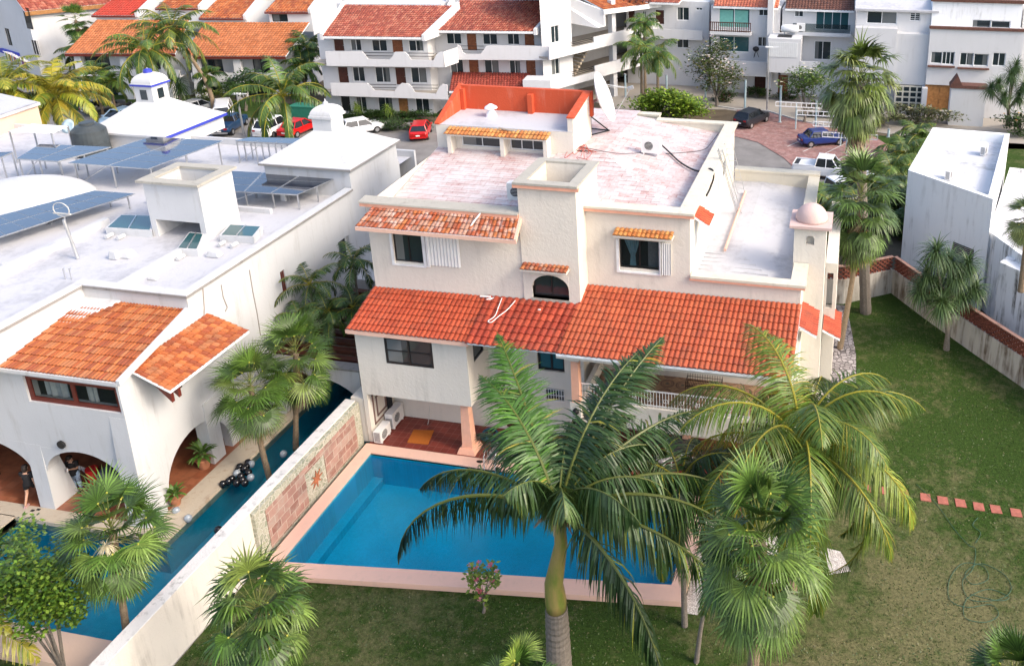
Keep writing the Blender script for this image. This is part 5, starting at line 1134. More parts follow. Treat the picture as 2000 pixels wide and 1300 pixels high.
for k in range(9):
    p = PZ(22+k*5.2, 112+k*1.6, 0); p = PP(24+k*5, 104+k*2.4, FG.a+FG.n*1.5, FG.n)
    t = thing('flag', 'small hanging cloth flag below the windows of the gabled house', 'flag', p, 'flags on the gabled house'); m = MB(); m.beam(p, p+FG.n*.9+Vector((0, 0, .4)), .05); m.build('flag_pole', M['white_paint'], t)
    m = MB(); q = p+FG.n*.8+Vector((0, 0, .3))
    for j, cc in enumerate(r.sample([(.5, .03, .03), (.7, .7, .7), (.02, .2, .08), (.03, .06, .35), (.6, .45, .05)], 3)): m.col = cc; m.add([q+FG.u*(.22*j), q+FG.u*(.22*(j+1)), q+FG.u*(.22*(j+1))+Vector((0, 0, -.9)), q+FG.u*(.22*j)+Vector((0, 0, -.9))], [(0, 1, 2, 3)])
    m.build('flag_cloth', M['leaf'], t)
m = MB(); a = PP(3, 98, FG.a+FG.n*.1, FG.n); m.beam(a, PP(37, 108, FG.a+FG.n*.1, FG.n), .4, .5); m.build('blue_awning_bar', M['blue'], GH)
# ---- peach neighbour at far left ------------------------------------------
PH = thing('peach_house', 'peach walled house with a white flat roof at the left edge', 'house', (0, 0, 0))
m = MB(); ca, cb_, cc2 = PZ(72, 200, 8.9), PZ(0, 224, 8.9), PZ(0, 184, 8.9); q = [Vector((v.x, v.y, 0)) for v in (ca+(cb_-ca)*2.2, ca, ca+(cc2-ca)*2.0, ca+(cb_-ca)*2.2+(cc2-ca)*2.0)]
m.hexa(q, [v+Vector((0, 0, 8.7)) for v in q]); m.build('wall', M['peach'], PH)
m = MB(); c = sum(q, Vector())/4; o_ = [c+(v-c)*1.04 for v in q]; m.hexa([v+Vector((0, 0, 8.702)) for v in o_], [v+Vector((0, 0, 8.9)) for v in o_]); m.poly(*[c+(v-c)*.98+Vector((0, 0, 8.93)) for v in o_]); m.build('roof_slab', M['membrane'], PH)
# ---- white row at the back right --------------------------------------------
def unit(name, label, Yp, xl, xr, xbase, ytop, wins=(), doors=(), depth=12, mat='white_far', yb=0, top=None):
    t = thing(name, label, 'house', (0, 0, 0)); F = Face((0, Yp), (1, 0)); u0, u1 = F.uz(xl, xbase)[0], F.uz(xr, xbase)[0]; z1 = top or F.uz((xl+xr)/2, ytop)[1]
    W = [F.rect(*q[:4]) for q in wins]; D = [F.rect(*q[:4]) for q in doors]; m = MB(); block(m, F, u0, u1, 0, z1, depth, W+D); m.build('wall', M[mat], t)
    for q, h in zip(wins, W): window(F, h, t, q[4] if len(q) > 4 else 'frame_white', q[5] if len(q) > 5 else 'glass', .12, .07, q[6] if len(q) > 6 else 1, q[7] if len(q) > 7 else 0)
    for q, h in zip(doors, D): door(F, h, t, q[4] if len(q) > 4 else 'wooddark', .2)
    return t, F, u0, u1, z1
tA, FA_, u0, u1, z1 = unit('row_house', 'narrow white house with louvred windows left of the green-curtained balcony', 95, 1226, 1384, 150, 2, [(1322, 14, 1346, 41), (1359, 15, 1372, 21), (1322, 66, 1345, 95), (1254, 22, 1262, 40)], [(1227, 18, 1240, 44), (1280, 20, 1297, 48), (1226, 60, 1242, 90)])
tileroof(tA, (u0, 98.5, z1+2), (u1-2, 98.5, z1+2), (u1-3, 93, z1+.1), (u0, 93, z1+.1), BRICKR, .34, .45, 51)
m = MB(); FA_.box(m, u0, u0+9, z1-4.1, z1-3, 1.0, 1.15); FA_.box(m, u0, u0+9, z1-4.1, z1-3.95, 0, 1.0); m.build('balcony_parapet', M['white_far'], tA)
m = MB()
for k in range(9): m.beam((u0-2+k*.7, 91, z1+.4), (u0-2+k*.7, 94.5, z1+1.2), .1, .25)
m.build('pergola_slats', M['wooddark'], tA)
tB, FBB, u0, u1, z1 = unit('row_house', 'white house with green curtains behind a dark railed balcony and a red tiled roof', 93, 1388, 1520, 150, 14, [(1404, 16, 1464, 56, 'frame_white', 'glassblue', 1), (1482, 17, 1500, 32), (1404, 70, 1463, 103, 'frame_white', 'glassblue', 1), (1480, 72, 1497, 92)], [(1474, 143, 1498, 182, 'wooddark')])
tileroof(tB, (u0, 97.5, z1+1.8), (u1-.2, 97.5, z1+1.8), (u1-.2, 92.6, z1+.05), (u0+.3, 92.6, z1+.05), [(.56, .17, .09), (.62, .2, .11), (.5, .14, .08)], .34, .45, 52)
m = MB(); h = FBB.rect(1390, 41, 1469, 66); FBB.box(m, h[0], h[1], h[2], h[2]+.35, 0, 1.3); m.build('balcony_slab', M['white_far'], tB)
m = MB(); zz = h[2]+.35
for k in range(20): x = h[0]+.05+(h[1]-h[0]-.1)*k/19; FBB.box(m, x-.04, x+.04, zz, zz+1., 1.2, 1.28)
for z_ in (zz+.05, zz+.95): FBB.box(m, h[0], h[1], z_, z_+.08, 1.19, 1.29)
m.build('balcony_rail', M['wooddark'], tB)
h = FBB.rect(1404, 18, 1462, 56)
for k in range(2):
    m = MB(); u = h[0]+.1+k*(h[1]-h[0])*.5; FBB.box(m, u, u+(h[1]-h[0])*.44, h[2]+.05, h[3]-.1, -.11, -.10); m.build('curtain', plain_('green_curtain', (.16, .42, .36), .8), tB)
m = MB(); h = FBB.rect(1458, 113, 1500, 143); FBB.box(m, FBB.uz(1400, 113)[0], h[1], h[2], h[3], 1.6, 1.8); FBB.box(m, FBB.uz(1400, 113)[0], h[1], h[2], h[2]+.15, 0, 1.6); m.build('terrace_parapet', M['white_far'], tB)
m = MB(); FBB.box(m, FBB.uz(1500, 0, 1)[0], FBB.uz(1500, 0, 1)[0]+.0+.6, 0, z1+1.5, -6, 1.0); m.build('dividing_wall', M['white_far'], tB)
tC, FCC, u0, u1, z1 = unit('row_house', 'white house with louvred green glass, a flat box bay and gas tank', 93, 1524, 1664, 150, 19, [(1594, 20, 1657, 60, 'frame_white', 'glassblue', 3, 0), (1552, 20, 1569, 34), (1591, 80, 1622, 118)], [(1510+1, 146, 1538, 194, 'wood')])
tileroof(tC, (u0+.2, 98.0, z1+1.8), (u1-.2, 98.0, z1+1.8), (u1-.2, 92.6, z1+.05), (u0+.3, 92.6, z1+.05), [(.17, .07, .045), (.20, .085, .055), (.14, .06, .04)], .34, .45, 53)
h = FCC.rect(1594, 46, 1657, 62); m = MB(); FCC.box(m, h[0]-2.4, h[1]+.2, h[2], h[2]+.9, 1.1, 1.13); m.build('glass_balustrade', M['glasssee'], tC); m = MB(); FCC.box(m, h[0]-2.6, h[1]+.3, h[2]-.4, h[2]-.02, 0, 1.2); m.build('balcony_slab', M['white_far'], tC)
FD_ = Face((0, 89.5), (1, 0)); h = FD_.rect(1500, 75, 1562, 144); m = MB(); wall_mesh(m, FD_, h[0], h[1], h[2], h[3], []); e = -FD_.n*3.5
m.poly(FD_.at(h[1], h[2]), FD_.at(h[1], h[2], -3.5), FD_.at(h[1], h[3], -3.5), FD_.at(h[1], h[3])); m.poly(FD_.at(h[0], h[3]), FD_.at(h[1], h[3]), FD_.at(h[1], h[3], -3.5), FD_.at(h[0], h[3], -3.5)); m.poly(FD_.at(h[0], h[2]), FD_.at(h[0], h[2], -3.5), FD_.at(h[1], h[2], -3.5), FD_.at(h[1], h[2])); m.poly(FD_.at(h[0], h[2]), FD_.at(h[0], h[3]), FD_.at(h[0], h[3], -3.5), FD_.at(h[0], h[2], -3.5)); m.build('bay', M['white_far'], tC)
m = MB(); q = FD_.rect(1502, 82, 1558, 113)
for k in range(16): x = q[0]+(q[1]-q[0])*k/16; FD_.box(m, x, x+(q[1]-q[0])/16*.86, q[2], q[3], .01, .05)
m.build('roller_shutter', M['shutter'], tC); m = MB(); m.box(h[0]+.9, h[0]+2.4, 90.2, 91.6, h[3], h[3]+.04); m.build('skylight', M['black'], tC)
q = FD_.rect(1562, 120, 1600, 144); m = MB(); FD_.box(m, q[0], q[1], q[2], q[3], -.2, .0); m.build('terrace_parapet', M['white_far'], tC)
gt = PY(1543, 58, 91.8); t = thing('gas_tank', 'white horizontal gas tank on the flat bay roof', 'gas tank', gt); m = MB(); m.tube([gt+Vector((x, 0, .1)) for x in (-.95, -.8, .8, .95)], [.25, .42, .42, .25], 14); m.build('tank', M['white_paint'], t, smooth=True); m = MB(); m.box(gt.x-.6, gt.x-.5, gt.y-.3, gt.y+.3, gt.z-.45, gt.z-.2); m.box(gt.x+.5, gt.x+.6, gt.y-.3, gt.y+.3, gt.z-.45, gt.z-.2); m.build('tank_feet', M['metal'], t)
ac_unit(PY(1564, 62, 91.9), 0, 'air conditioner beside the white gas tank on the flat bay roof', (.9, .4, .8))
bq = PY(1476, 112, 92.3); t = thing('kettle_barbecue', 'black kettle barbecue on the first-floor terrace of the green-curtained house', 'barbecue', bq); m = MB(); m.ball(bq+Vector((0, 0, .9)), .36, 12, .8); m.build('bowl', M['black'], t, smooth=True); m = MB()
for k in range(3): m.beam(bq+Vector((0, 0, .8)), bq+Vector((.35*math.cos(k*2.1), .35*math.sin(k*2.1), 0)), .05)
m.build('legs', M['blackmetal'], t)
tD, FDD, u0, u1, z1 = unit('row_house', 'white house with a stepped terrace and glazed garage doors behind the tallest palm', 89.6, 1666, 1822, 150, 22, [(1694, 22, 1751, 48, 'frame_white', 'glass', 1), (1778, 25, 1797, 42, 'frame_white', 'glass', 1, 3), (1777, 101, 1799, 122)], [])
m = MB(); m.hexa([(u0-.2, 89.2, z1), (u1, 89.2, z1), (u1, 100, z1+2.2), (u0-.2, 100, z1+2.2)], [(u0-.2, 89.2, z1+.2), (u1, 89.2, z1+.2), (u1, 100, z1+2.4), (u0-.2, 100, z1+2.4)]); m.build('white_roof', M['membrane'], tD)
h = FDD.rect(1672, 50, 1810, 162); m = MB(); hh = FDD.rect(1750, 162, 1802, 205)
FDD.box(m, h[0], FDD.uz(1752, 60)[0], h[2], h[3], .0, 1.2); FDD.box(m, FDD.uz(1752, 60)[0], h[1], h[2], FDD.uz(1780, 63)[1], .0, 1.1); m.build('terrace_parapet', M['white_far'], tD)
g = FDD.rect(1750, 162, 1800, 206); gd = MB()
for a in range(4):
    for k in range(4): uu = g[0]+(g[1]-g[0])*(a+.12)/4; FDD.box(gd, uu, uu+(g[1]-g[0])*.19, g[2]+(g[3]-g[2])*(k+.15)/4, g[2]+(g[3]-g[2])*(k+.85)/4, 1.22, 1.24)
gm_ = MB(); FDD.box(gm_, g[0]-.1, g[1]+.1, 0, g[3]+.05, 1.0, 1.215); o = gm_.build('glazed_door', M['capcream'], tD); gd.build('door_panes', M['glass'], o)
m = MB(); FDD.box(m, FDD.uz(1796, 200)[0], FDD.uz(1806, 200)[0], 0, g[3]+.1, 1.0, 2.2); m.build('pillar', M['white_far'], tD)
tE, FEE, u0, u1, z1 = unit('corner_house', 'white corner house with blue-black windows, brick sills and a carved oak garage door', 88, 1809, 1990, 150, 58, [(1819, 101, 1839, 125, 'frame_white', 'glass', 0), (1841, 101, 1863, 127, 'frame_white', 'glass', 2), (1876, 103, 1900, 129, 'frame_white', 'glass', 1), (1903, 105, 1929, 130, 'frame_white', 'glass', 0), (1940, 103, 1962, 130, 'frame_white', 'glass', 1)], [(1807, 165, 1857, 217, 'woodlight')], 10)
m = MB(); FEE.box(m, u0-.1, u1+.1, z1-.05, z1+.2, -.3, .15)
for q in ((1812, 127, 1864, 132), (1870, 131, 1931, 136)): h = FEE.rect(*q); FEE.box(m, *h, .01, .35)
M['brickdull'] = plain('dull_brick', (.13, .06, .045), .9, var=.35, vs=5); m.build('brick_sill', M['brickdull'], tE)
Fy = Face((0, 89.3), (1, 0)); hw_ = [Fy.rect(1899, 38, 1935, 56), Fy.rect(1936, 40, 1973, 57)]; a = Fy.uz(1820, 30)[0]; b_ = Fy.uz(1996, 30)[0]; zt = Fy.uz(1900, 5)[1]
m = MB(); block(m, Fy, a, b_, z1-.5, zt, 8, hw_); m.build('upper_wall', M['white2'], tE)
for h in hw_: window(Fy, h, tE, 'frame_white', 'glass', .12, .1, 0)
m = MB(); Fy.box(m, a-.2, b_+.2, zt, zt+.3, -.3, .2); m.build('brick_coping', M['brickdull'], tE)
tileroof(tE, (a+1, 100, zt+2), (b_, 100, zt+2), (b_, 89.8, zt+.3), (a+1, 89.8, zt+.3), ORANGE, .34, .45, 54)
gw = thing('gate_wall', 'plain white block wall with a small tiled cap in front of the oak garage door', 'wall', (9.5, 85, 0)); p = PZ(1851, 244, 0); q = PZ(1919, 248, 0); zt = PY(1858, 172, p.y).z
m = MB(); m.box(p.x, q.x, p.y, p.y+1.2, 0, zt); m.build('wall', M['white_far'], gw); m = MB(); m.box(p.x-.1, q.x+.1, p.y-.1, p.y+1.3, zt+.002, zt+.3); m.prism([(p.x-.1, p.y-.1, zt+.3), (p.x+1.0, p.y-.1, zt+.3), (p.x+.5, p.y-.1, zt+1.3)], (0, 1.2, 0)); m.build('tile_cap', M['brickdull'], gw, fix=True)
h = thing('garden_annex', 'low white wall and pavilion at the right edge behind the spiky trees', 'building', (20, 90, 0)); m = MB(); m.box(FEE.uz(1996, 100)[0]+.1, 40, 90, 100, 0, 11); m.build('wall', M['white_far'], h)
sheet('side_lawn', [(10.5, 60), (40, 56), (40, 80), (9, 80)], 'grass', .0)
sheet('planted_verge', [(2.5, 62), (10.5, 60), (9, 80), (0, 80)], 'grass', .01)
# ---- blocks that show just along the top edge -------------------------------
def far(name, label, x0, x1, Y, ytop, ybot, mat='white_far', roof=None, seed=1, wins=0):
    t = thing(name, label, 'building', (0, 0, 0)); F = Face((0, Y), (1, 0)); a, b = F.uz(x0, ybot)[0], F.uz(x1, ybot)[0]; z1 = F.uz((x0+x1)/2, ytop)[1]
    W = [(a+(b-a)*(k+.3)/wins, a+(b-a)*(k+.6)/wins, z1-3.2, z1-1.6) for k in range(wins)]
    m = MB(); block(m, F, a, b, 0, z1, 14, W); m.build('wall', M[mat], t)
    for w in W: window(F, w, t, 'frame_white', 'glass', .1, .08, 1)
    m = MB(); F.box(m, a-.1, b+.1, z1+.002, z1+.4, -.3, .1); F.box(m, a-.1, a+.2, z1+.002, z1+.4, -14, -.3); m.build('parapet', M['white_far'], t)
    if roof: tileroof(t, (a, Y+9, z1+2.4), (b, Y+9, z1+2.4), (b, Y-.6, z1+.1), (a, Y-.6, z1+.1), roof, .4, .5, seed)
    return t
far('flat_roof_building', 'white flat-roofed building with grey sheds behind the left apartment roof', 628, 850, 104, 5, 40, wins=5)
far('flat_roof_building', 'white roof building behind the right apartment roof', 880, 1090, 104, -12, 30, wins=4)
far('tiled_building', 'red tiled house showing between palms at the top left', 60, 185, 128, -12, 30, roof=BRICKR, seed=61, wins=3)
far('tiled_building', 'white house with orange roof beyond the top centre', 1100, 1230, 120, -30, 20, roof=ORANGE, seed=62, wins=3)
far('tiled_building', 'white house with red roof behind the green-curtained house', 1240, 1500, 122, -40, 10, roof=BRICKR, seed=63, wins=4)
far('tiled_building', 'white house beyond the top right corner', 1520, 1900, 125, -30, 10, roof=BRICKR, seed=64, wins=6)
far('tiled_building', 'long pale house with orange roof behind the orange terrace', 150, 640, 132, -20, 20, roof=ORANGE, seed=65, wins=9)
far('tiled_building', 'pale house far behind the gabled house', -200, 40, 135, -20, 20, roof=ORANGE, seed=66, wins=4)
# ================================================================ vegetation
G_DARK = [(.030, .066, .012), (.044, .09, .015), (.022, .052, .010), (.055, .11, .02)]
G_MID = [(.055, .105, .018), (.075, .135, .024), (.042, .085, .016), (.095, .155, .035)]
G_YEL = [(.14, .175, .02), (.20, .21, .025), (.10, .14, .02), (.27, .25, .035)]
G_GOLD = [(.30, .24, .02), (.38, .29, .03), (.22, .20, .02), (.16, .18, .02)]
G_DEAD = [(.30, .21, .12), (.38, .28, .17), (.22, .15, .08)]
def leafstrip(mb, p, d, up, L, w, droop, seg=3, fold=.0):
    """a tapering strap leaf that bends down under its own weight"""
    d = d.normalized(); side = d.cross(up)
    if side.length < 1e-3: side = Vector((1, 0, 0))
    side.normalize(); P = [p]; q = p.copy(); v = d.copy()
    for k in range(seg):
        q = q+v*(L/seg); v = (v+Vector((0, 0, -droop/seg*1.6))).normalized(); P.append(q)
    W = [w*.45]+[w*(1-((k)/seg)**1.7)+w*.04 for k in range(1, seg+1)]
    vs = []
    for a, b in zip(P, W): vs += [a-side*b, a+side*b]
    mb.add([tuple(v_) for v_ in vs], [(2*k, 2*k+1, 2*k+3, 2*k+2) for k in range(seg)])
def feather(mb, base, az, el, L, nl, ll, lw, bend, r, pal, hang=.6, rach=(.16, .16, .03), tipyel=None, power=1.4, plume=.0, sway=0.):
    """a pinnate frond: arching rachis with leaflets on both sides"""
    h = Vector((math.cos(az), math.sin(az), 0)); P = []; p = Vector(base); n = 14
    sd = Vector((-h.y, h.x, 0)); el0 = el
    for k in range(n+1):
        P.append(p.copy()); t = (k+.5)/n; e = el0-bend*(t**power); s_ = sway*t
        p = p+((h*math.cos(s_)+sd*math.sin(s_))*math.cos(e)+Vector((0, 0, math.sin(e))))*(L/n)
    mb.col = rach; mb.tube(P, [max(.008, .045*(L/4)*(1-.85*k/n)) for k in range(n+1)], 5, False)
    base_c = r.choice(pal); br = r.uniform(.8, 1.2)
    for i in range(nl):
        t = .14+.86*(i+.5)/nl; f = t*n; k = min(n-1, int(f)); a = P[k].lerp(P[k+1], f-k); tan = (P[k+1]-P[k]).normalized()
        sdv = tan.cross(Vector((0, 0, 1)))
        if sdv.length < .05: sdv = sd.copy()
        sdv.normalize(); upv = sdv.cross(tan).normalized()
        lf = ll*(math.sin(math.pi*min(1, .12+t*.9))**.55)*(1.0 if t < .85 else .8)
        for s in (-1, 1):
            if r.random() < .04: continue
            fw = .35+.75*t*t+r.uniform(-.22, .22); dirv = (sdv*s*(1-.5*min(1, hang))+tan*fw*(1-.35*min(1, hang))+upv*r.uniform(-.15-plume*.5, .3+plume)*(1-t*.5)-Vector((0, 0, hang*r.uniform(.6, 1.35)))).normalized()
            c = base_c if r.random() < .7 else r.choice(pal); kk = br*r.uniform(.75, 1.25)
            if tipyel and r.random() < tipyel*(.25+t): c = r.choice(G_YEL)
            mb.col = tuple(x*kk for x in c)
            leafstrip(mb, a, dirv, upv, lf*r.uniform(.85, 1.1), lw, .35+hang*.9, 3)
def fan(mb, base, az, el, pet, rad, r, pal, nseg=30, spread=2.7, w=.035, droop=.5, dead=0.):
    """a costapalmate leaf on its petiole"""
    h = Vector((math.cos(az), math.sin(az), 0)); d = h*math.cos(el)+Vector((0, 0, math.sin(el))); sd = Vector((-h.y, h.x, 0))
    P = [Vector(base)]; v = d.copy()
    for k in range(4): P.append(P[-1]+v*pet/4); v = (v+Vector((0, 0, -.10*(1+dead*2)))).normalized()
    mb.col = (.17, .19, .05) if not dead else (.3, .2, .1); mb.tube(P, [.02, .018, .015, .013, .012], 4, False)
    c0 = r.choice(pal); k0 = r.uniform(.75, 1.2); hub = P[-1]; upv = sd.cross(v).normalized()*-1
    if upv.z < 0: upv = -upv
    for i in range(nseg):
        a = -spread/2+spread*i/(nseg-1); dirv = (v*math.cos(a)+sd*math.sin(a)+upv*(.10+.25*abs(math.sin(a*.5)))).normalized()
        kk = k0*r.uniform(.75, 1.25)*(1.35 if i % 2 else .75); mb.col = tuple(x*kk for x in c0)
        leafstrip(mb, hub, dirv, upv, rad*r.uniform(.85, 1.08)*(1-.12*abs(a)/spread), w, droop*r.uniform(.6, 1.3), 3)
    mb.col = (.42, .42, .06) if not dead else (.3, .2, .1); mb.ball(hub, .035, 6)
def trunk(parent, path, rads, mat='bark', name='trunk', rings=0, n=10):
    P = [Vector(p) for p in path]; Q = []; Rr = []
    N_ = 26 if rings else 12                                  # smooth spline through the path
    for i in range(N_+1):
        f = i/N_*(len(P)-1); k = min(len(P)-2, int(f)); t = f-k
        p0, p1, p2, p3 = P[max(0, k-1)], P[k], P[k+1], P[min(len(P)-1, k+2)]
        Q.append(.5*((2*p1)+(p2-p0)*t+(2*p0-5*p1+4*p2-p3)*t*t+(3*p1-p0-3*p2+p3)*t**3)); r_ = rads[k]*(1-t)+rads[k+1]*t
        Rr.append(r_*(1+(.06 if rings and i % 2 else 0)+rnd.uniform(-.02, .03)))
    m = MB(); m.tube(Q, Rr, n); return m.build(name, M[mat], parent, smooth=False)
def coconut(base, crown, label, L=4.2, nf=20, seed=1, pal=G_MID, hang=.6, bend=1.9, tr=.16, yel=.0, nuts=True, ll=.85, split=False, mat='bark', lean=None, group='coconut palms', el=(-.5, 1.35), nl=42, lw=.028, gold=0.):
    r = random.Random(seed); base, crown = Vector(base), Vector(crown)
    t = thing('coconut_palm', label, 'palm tree', base, group)
    mid = base.lerp(crown, .5)+(Vector(lean) if lean else Vector((0, 0, 0)))
    trunk(t, [base, mid, crown], [tr*1.5, tr*1.05, tr*.9], mat, rings=1)
    mb = MB()
    for k in range(nf):
        az = k*2.39996+r.uniform(-.25, .25); f = (k+.5)/nf; e = el[1]+(el[0]-el[1])*f+r.uniform(-.12, .12)
        p_ = G_GOLD if r.random() < gold*(.3+f) else pal
        if split: mb = MB()
        feather(mb, crown+Vector((0, 0, .1)), az, e, L*r.uniform(.85, 1.08)*(1-.12*(1-f)), nl, ll, lw, bend*r.uniform(.8, 1.1), r, p_, hang*(.35+.65*f), rach=(.30, .27, .03), tipyel=yel, sway=r.uniform(-.3, .3))
        if split: mb.build('frond', M['leaf'], t)
    if not split: mb.build('crown', M['leaf'], t)
    if nuts:
        for k in range(9):
            a = k*2.1; m = MB(); m.ball(crown+Vector((.3*math.cos(a), .3*math.sin(a), -.25-.22*(k % 3))), .125, 10, 1.15); m.build('coconut', plain_('coconut_husk', (.42, .16, .03)), t, smooth=True)
        m = MB()
        for k in range(26):
            a = r.uniform(0, 6.28); m.col = r.choice(G_DEAD); leafstrip(m, crown+Vector((0, 0, -.1)), Vector((math.cos(a), math.sin(a), -.5)), Vector((0, 0, 1)), r.uniform(.4, .9), .03, 1.2)
        m.build('flower_stalks', M['leaf'], t)
    return t
def fanpalm(base, crown, label, nl=34, rad=.75, pet=.7, seed=1, pal=G_MID, tr=.09, skirt=8, lean=None, mat='bark', group='fan palms', flower=False, el=(-1.1, 1.4), nseg=30, dr=.5, name='fan_palm', w=.032, tall=.25, spread=2.9):
    r = random.Random(seed); base, crown = Vector(base), Vector(crown)
    t = thing(name, label, 'palm tree', base, group)
    trunk(t, [base, base.lerp(crown, .5)+(Vector(lean) if lean else Vector()), crown], [tr*1.25, tr, tr*1.1], mat, rings=1)
    mb = MB()
    for k in range(nl):
        f = (k+.5)/nl; az = k*2.39996+r.uniform(-.3, .3); e = el[1]+(el[0]-el[1])*f+r.uniform(-.3, .3)
        fan(mb, crown+Vector((0, 0, .35*tall-tall*f)), az, e, pet*r.uniform(.75, 1.15), rad*r.uniform(.85, 1.1), r, pal if r.random() < .93 else [(.13, .18, .035)], nseg, spread*r.uniform(.85, 1.1), w=w, droop=dr*(.6+f))
    mb.build('crown', M['leaf'], t)
    if skirt:
        mb = MB()
        for k in range(skirt):
            az = r.uniform(0, 6.28); fan(mb, crown+Vector((0, 0, -.3-(.5+tall*.5)*r.random())), az, r.uniform(-1.45, -1.1), pet*.6, rad*.9, r, G_DEAD, 16, 1.6, w*.8, .3, 1.)
        mb.build('dead_leaf_skirt', M['leaf'], t)
    if flower:
        mb = MB()
        for k in range(90):
            a = r.uniform(0, 6.28); mb.col = (.62, .55, .38); leafstrip(mb, crown+Vector((.25, -.5, .05)), Vector((math.cos(a), math.sin(a)-.4, r.uniform(-1, .4))), Vector((0, 0, 1)), r.uniform(.25, .5), .012, 1.)
        mb.build('flower_cluster', M['leaf'], t)
    return t
def at(x, y, Y): return PY(x, y, Y)

# --- royal palm in front of the pool -----------------------------------
rb_ = Vector((-8.15, 19.9, 0)); rc = at(1092, 1000, 19.9)
T = thing('royal_palm', 'royal palm with ringed grey foot, green crownshaft and long drooping fronds before the pool', 'palm tree', rb_)
zb_ = at(1103, 1190, 19.9).z; zc_ = at(1088, 1060, 19.9).z
trunk(T, [rb_, Vector((rb_.x+.02, 19.9, zb_*.5)), Vector((rb_.x+.03, 19.9, zb_))], [.40, .37, .335], 'barkgrey', rings=1, n=18)
m = MB(); P_ = [Vector((rb_.x+.03, 19.9, zb_)), Vector((rb_.x+.03, 19.9, zb_+.35)), Vector((rb_.x+.0, 19.9, zb_+1.0)), Vector((rc.x+.0, 19.9, zc_)), Vector((rc.x, 19.9, rc.z-.35)), rc]
m.tube(P_, [.315, .335, .29, .20, .17, .13], 18)
def _shaft():
    m, ns, ls, b = newmat('green_crownshaft'); co = obj_coord(ns, ls, (1, 1, .3)); n = noise(ns, ls, co, 3, 5, .6)
    ls.new(mix(ns, ls, ramp(ns, ls, n, [(.35, 0.), (.62, 1.)]), (.17, .21, .04), (.34, .25, .09)), b.inputs['Base Color']); b.inputs['Roughness'].default_value = .4; return m
m.build('crownshaft', _shaft(), T, smooth=True)
r_ = random.Random(44); RP = [(.036, .078, .020), (.050, .10, .028), (.024, .054, .015), (.10, .15, .05)]
RPL = [(.055, .14, .015), (.075, .17, .02), (.04, .10, .015)]
# azimuth in degrees (0 = +x right, 90 = away), elevation, length, bend, palette, hang of the leaflets
for az, el, L, bd, pal, hg in ((186, .42, 6.9, 1.95, RP, 1.5), (172, .60, 5.6, 1.6, RP, 1.1), (134, .92, 6.4, .75, RPL, .22), (142, 1.1, 5.4, 1.2, RPL, .3), (150, .9, 4.4, 1.5, RP, .6), (60, .98, 6.4, .8, RP, .25), (70, 1.15, 5.8, 1.1, RP, .35), (46, .72, 6.3, 1.2, RP, .6), (22, .62, 6.3, 1.5, RP, 1.2), (4, .60, 6.5, 1.7, RP, 1.5), (-6, .30, 6.0, 1.3, RP, 1.2), (-36, .25, 6.0, 1.4, RP, 1.3), (66, 1.15, 4.6, 1.9, RP, 1.0), (96, 1.3, 4.0, 2.2, RP, .9), (40, 1.1, 4.6, 2.1, RP, 1.2), (14, 1.0, 4.4, 2.2, RP, 1.2), (120, .55, 5.0, 1.8, RP, .8), (250, 1.45, 3.4, 1.5, RP, 1.1), (300, 1.4, 3.6, 1.7, RP, 1.2), (330, 1.25, 4.2, 2.0, RP, 1.3), (80, .75, 5.4, 1.6, RP, .9)):
    mb = MB(); feather(mb, rc, R(az), el, L, 150, 1.4 if hg > 1 else 1.15, .034, bd, r_, pal, hg, rach=(.12, .14, .03), tipyel=.05, power=1.25, plume=.5, sway=r_.uniform(-.16, .16)); mb.build('frond', M['leaf'], T)
mb = MB()
for k in range(7):
    a = Vector((0, -.05, -.1)); mb.col = (.40, .26, .16); leafstrip(mb, rc+a, Vector((math.cos(k*1.3+2.6), -.4, .3)), Vector((0, 0, 1)), .9, .09, 1.3)
mb.build('torn_sheath', M['leaf'], T)
# --- big coconut right of it -------------------------------------------
cy_ = 23.6; cr = at(1562, 880, cy_); cb_ = Vector((cr.x-.1, cy_-.2, 0))
coconut(cb_, cr, 'big coconut palm with yellow midribs and orange nuts at the right end of the pool', 5.9, 36, 52, [(.06, .115, .016), (.085, .15, .02), (.11, .175, .024), (.15, .20, .026)], .95, 2.35, .17, .16, True, 1.35, True, el=(-.55, 1.5), nl=105, lw=.024, gold=.12, group='foreground palms')
# --- fan palms -----------------------------------------------------------
FP = [(.055, .11, .018), (.08, .145, .025), (.034, .072, .012), (.12, .185, .04)]
def fp(cx, cy, Y, base, label, **k): return fanpalm(base, at(cx, cy, Y), label, pal=k.pop('pal', FP), **k)
fp(1485, 1065, 17.0, (at(1470, 1290, 17.0).x-.1, 17.0, 0), 'ragged fan palm with brown dead skirt under the big coconut palm', nl=52, rad=1.05, pet=.95, seed=61, tr=.15, skirt=20, nseg=30, dr=.9, w=.034, tall=1.7, spread=3.3)
fp(220, 1040, 17.6, (-22.05, 17.6, .0), 'fan palm with cream flower tuft standing over the narrow pool at lower left', nl=40, rad=.95, pet=.95, seed=62, tr=.10, skirt=8, flower=True, nseg=28, w=.036, tall=.8, dr=.6, spread=3.5)
fp(505, 1195, 16.5, (at(505, 1295, 16.5).x, 16.5, 0), 'low fan palm in front of the cream boundary wall at bottom centre left', nl=36, rad=1.0, pet=1.0, seed=63, tr=.10, skirt=0, nseg=26, dr=1.5, w=.042, tall=.6, spread=3.2)
fp(490, 755, 26.4, (-23.3, 26.4, -.1), 'front one of two fan palms rising from the narrow pool', nl=36, rad=1.0, pet=.95, seed=64, tr=.10, skirt=14, nseg=26, w=.036, tall=.9, dr=.5, spread=3.6, lean=(-.1, 0, 0))
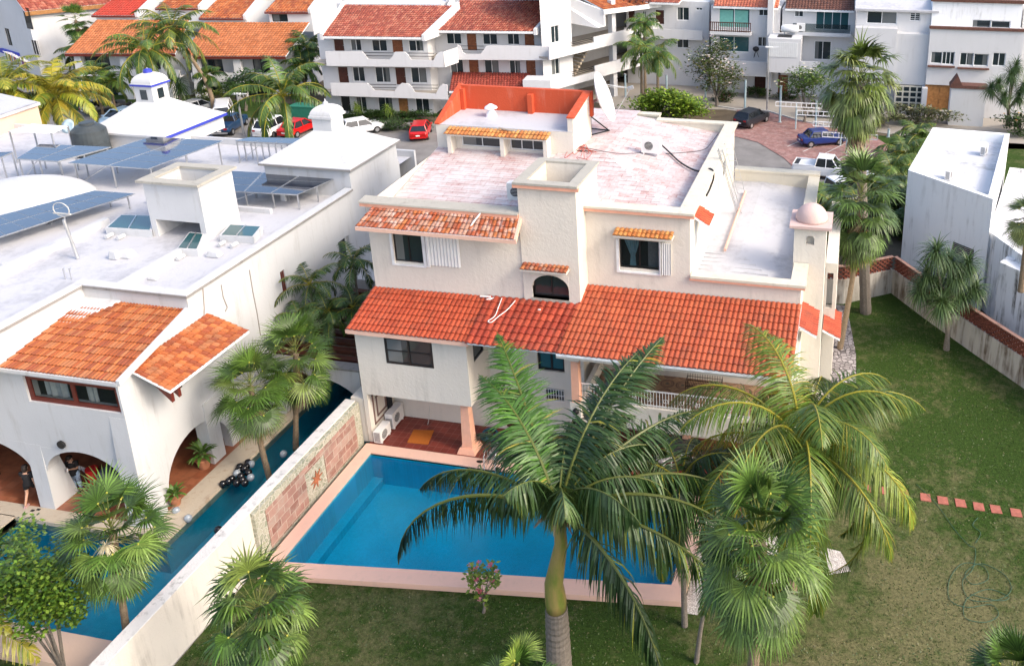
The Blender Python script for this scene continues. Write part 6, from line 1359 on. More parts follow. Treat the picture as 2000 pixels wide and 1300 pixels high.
fp(578, 690, 28.4, (-23.45, 28.4, -.1), 'rear one of two fan palms rising from the narrow pool, nearer the slatted pergola', nl=38, rad=1.05, pet=1.0, seed=65, tr=.10, skirt=12, nseg=26, w=.036, tall=.9, dr=.5, spread=3.6)
fp(1978, 1325, 15.0, (at(1978, 1400, 15).x, 15, 0), 'top of a small palm poking up at the bottom right corner', nl=16, rad=.7, pet=.6, seed=66, skirt=0, el=(0, 1.4))
fp(1005, 1335, 14.5, (at(1005, 1400, 14.5).x, 14.5, 0), 'top of a small palm at the bottom edge left of the royal palm', nl=14, rad=.6, pet=.6, seed=67, skirt=0, el=(0.1, 1.4))
fp(-25, 1110, 16.5, (at(-25, 1300, 16.5).x, 16.5, 0), 'fan palm half cut by the left edge beside the leafy tree', nl=30, rad=.8, pet=.7, seed=68, skirt=3)
# little dark feather palms and the two thin leaning trunks beside the coping
coconut((-4.55, 22.5, 0), at(1330, 950, 22.5), 'slender palm with thin pale trunk at the near right pool corner', 3.5, 20, 71, RP, .9, 2.4, .075, .03, False, .8, False, 'barkgrey', None, 'foreground palms', el=(-.2, 1.35), nl=60, lw=.03)
coconut((-3.9, 21.2, 0), at(1395, 1120, 20.9), 'thin dark leaning palm trunk beside the ragged fan palm', 1.8, 9, 72, G_MID, .8, 2.3, .06, .0, False, .5, False, 'barkgrey', (-.08, 0, 0), 'foreground palms', el=(-.4, 1.2), nl=26, lw=.022)
coconut((at(-60, 1290, 15.5).x, 15.5, 0), at(-75, 1235, 15.5), 'coconut palm whose frond reaches in at the bottom left corner', 3.2, 12, 73, G_YEL, .5, 1.7, .15, 0, False, .75, False, group='foreground palms', el=(-.2, 1.0), nl=44)
# tall ones at the back of the lawn
WP_ = [(.10, .14, .035), (.14, .18, .05), (.065, .10, .02), (.18, .21, .07)]
t1 = fanpalm((1.5, 45.6, 0), at(1678, 165, 45.6), 'tallest fan palm with a big shaggy beard standing in the lawn corner', nl=60, rad=1.45, pet=1.3, tall=1.3, seed=80, pal=WP_, tr=.26, skirt=0, mat='barkgrey', el=(-1.35, 1.3), nseg=22, dr=1.5, w=.085, name='tall_fan_palm')
mb = MB(); r = random.Random(3); tc = at(1678, 165, 45.6)
for k in range(130):
    a = r.uniform(0, 6.28); z = r.uniform(-3.4, -.3); mb.col = r.choice(G_DEAD); leafstrip(mb, tc+Vector((.28*math.cos(a), .28*math.sin(a), z)), Vector((math.cos(a)*.45, math.sin(a)*.45, -1)), Vector((math.cos(a), math.sin(a), .2)), r.uniform(.6, 1.3), .10, .3)
mb.build('dead_leaf_skirt', M['leaf'], t1)
fanpalm((.15, 41.4, 0), at(1682, 395, 41.6), 'fan palm with thin tan leaning trunk between the domed turret and the lattice wall', nl=56, rad=1.25, pet=1.2, tall=2.2, seed=81, pal=[(.07, .12, .03), (.09, .15, .035), (.055, .095, .025)], tr=.13, skirt=34, lean=(.12, 0, 0), el=(-1.35, 1.3), nseg=20, dr=1., w=.07)
fanpalm((8.8, 41.0, 4.5), at(2010, 425, 41.0), 'fan palm cut by the right edge above the low white wing', nl=26, rad=.9, pet=.7, seed=82, pal=WP_, tr=.13, skirt=8)
# spiky dracaena tree
def rosette(mb, c, n, L, w, r, pal, el=(-.9, 1.4), droop=1.1):
    for k in range(n):
        f = (k+.5)/n; e = el[1]+(el[0]-el[1])*f; a = k*2.39996; kk = r.uniform(.7, 1.25); cc = r.choice(pal); mb.col = tuple(x*kk for x in cc)
        leafstrip(mb, c, Vector((math.cos(a)*math.cos(e), math.sin(a)*math.cos(e), math.sin(e))), Vector((0, 0, 1)), L*r.uniform(.8, 1.1), w, droop*r.uniform(.6, 1.2), 4)
def spiky(base, heads, label, L=.75, n=90, pal=None, name='dracaena_tree', tr=.12):
    r = random.Random(91); t = thing(name, label, 'tree', base); pal = pal or [(.055, .10, .035), (.08, .13, .05), (.04, .08, .025)]
    b = Vector(base); hs = [Vector(h) for h in heads]; cm = b.lerp(sum(hs, Vector())/len(hs), .45)
    m = MB(); m.tube([b, b.lerp(cm, .5)+Vector((.05, 0, 0)), cm], [tr*1.5, tr, tr*.9], 8)
    for h in hs: m.tube([cm-Vector((0, 0, .1)), cm.lerp(h, .6)+Vector((0, 0, -.1)), h], [tr*.7, tr*.5, tr*.4], 6)
    m.build('trunk', M['barkgrey'], t); mb = MB()
    for h in hs: rosette(mb, h, n, L*r.uniform(.85, 1.15), .042, r, pal, el=(-1.0, 1.4), droop=1.35)
    mb.build('crown', M['leaf'], t); return t
Yd = 42.3
r0 = random.Random(5)
spiky((5.75, 42.4, 0), [at(1852+60*math.cos(k*2.4)*((k+.5)/10)**.5, 545+66*math.sin(k*2.4)*((k+.5)/10)**.5, Yd+r0.uniform(-.9, .7)) for k in range(10)], 'round-headed spiky tree against the lattice wall by the white block', 1.25, 150, [(.085, .14, .05), (.11, .17, .065), (.05, .095, .03)])

# --- broadleaf trees and bushes ------------------------------------------
def leafmass(mb, c, rad, n, size, r, pal, hollow=.35):
    c = Vector(c)
    for k in range(n):
        v = Vector((r.gauss(0, 1), r.gauss(0, 1), r.gauss(0, 1))).normalized()*(hollow+(1-hollow)*r.random()**.5)
        p = c+Vector((v.x*rad[0], v.y*rad[1], v.z*rad[2])); cc = r.choice(pal); kk = r.uniform(.6, 1.35); mb.col = tuple(x*kk for x in cc)
        a = r.uniform(0, 6.28); e = r.uniform(-.6, .7); d = Vector((math.cos(a)*math.cos(e), math.sin(a)*math.cos(e), math.sin(e)))
        s = size*r.uniform(.6, 1.3); sd = d.cross(Vector((r.uniform(-.4, .4), r.uniform(-.4, .4), 1))).normalized()
        mb.add([tuple(p), tuple(p+d*s*.5+sd*s*.28), tuple(p+d*s), tuple(p+d*s*.5-sd*s*.28)], [(0, 1, 2, 3)])
def bushy(name, base, top, rad, label, cat='tree', seed=1, n=2600, size=.16, pal=G_MID, clumps=16, flowers=None, nfl=60, group=None, trunkr=.1, mat='barkgrey', squash=.8, bare=0):
    """limbs that fork from the trunk, leaf clumps round their ends"""
    r = random.Random(seed); b = Vector(base); top = Vector(top); t = thing(name, label, cat, b, group)
    m = MB(); fork = b.lerp(top, .35 if rad[2] < 1.9 else .2); 
    if (fork-b).length > .12: m.tube([b, b.lerp(fork, .5)+Vector((.04, .02, 0)), fork], [trunkr*1.3, trunkr, trunkr*.85], 7)
    mb = MB(); C = []
    for k in range(clumps):
        v = Vector((r.gauss(0, 1), r.gauss(0, 1), r.gauss(0, .9))).normalized()*r.uniform(.35, .95)
        c = top+Vector((v.x*rad[0], v.y*rad[1], v.z*rad[2])); C.append(c)
        if k % 5 == 0 or clumps < 20: m.tube([fork-Vector((0, 0, .05)), fork.lerp(c, .5)+Vector((0, 0, .08*rad[2])), c], [trunkr*.5, trunkr*.3, trunkr*.12], 5, False)
    m.build('trunk' if cat == 'tree' else 'stems', M[mat], t)
    for c in C:
        s = r.uniform(.28, .5); leafmass(mb, c, (rad[0]*s, rad[1]*s, rad[2]*s*squash), int(n/clumps*r.uniform(.6, 1.4)), size, r, pal, .2)
    mb.build('crown' if cat == 'tree' else 'foliage', M['leaf'], t)
    if flowers:
        f = MB()
        for k in range(nfl):
            c = r.choice(C); v = Vector((r.gauss(0, 1), r.gauss(0, 1), abs(r.gauss(0, 1)))).normalized(); p = c+Vector((v.x*rad[0]*.4, v.y*rad[1]*.4, v.z*rad[2]*.35))
            f.col = r.choice(flowers)
            for q in range(5):
                a = q*1.257+r.random(); s = size*.55; f.add([tuple(p), tuple(p+Vector((math.cos(a)*s, math.sin(a)*s, .3*s))), tuple(p+Vector((math.cos(a+.8)*s, math.sin(a+.8)*s, .3*s)))], [(0, 1, 2)])
        f.build('flowers', M['leaf'], t)['kind'] = 'stuff'
    return t
GL = [(.06, .125, .015), (.10, .185, .02), (.035, .08, .012), (.15, .23, .03)]
bushy('leafy_tree', (at(120, 1290, 16.3).x, 16.3, -.03), at(70, 1140, 16.3), (1.25, 1.2, 2.1), 'bright green leafy tree over the narrow pool at lower left', seed=5, n=7500, size=.14, pal=GL, clumps=30)
bushy('frangipani_shrub', PZ(945, 1195, 0), PZ(945, 1195, 0)+Vector((.05, 0, 1.5)), (.75, .5, 1.0), 'young pink flowering frangipani shrub at the near pool edge', 'shrub', seed=6, n=330, size=.17, pal=[(.16, .24, .03), (.22, .30, .05), (.11, .18, .03)], clumps=14, flowers=[(.65, .12, .18), (.7, .25, .28)], nfl=16, trunkr=.05)
# areca palms in the gap between the houses
for i, (x, y, Y, L, s, lb) in enumerate(((605, 545, 33.5, 2.3, 31, 'feathery dark palm beside the white wall above the pergola'), (690, 500, 35.5, 2.0, 32, 'feathery dark palm squeezed against the cream house upper corner'), (640, 600, 32.5, 1.9, 33, 'lower dark feathery palm just above the pergola slats'), (690, 590, 33.0, 1.8, 34, 'dark feathery palm against the cream house side wall'), (585, 610, 32.0, 1.5, 35, 'small dark feathery palm at the left end of the pergola'))):
    p = at(x, y+15, Y); p.x = min(p.x, -21.2); coconut((p.x, Y, 3.0 if i > 1 else 0), p, lb, L, 15, s, G_DARK, .5, 1.9, .06, 0, False, .5, False, 'barkgrey', None, 'feathery palms in the gap', el=(-.4, 1.4), nl=34, lw=.024)

# ragged grass tufts over the sheet of lawn: nobody could count them
tf = MB(); r = random.Random(77)
def inlawn(x, y):
    if x < -4.75: return y < 21.35+(x+20.3)*.115
    if y > 24 and x > 9.3+(39.3-y)*.95: return False
    if y > 39.3 and x > 9.2-(y-39.3)*.7: return False
    return not (x < -1.2 and y > 26) and not (-4.72 < x < 1.0 and 23 < y < 27.5) and not (x < 1.1 and y > 38)
while len(tf.f) < 60000:
    y = 12+34*r.random()**1.3; x = r.uniform(-20.4, 14)
    if not inlawn(x, y): continue
    kk = r.uniform(.75, 1.35); tf.col = (.048*kk, .085*kk, .018*kk) if r.random() < .72 else (.12*kk, .115*kk, .05*kk)
    a = r.uniform(0, 6.28); w = r.uniform(.015, .035); h = r.uniform(.02, .05); dx, dy = math.cos(a)*w, math.sin(a)*w
    tf.add([(x-dx, y-dy, .0), (x+dx, y+dy, .0), (x+r.uniform(-.05, .05), y+r.uniform(-.05, .05), h)], [(0, 1, 2)])
tag(tf.build('grass_tufts', M['leaf']), 'short mown grass blades over the lawn', 'grass', kind='stuff')
# ================================================================ background vegetation
def hidden_palms():
    pass
def bpx(x, y, z=0): return PZ(x, y, z)
def cocob(cx, cy, Y, base, label, L=3.6, nf=20, seed=1, pal=G_MID, **k):
    b = Vector(base) if base else Vector((at(cx, cy, Y).x, Y, 0)); return coconut(b, at(cx, cy, Y), label, L*1.3, nf, seed, pal, k.pop('hang', .6), k.pop('bend', 1.8), k.pop('tr', .16), k.pop('yel', .1), False, k.pop('ll', 1.0), nl=k.pop('nl', 40), lw=k.pop('lw', .06), group='street coconut palms', **k)
cocob(553, 190, 62, (at(570, 250, 62).x, 62, 0), 'coconut palm with arching fronds standing right behind the white pyramid roof lantern', 4.6, 19, 101, G_MID, hang=.75, nl=48, el=(-.3, 1.4))
cocob(338, 62, 74, (at(420, 225, 74).x, 74, 0), 'tall curved coconut palm leaning left in front of the orange roofs', 4.4, 22, 102, [(.06, .10, .025), (.09, .13, .03)], lean=(1.2, 0, -.8), tr=.17, hang=.8)
cocob(285, 98, 71, (at(310, 200, 71).x, 71, 0), 'coconut palm just left of the tall curved one', 4.5, 20, 103, G_MID, hang=.7)
cocob(107, 188, 58, (at(118, 270, 58).x, 58, 0), 'golden yellow coconut palm behind the rooftop canopy', 4.3, 24, 104, [(.30, .28, .02), (.22, .25, .025), (.38, .32, .03), (.13, .19, .02)], yel=.4, hang=.6, nl=60, gold=.5, el=(-.5, 1.4))
cocob(8, 170, 56, (at(4, 260, 56).x, 56, 0), 'yellow green coconut palm at the left edge', 3.8, 18, 105, [(.24, .24, .03), (.15, .19, .025)], yel=.4, nl=44, gold=.4)
fanpalm((at(150, 120, 84).x, 84, 0), at(148, 40, 84), 'fan palm against the white wall of the gabled house', nl=30, rad=1.2, pet=1.0, seed=106, pal=FP, tr=.14, skirt=8, nseg=18, w=.07, group='street fan palms', tall=1.2)
cocob(185, 152, 72, None, 'small green palm before the first dark window of the orange-roofed row', 2.6, 13, 107, G_MID, hang=.6, tr=.1)
cocob(215, 165, 71, None, 'small bright palm at the foot of the orange-roofed row', 2.2, 12, 108, [(.10, .17, .03), (.13, .21, .03)], hang=.6, tr=.09)
spiky(at(352, 205, 74), [at(352, 172, 74), at(348, 165, 74.5)], 'dark round cycad below the tall curved palm', 2.0, 70, G_DARK, name='cycad', tr=.15)
cocob(158, 105, 80, None, 'dark palm under the end of the orange roof', 2.8, 13, 109, G_DARK, hang=.6, tr=.1)
cocob(602, 95, 84, None, 'bushy palm in the gap left of the apartment block', 3.0, 18, 110, G_DARK, hang=.6, tr=.12); cocob(590, 130, 82, None, 'lower dark palm in the gap left of the apartment block', 2.6, 16, 111, G_DARK, hang=.7, tr=.12)
cocob(406, 150, 75, None, 'thin young palm against the lower orange-roofed house', 1.7, 9, 112, G_DARK, hang=.6, tr=.07)
for i, (x, y, Y, L, yb, lb) in enumerate(((1252, 100, 83, 2.7, 165, 'left one of the twin palms in front of the stair wing'), (1284, 108, 82, 2.7, 172, 'right one of the twin palms in front of the stair wing'), (1258, 48, 88, 2.0, 160, 'taller palm behind the twin palms'))):
    cocob(x, y, Y, None, lb, L, 15, 120+i, [(.06, .12, .025), (.09, .16, .03)], hang=.7, tr=.13, lw=.04)
bushy('street_tree', (at(480, 215, 76).x, 76, 0), at(478, 158, 76), (2.2, 2, 1.7), 'round dark green tree in front of the lower orange-roofed house', seed=130, n=2600, size=.3, pal=G_DARK, clumps=20, trunkr=.14)
bushy('frangipani_tree', (at(1400, 200, 87).x, 87, 0), at(1398, 128, 87), (3.1, 2.2, 2.7), 'large frangipani tree with white blossoms before the green-curtained house', seed=131, n=3400, size=.34, pal=[(.07, .105, .03), (.10, .14, .04), (.05, .08, .02), (.14, .12, .05)], clumps=44, flowers=[(.8, .75, .7), (.75, .6, .6)], nfl=120, trunkr=.16, group='frangipani trees')
bushy('frangipani_tree', (at(1572, 208, 83).x, 83, 0), at(1580, 158, 83), (2.6, 2, 2.0), 'smaller frangipani tree hanging over the ladder-like beams', seed=132, n=2200, size=.32, pal=[(.09, .15, .03), (.12, .19, .035), (.06, .11, .02)], clumps=26, flowers=[(.8, .72, .5)], nfl=36, trunkr=.13, group='frangipani trees')
bushy('hedge_bush', PZ(1300, 232, 0), PZ(1300, 232, 0)+Vector((.2, -.3, 1.7)), (3.9, 2.2, 1.6), 'big bright green rounded bush behind the satellite dish antenna', 'bush', seed=133, n=6500, size=.36, pal=[(.13, .22, .02), (.18, .28, .025), (.08, .15, .02), (.24, .32, .04)], clumps=46)
bushy('hedge_bush', PZ(410, 208, 0), PZ(410, 208, 0)+Vector((0, 0, .9)), (2.6, 1.4, 1.0), 'yellowish green shrub bed at the foot of the tall curved palm', 'bush', seed=134, n=1600, size=.3, pal=[(.17, .22, .03), (.22, .26, .04), (.09, .14, .02)], clumps=18)
for i, (x, y, w, lb) in enumerate(((720, 226, 2.6, 'clipped dark hedge under the first ground floor window of the apartment block'), (765, 228, 2.6, 'clipped dark hedge in front of the ground floor doors of the apartment block'), (812, 230, 2.6, 'clipped dark hedge at the right end of the apartment ground floor'), (745, 247, 3.4, 'lower hedge by the kerb left of the red hatchback'), (800, 247, 2.6, 'lower hedge by the kerb just behind the red hatchback'))):
    p = PZ(x, y+6, 0); bushy('hedge', p, p+Vector((0, 0, .6)), (w, .6, .55), lb, 'hedge', seed=140+i, n=1500, size=.22, pal=G_DARK+[(.03, .05, .02)], clumps=20, group='hedges by the apartment block')
for i, (x, y, lb) in enumerate(((698, 218, 'young yellow-green palm shrub at the left of the hedge'), (758, 222, 'small potted palm in the middle of the hedge'), (820, 205, 'slim bright palm in front of the last ground floor window'))):
    p = PZ(x, y+12, 0); spiky(p, [p+Vector((0, 0, 1.2+.7*(i == 2))), p+Vector((.3, 0, .8))], lb, 1.0, 44, [(.12, .19, .03), (.16, .23, .03)], name='palm_shrub', tr=.08)
for i, (x, y, s, lb) in enumerate(((1480, 185, 1.0, 'low shrubs beside the dark doorway of the green-curtained house'), (1412, 192, 1.3, 'dark shrub bed under the large frangipani tree'), (1536, 190, .9, 'shrub next to the brown street door'), (1600, 222, 1.4, 'low planting below the frangipani over the beams'))):
    p = PZ(x, y+6, 0); bushy('shrub', p, p+Vector((0, 0, .6*s)), (1.4*s, .8, .7*s), lb, 'shrub', seed=150+i, n=900, size=.26, pal=G_DARK+[(.10, .05, .04)], clumps=12)
# verge behind the white block
for i, (x, y, Y, L, lb) in enumerate(((1765, 300, 70, 2.6, 'feathery palm just left of the white block house'), (1740, 335, 66, 2.4, 'lower feathery palm beside the parked pickup'), (1790, 268, 73, 2.2, 'small palm behind the corner of the white block house'), (1722, 372, 60, 2.2, 'palm tuft between the pickup and the lawn corner'), (1625, 400, 52, 2.2, 'dark palm behind the domed turret'))):
    cocob(x, y, Y, None, lb, L, 16, 160+i, [(.07, .12, .025), (.10, .16, .03)], hang=.7, tr=.1)
for i, (x, y, w, lb) in enumerate(((1790, 235, 4., 'scrubby shrubs with pale flowers behind the white block house'), (1705, 238, 2.4, 'twiggy bare shrub right of the tallest palm'), (1750, 410, 2.2, 'dark bush filling the gap left of the white block'), (1765, 450, 1.6, 'lower dark bush against the white block wall'), (1625, 450, 1.6, 'dark bush behind the brick lattice by the turret'))):
    p = PZ(x, y+10, 0); bushy('wild_shrub', p, p+Vector((0, 0, 1.)), (w, 1.5, 1.1), lb, 'shrub', seed=170+i, n=2600, size=.3, pal=G_DARK+G_MID if i > 1 else [(.12, .13, .05), (.09, .12, .04), (.16, .14, .08)], clumps=26, flowers=[(.75, .65, .4)] if i == 0 else None, nfl=20)
spiky(PZ(1968, 245, 0), [at(1950, 165, 80), at(1975, 150, 81), at(2000, 170, 80), at(1935, 175, 80), at(1990, 190, 80), at(1985, 130, 81.5), at(1962, 190, 79)], 'tall spiky dracaena with several pale trunks at the right edge', 1.5, 150, [(.05, .09, .03), (.07, .12, .04)], tr=.16)
bushy('wild_shrub', PZ(1985, 262, 0), PZ(1985, 262, 0)+Vector((1, 0, 1.2)), (3, 1.5, 1.3), 'dark shrubbery with orange blossoms under the spiky dracaena', 'shrub', seed=177, n=1800, size=.3, pal=G_DARK, clumps=18, flowers=[(.8, .35, .03)], nfl=8)
for i, (x, y, Y, lb) in enumerate(((700, 8, 112, 'row of palm tops just behind the left apartment roof'), (760, 2, 114, 'palm top at the top edge above the grey shed'), (650, 4, 112, 'palm top at the top edge near the orange gable'), (1005, -8, 118, 'palm top at the top edge over the right apartment roof'), (820, 0, 116, 'palm top at the top edge beside the blue dish'))):
    cocob(x, y, Y, None, lb, 4.5, 15, 180+i, G_MID, hang=.6, lw=.07, nl=22)
# distant greenery beyond the last roofs: one far wood
m = MB(); r = random.Random(12)
for k in range(520):
    x = r.uniform(-220, 160); y = r.uniform(142, 420); leafmass(m, (x, y, r.uniform(2, 6)), (4.5, 4.5, 3.2), 26, 2.2, r, G_DARK+G_MID, .5)
tag(m.build('distant_trees', M['leaf']), 'dark green trees far beyond the last roofs', 'trees', kind='stuff')

# ================================================================ vehicles
def car(label, px0, px1, color, kind='sedan', L=4.3, W=1.72, Hh=1.45, name='parked_car', z=0, fwd=None, group='parked cars'):
    """body lofted from side profile stations; px0 = rear ground point, px1 = front ground point"""
    a, b = PZ(*px0, z), PZ(*px1, z); d = (b-a); d.z = 0; d = fwd and Vector(fwd) or d; d.normalize(); c = (a+b)/2
    t = thing(name, label, 'car', (c.x, c.y, z), group); rz = math.atan2(d.y, d.x); Mx = Matrix.Translation(Vector((c.x, c.y, z))) @ Matrix.Rotation(rz, 4, 'Z')
    def fin(mb, mat, nm, parent=t, smooth=False, bv=0):
        mb.v = [tuple(Mx @ Vector(v)) for v in mb.v]
        o = mb.build(nm, mat if not isinstance(mat, str) else M[mat], parent, smooth, True, bv); return o
    h = L/2; w = W/2
    P = {'sedan': dict(belt=.90, hood=.82, rear=.92, wsb=.22, wst=.04, rst=-.26, rsb=-.36), 'hatch': dict(belt=.92, hood=.84, rear=.94, wsb=.24, wst=.07, rst=-.36, rsb=-.44),
         'suv': dict(belt=1.02, hood=.98, rear=1.06, wsb=.22, wst=.08, rst=-.36, rsb=-.45), 'pickup': dict(belt=1.05, hood=1.0, rear=1.0, wsb=.2, wst=.1, rst=-.12, rsb=-.15), 'van': dict(belt=1.15, hood=1.1, rear=1.2, wsb=.36, wst=.28, rst=-.47, rsb=-.49)}[kind]
    st = [(-h, .62, P['rear']-.14, .86), (-h+.12, .42, P['rear'], .95), (P['rsb']*L, .26, P['belt']+.02, 1.), (P['rst']*L+.1, .26, P['belt'], 1.), (P['wst']*L, .26, P['belt'], 1.), (P['wsb']*L, .26, P['belt']-.02, 1.), (h-.45, .26, P['hood'], .97), (h-.1, .34, P['hood']-.14, .88), (h, .42, P['hood']-.28, .8)]
    rings = []
    for x, zb, zt, s in st:
        ww = w*s; rings.append([(x, -ww*.9, zb), (x, -ww, zb+.12), (x, -ww, (zb+zt)/2), (x, -ww*.95, zt-.04), (x, -ww*.82, zt), (x, ww*.82, zt), (x, ww*.95, zt-.04), (x, ww, (zb+zt)/2), (x, ww, zb+.12), (x, ww*.9, zb)])
    m = MB(); n = 10; m.add([v for r_ in rings for v in r_], [(i*n+j, i*n+(j+1) % n, (i+1)*n+(j+1) % n, (i+1)*n+j) for i in range(len(rings)-1) for j in range(n)]+[tuple(range(n)), tuple((len(rings)-1)*n+j for j in range(n-1, -1, -1))])
    if kind == 'pickup':
        for y in (-w*.93, w*.93-.08): m.box(-h+.1, P['rsb']*L, y, y+.08, .9, 1.12)
        m.box(-h+.05, -h+.12, -w*.9, w*.9, .9, 1.12)
    body = fin(m, color, 'body', bv=.03)
    if kind == 'pickup': m = MB(); m.box(-h+.13, P['rsb']*L-.05, -w*.84, w*.84, 1.0, 1.015); fin(m, 'black', 'cargo_bed')
    B = [(P['rsb']*L, P['belt']), (P['wsb']*L, P['belt']-.03)]; Tt = [(P['rst']*L, Hh), (P['wst']*L, Hh)]
    wb, wt = w*.9, w*.68
    m = MB(); m.hexa([(B[0][0], -wb, B[0][1]-.03), (B[1][0], -wb, B[1][1]-.03), (B[1][0], wb, B[1][1]-.03), (B[0][0], wb, B[0][1]-.03)], [(Tt[0][0], -wt, Hh-.03), (Tt[1][0], -wt, Hh-.03), (Tt[1][0], wt, Hh-.03), (Tt[0][0], wt, Hh-.03)]); fin(m, 'glasscar', 'windows')
    m = MB(); m.hexa([(Tt[0][0]-.06, -wt-.02, Hh-.05), (Tt[1][0]+.08, -wt-.02, Hh-.05), (Tt[1][0]+.08, wt+.02, Hh-.05), (Tt[0][0]-.06, wt+.02, Hh-.05)], [(Tt[0][0], -wt*.9, Hh+.02), (Tt[1][0], -wt*.9, Hh+.02), (Tt[1][0], wt*.9, Hh+.02), (Tt[0][0], wt*.9, Hh+.02)])
    for s in (-1, 1):                    # pillars
        for (xb, zb), (xt, _) in ((B[0], Tt[0]), (B[1], Tt[1])): m.beam((xb, s*(wb+.005), zb), (xt, s*(wt+.005), Hh), .07, .07)
        xm = (B[0][0]+B[1][0])/2-.05; m.beam((xm, s*(wb+.005), P['belt']), (xm, s*(wt+.008), Hh), .07, .05)
    fin(m, color, 'roof', body)
    for x in (-h+.78, h-.82):
        for s in (-1, 1):
            m = MB(); m.tube([(x, s*(w-.2), .31), (x, s*(w+.012), .31)], .33, 20); wh = fin(m, 'black', 'wheel'); m = MB(); m.tube([(x, s*(w-.05), .31), (x, s*(w+.025), .31)], .19, 12); fin(m, 'metal', 'rim', wh)
    for s in (-1, 1):
        m = MB(); m.box(-h-.01, -h+.1, s*w*.62-.14, s*w*.62+.14, P['rear']-.28, P['rear']-.12); fin(m, plain_('tail_light', (.35, .01, .01), .3), 'taillight')
        m = MB(); m.box(h-.12, h+.01, s*w*.6-.15, s*w*.6+.15, P['hood']-.38, P['hood']-.24); fin(m, plain_('head_light', (.7, .72, .75), .15), 'headlight')
        m = MB(); m.box(P['wsb']*L-.25, P['wsb']*L-.05, s*(w+.02), s*(w+.16), P['belt']-.02, P['belt']+.11); fin(m, color, 'mirror')
    m = MB(); m.box(-h-.03, -h+.02, -w*.8, w*.8, .34, .5); m.box(h-.04, h+.02, -w*.7, w*.7, .36, .48); fin(m, color if kind != 'pickup' else 'metal', 'bumper')
    m = MB(); m.box(-h-.04, -h-.025, -.18, .18, .55, .67); fin(m, 'plasticwhite', 'number_plate'); return t
cr_, cbk, cbl, cw_ = paint('red_paint', (.50, .006, .006)), paint('black_paint', (.012, .014, .02)), paint('blue_paint', (.012, .03, .16)), paint('white_car_paint', (.72, .73, .74))
car('small bright red hatchback parked behind the cream house, seen from the rear', (816, 281), (829, 250), cr_, 'hatch', 4.0, 1.7, 1.45)
car('black compact suv on the red paving near the blue posts', (1445, 252), (1490, 232), cbk, 'suv', 4.4, 1.8, 1.55)
car('dark blue sedan under the ladder-like beams', (1570, 284), (1640, 278), cbl, 'sedan', 4.4, 1.72, 1.42)
car('light blue car half hidden behind the blue-trimmed lantern roof', (262, 232), (205, 250), paint('light_blue_paint', (.22, .33, .45)), 'sedan', 4.5, 1.75, 1.45)
car('white pickup with a windowed cap parked at the kerb behind the first coconut palm', (440, 222), (436, 250), cw_, 'van', 5.0, 1.8, 1.75)
car('dark blue pickup with open bed left of the coconut palm trunk', (440, 262), (462, 246), paint('navy_paint', (.01, .04, .10)), 'pickup', 4.9, 1.8, 1.6)
car('white suv with roof rack right under the coconut fronds', (520, 268), (552, 252), cw_, 'suv', 4.4, 1.8, 1.7)
car('red car beside the white suv under the coconut fronds', (575, 264), (596, 255), cr_, 'sedan', 4.3, 1.75, 1.45)
car('silver car mostly hidden behind the blue-trimmed roof', (368, 226), (405, 214), paint('silver_paint', (.40, .42, .44)), 'sedan', 4.4, 1.75, 1.42)
car('white car behind the apartment hedge', (690, 262), (726, 256), cw_, 'hatch', 4.0, 1.7, 1.45)
car('black car in the shade by the orange-roofed row', (190, 222), (228, 214), cbk, 'sedan', 4.4, 1.75, 1.45)
car('white pickup truck with a black bed and glass cargo cover beyond the terrace roof', (1575, 340), (1650, 348), cw_, 'pickup', 5.4, 1.85, 1.75)
car('white van nose behind the leaning fan palm', (1640, 392), (1700, 382), cw_, 'van', 4.8, 1.85, 1.9)
p = PZ(535, 235, 0)
b = thing('green_container', 'green waste container near the parked cars', 'container', PZ(602, 235, 0)); m = MB(); q = b.location; m.box(q.x-1.4, q.x+1.4, q.y-.7, q.y+.7, .1, 1.5); m.box(q.x-1.5, q.x+1.5, q.y-.75, q.y+.75, 1.5, 1.6); m.build('bin_body', plain_('bin_green', (.02, .16, .10)), b)
# ---- posts, lamps, ladder-like beams
for i, (x, y, y2, lb) in enumerate(((1222, 190, 145, 'pale blue post nearest the stair wing'), (1302, 180, 146, 'pale blue post behind the big bright bush'), (1378, 196, 156, 'pale blue post under the large frangipani'), (1455, 211, 156, 'pale blue post left of the black suv'), (1523, 239, 168, 'pale blue post between the black suv and the blue sedan'), (1593, 240, 196, 'pale grey post holding the first beams'), (1652, 262, 226, 'pale grey post beside the shaggy palm'), (1735, 268, 252, 'short pale post right of the tallest palm'))):
    p = PZ(x, y, 0); z = PY(x, y2, p.y).z; t = thing('steel_post', lb, 'post', p, 'pale posts along the parking'); m = MB(); m.tube([p, Vector((p.x, p.y, z))], .11, 10); m.build('post_shaft', M['posts'], t)
    m = MB(); m.box(p.x-.2, p.x+.2, p.y-.2, p.y+.2, 0, .04); m.box(p.x-.13, p.x+.13, p.y-.13, p.y+.13, z, z+.03); m.build('post_plates', M['metal'], t)
def lamp(x, y, yt, lb, arm=1.0):
    p = PZ(x, y, 0); z = PY(x, yt, p.y).z; t = thing('street_lamp', lb, 'street lamp', p, 'street lamps'); m = MB(); m.tube([p, Vector((p.x, p.y, z*.6)), Vector((p.x, p.y, z))], [.12, .09, .07], 10); m.build('lamp_post', M['metal'], t)
    m = MB(); m.beam((p.x-.3, p.y, z+.02), (p.x+arm, p.y, z+.15), .09); m.box(p.x-.35*arm, p.x+.35*arm, p.y-.15, p.y+.15, z+.06, z+.16); m.build('lamp_head', M['white_paint'], t)
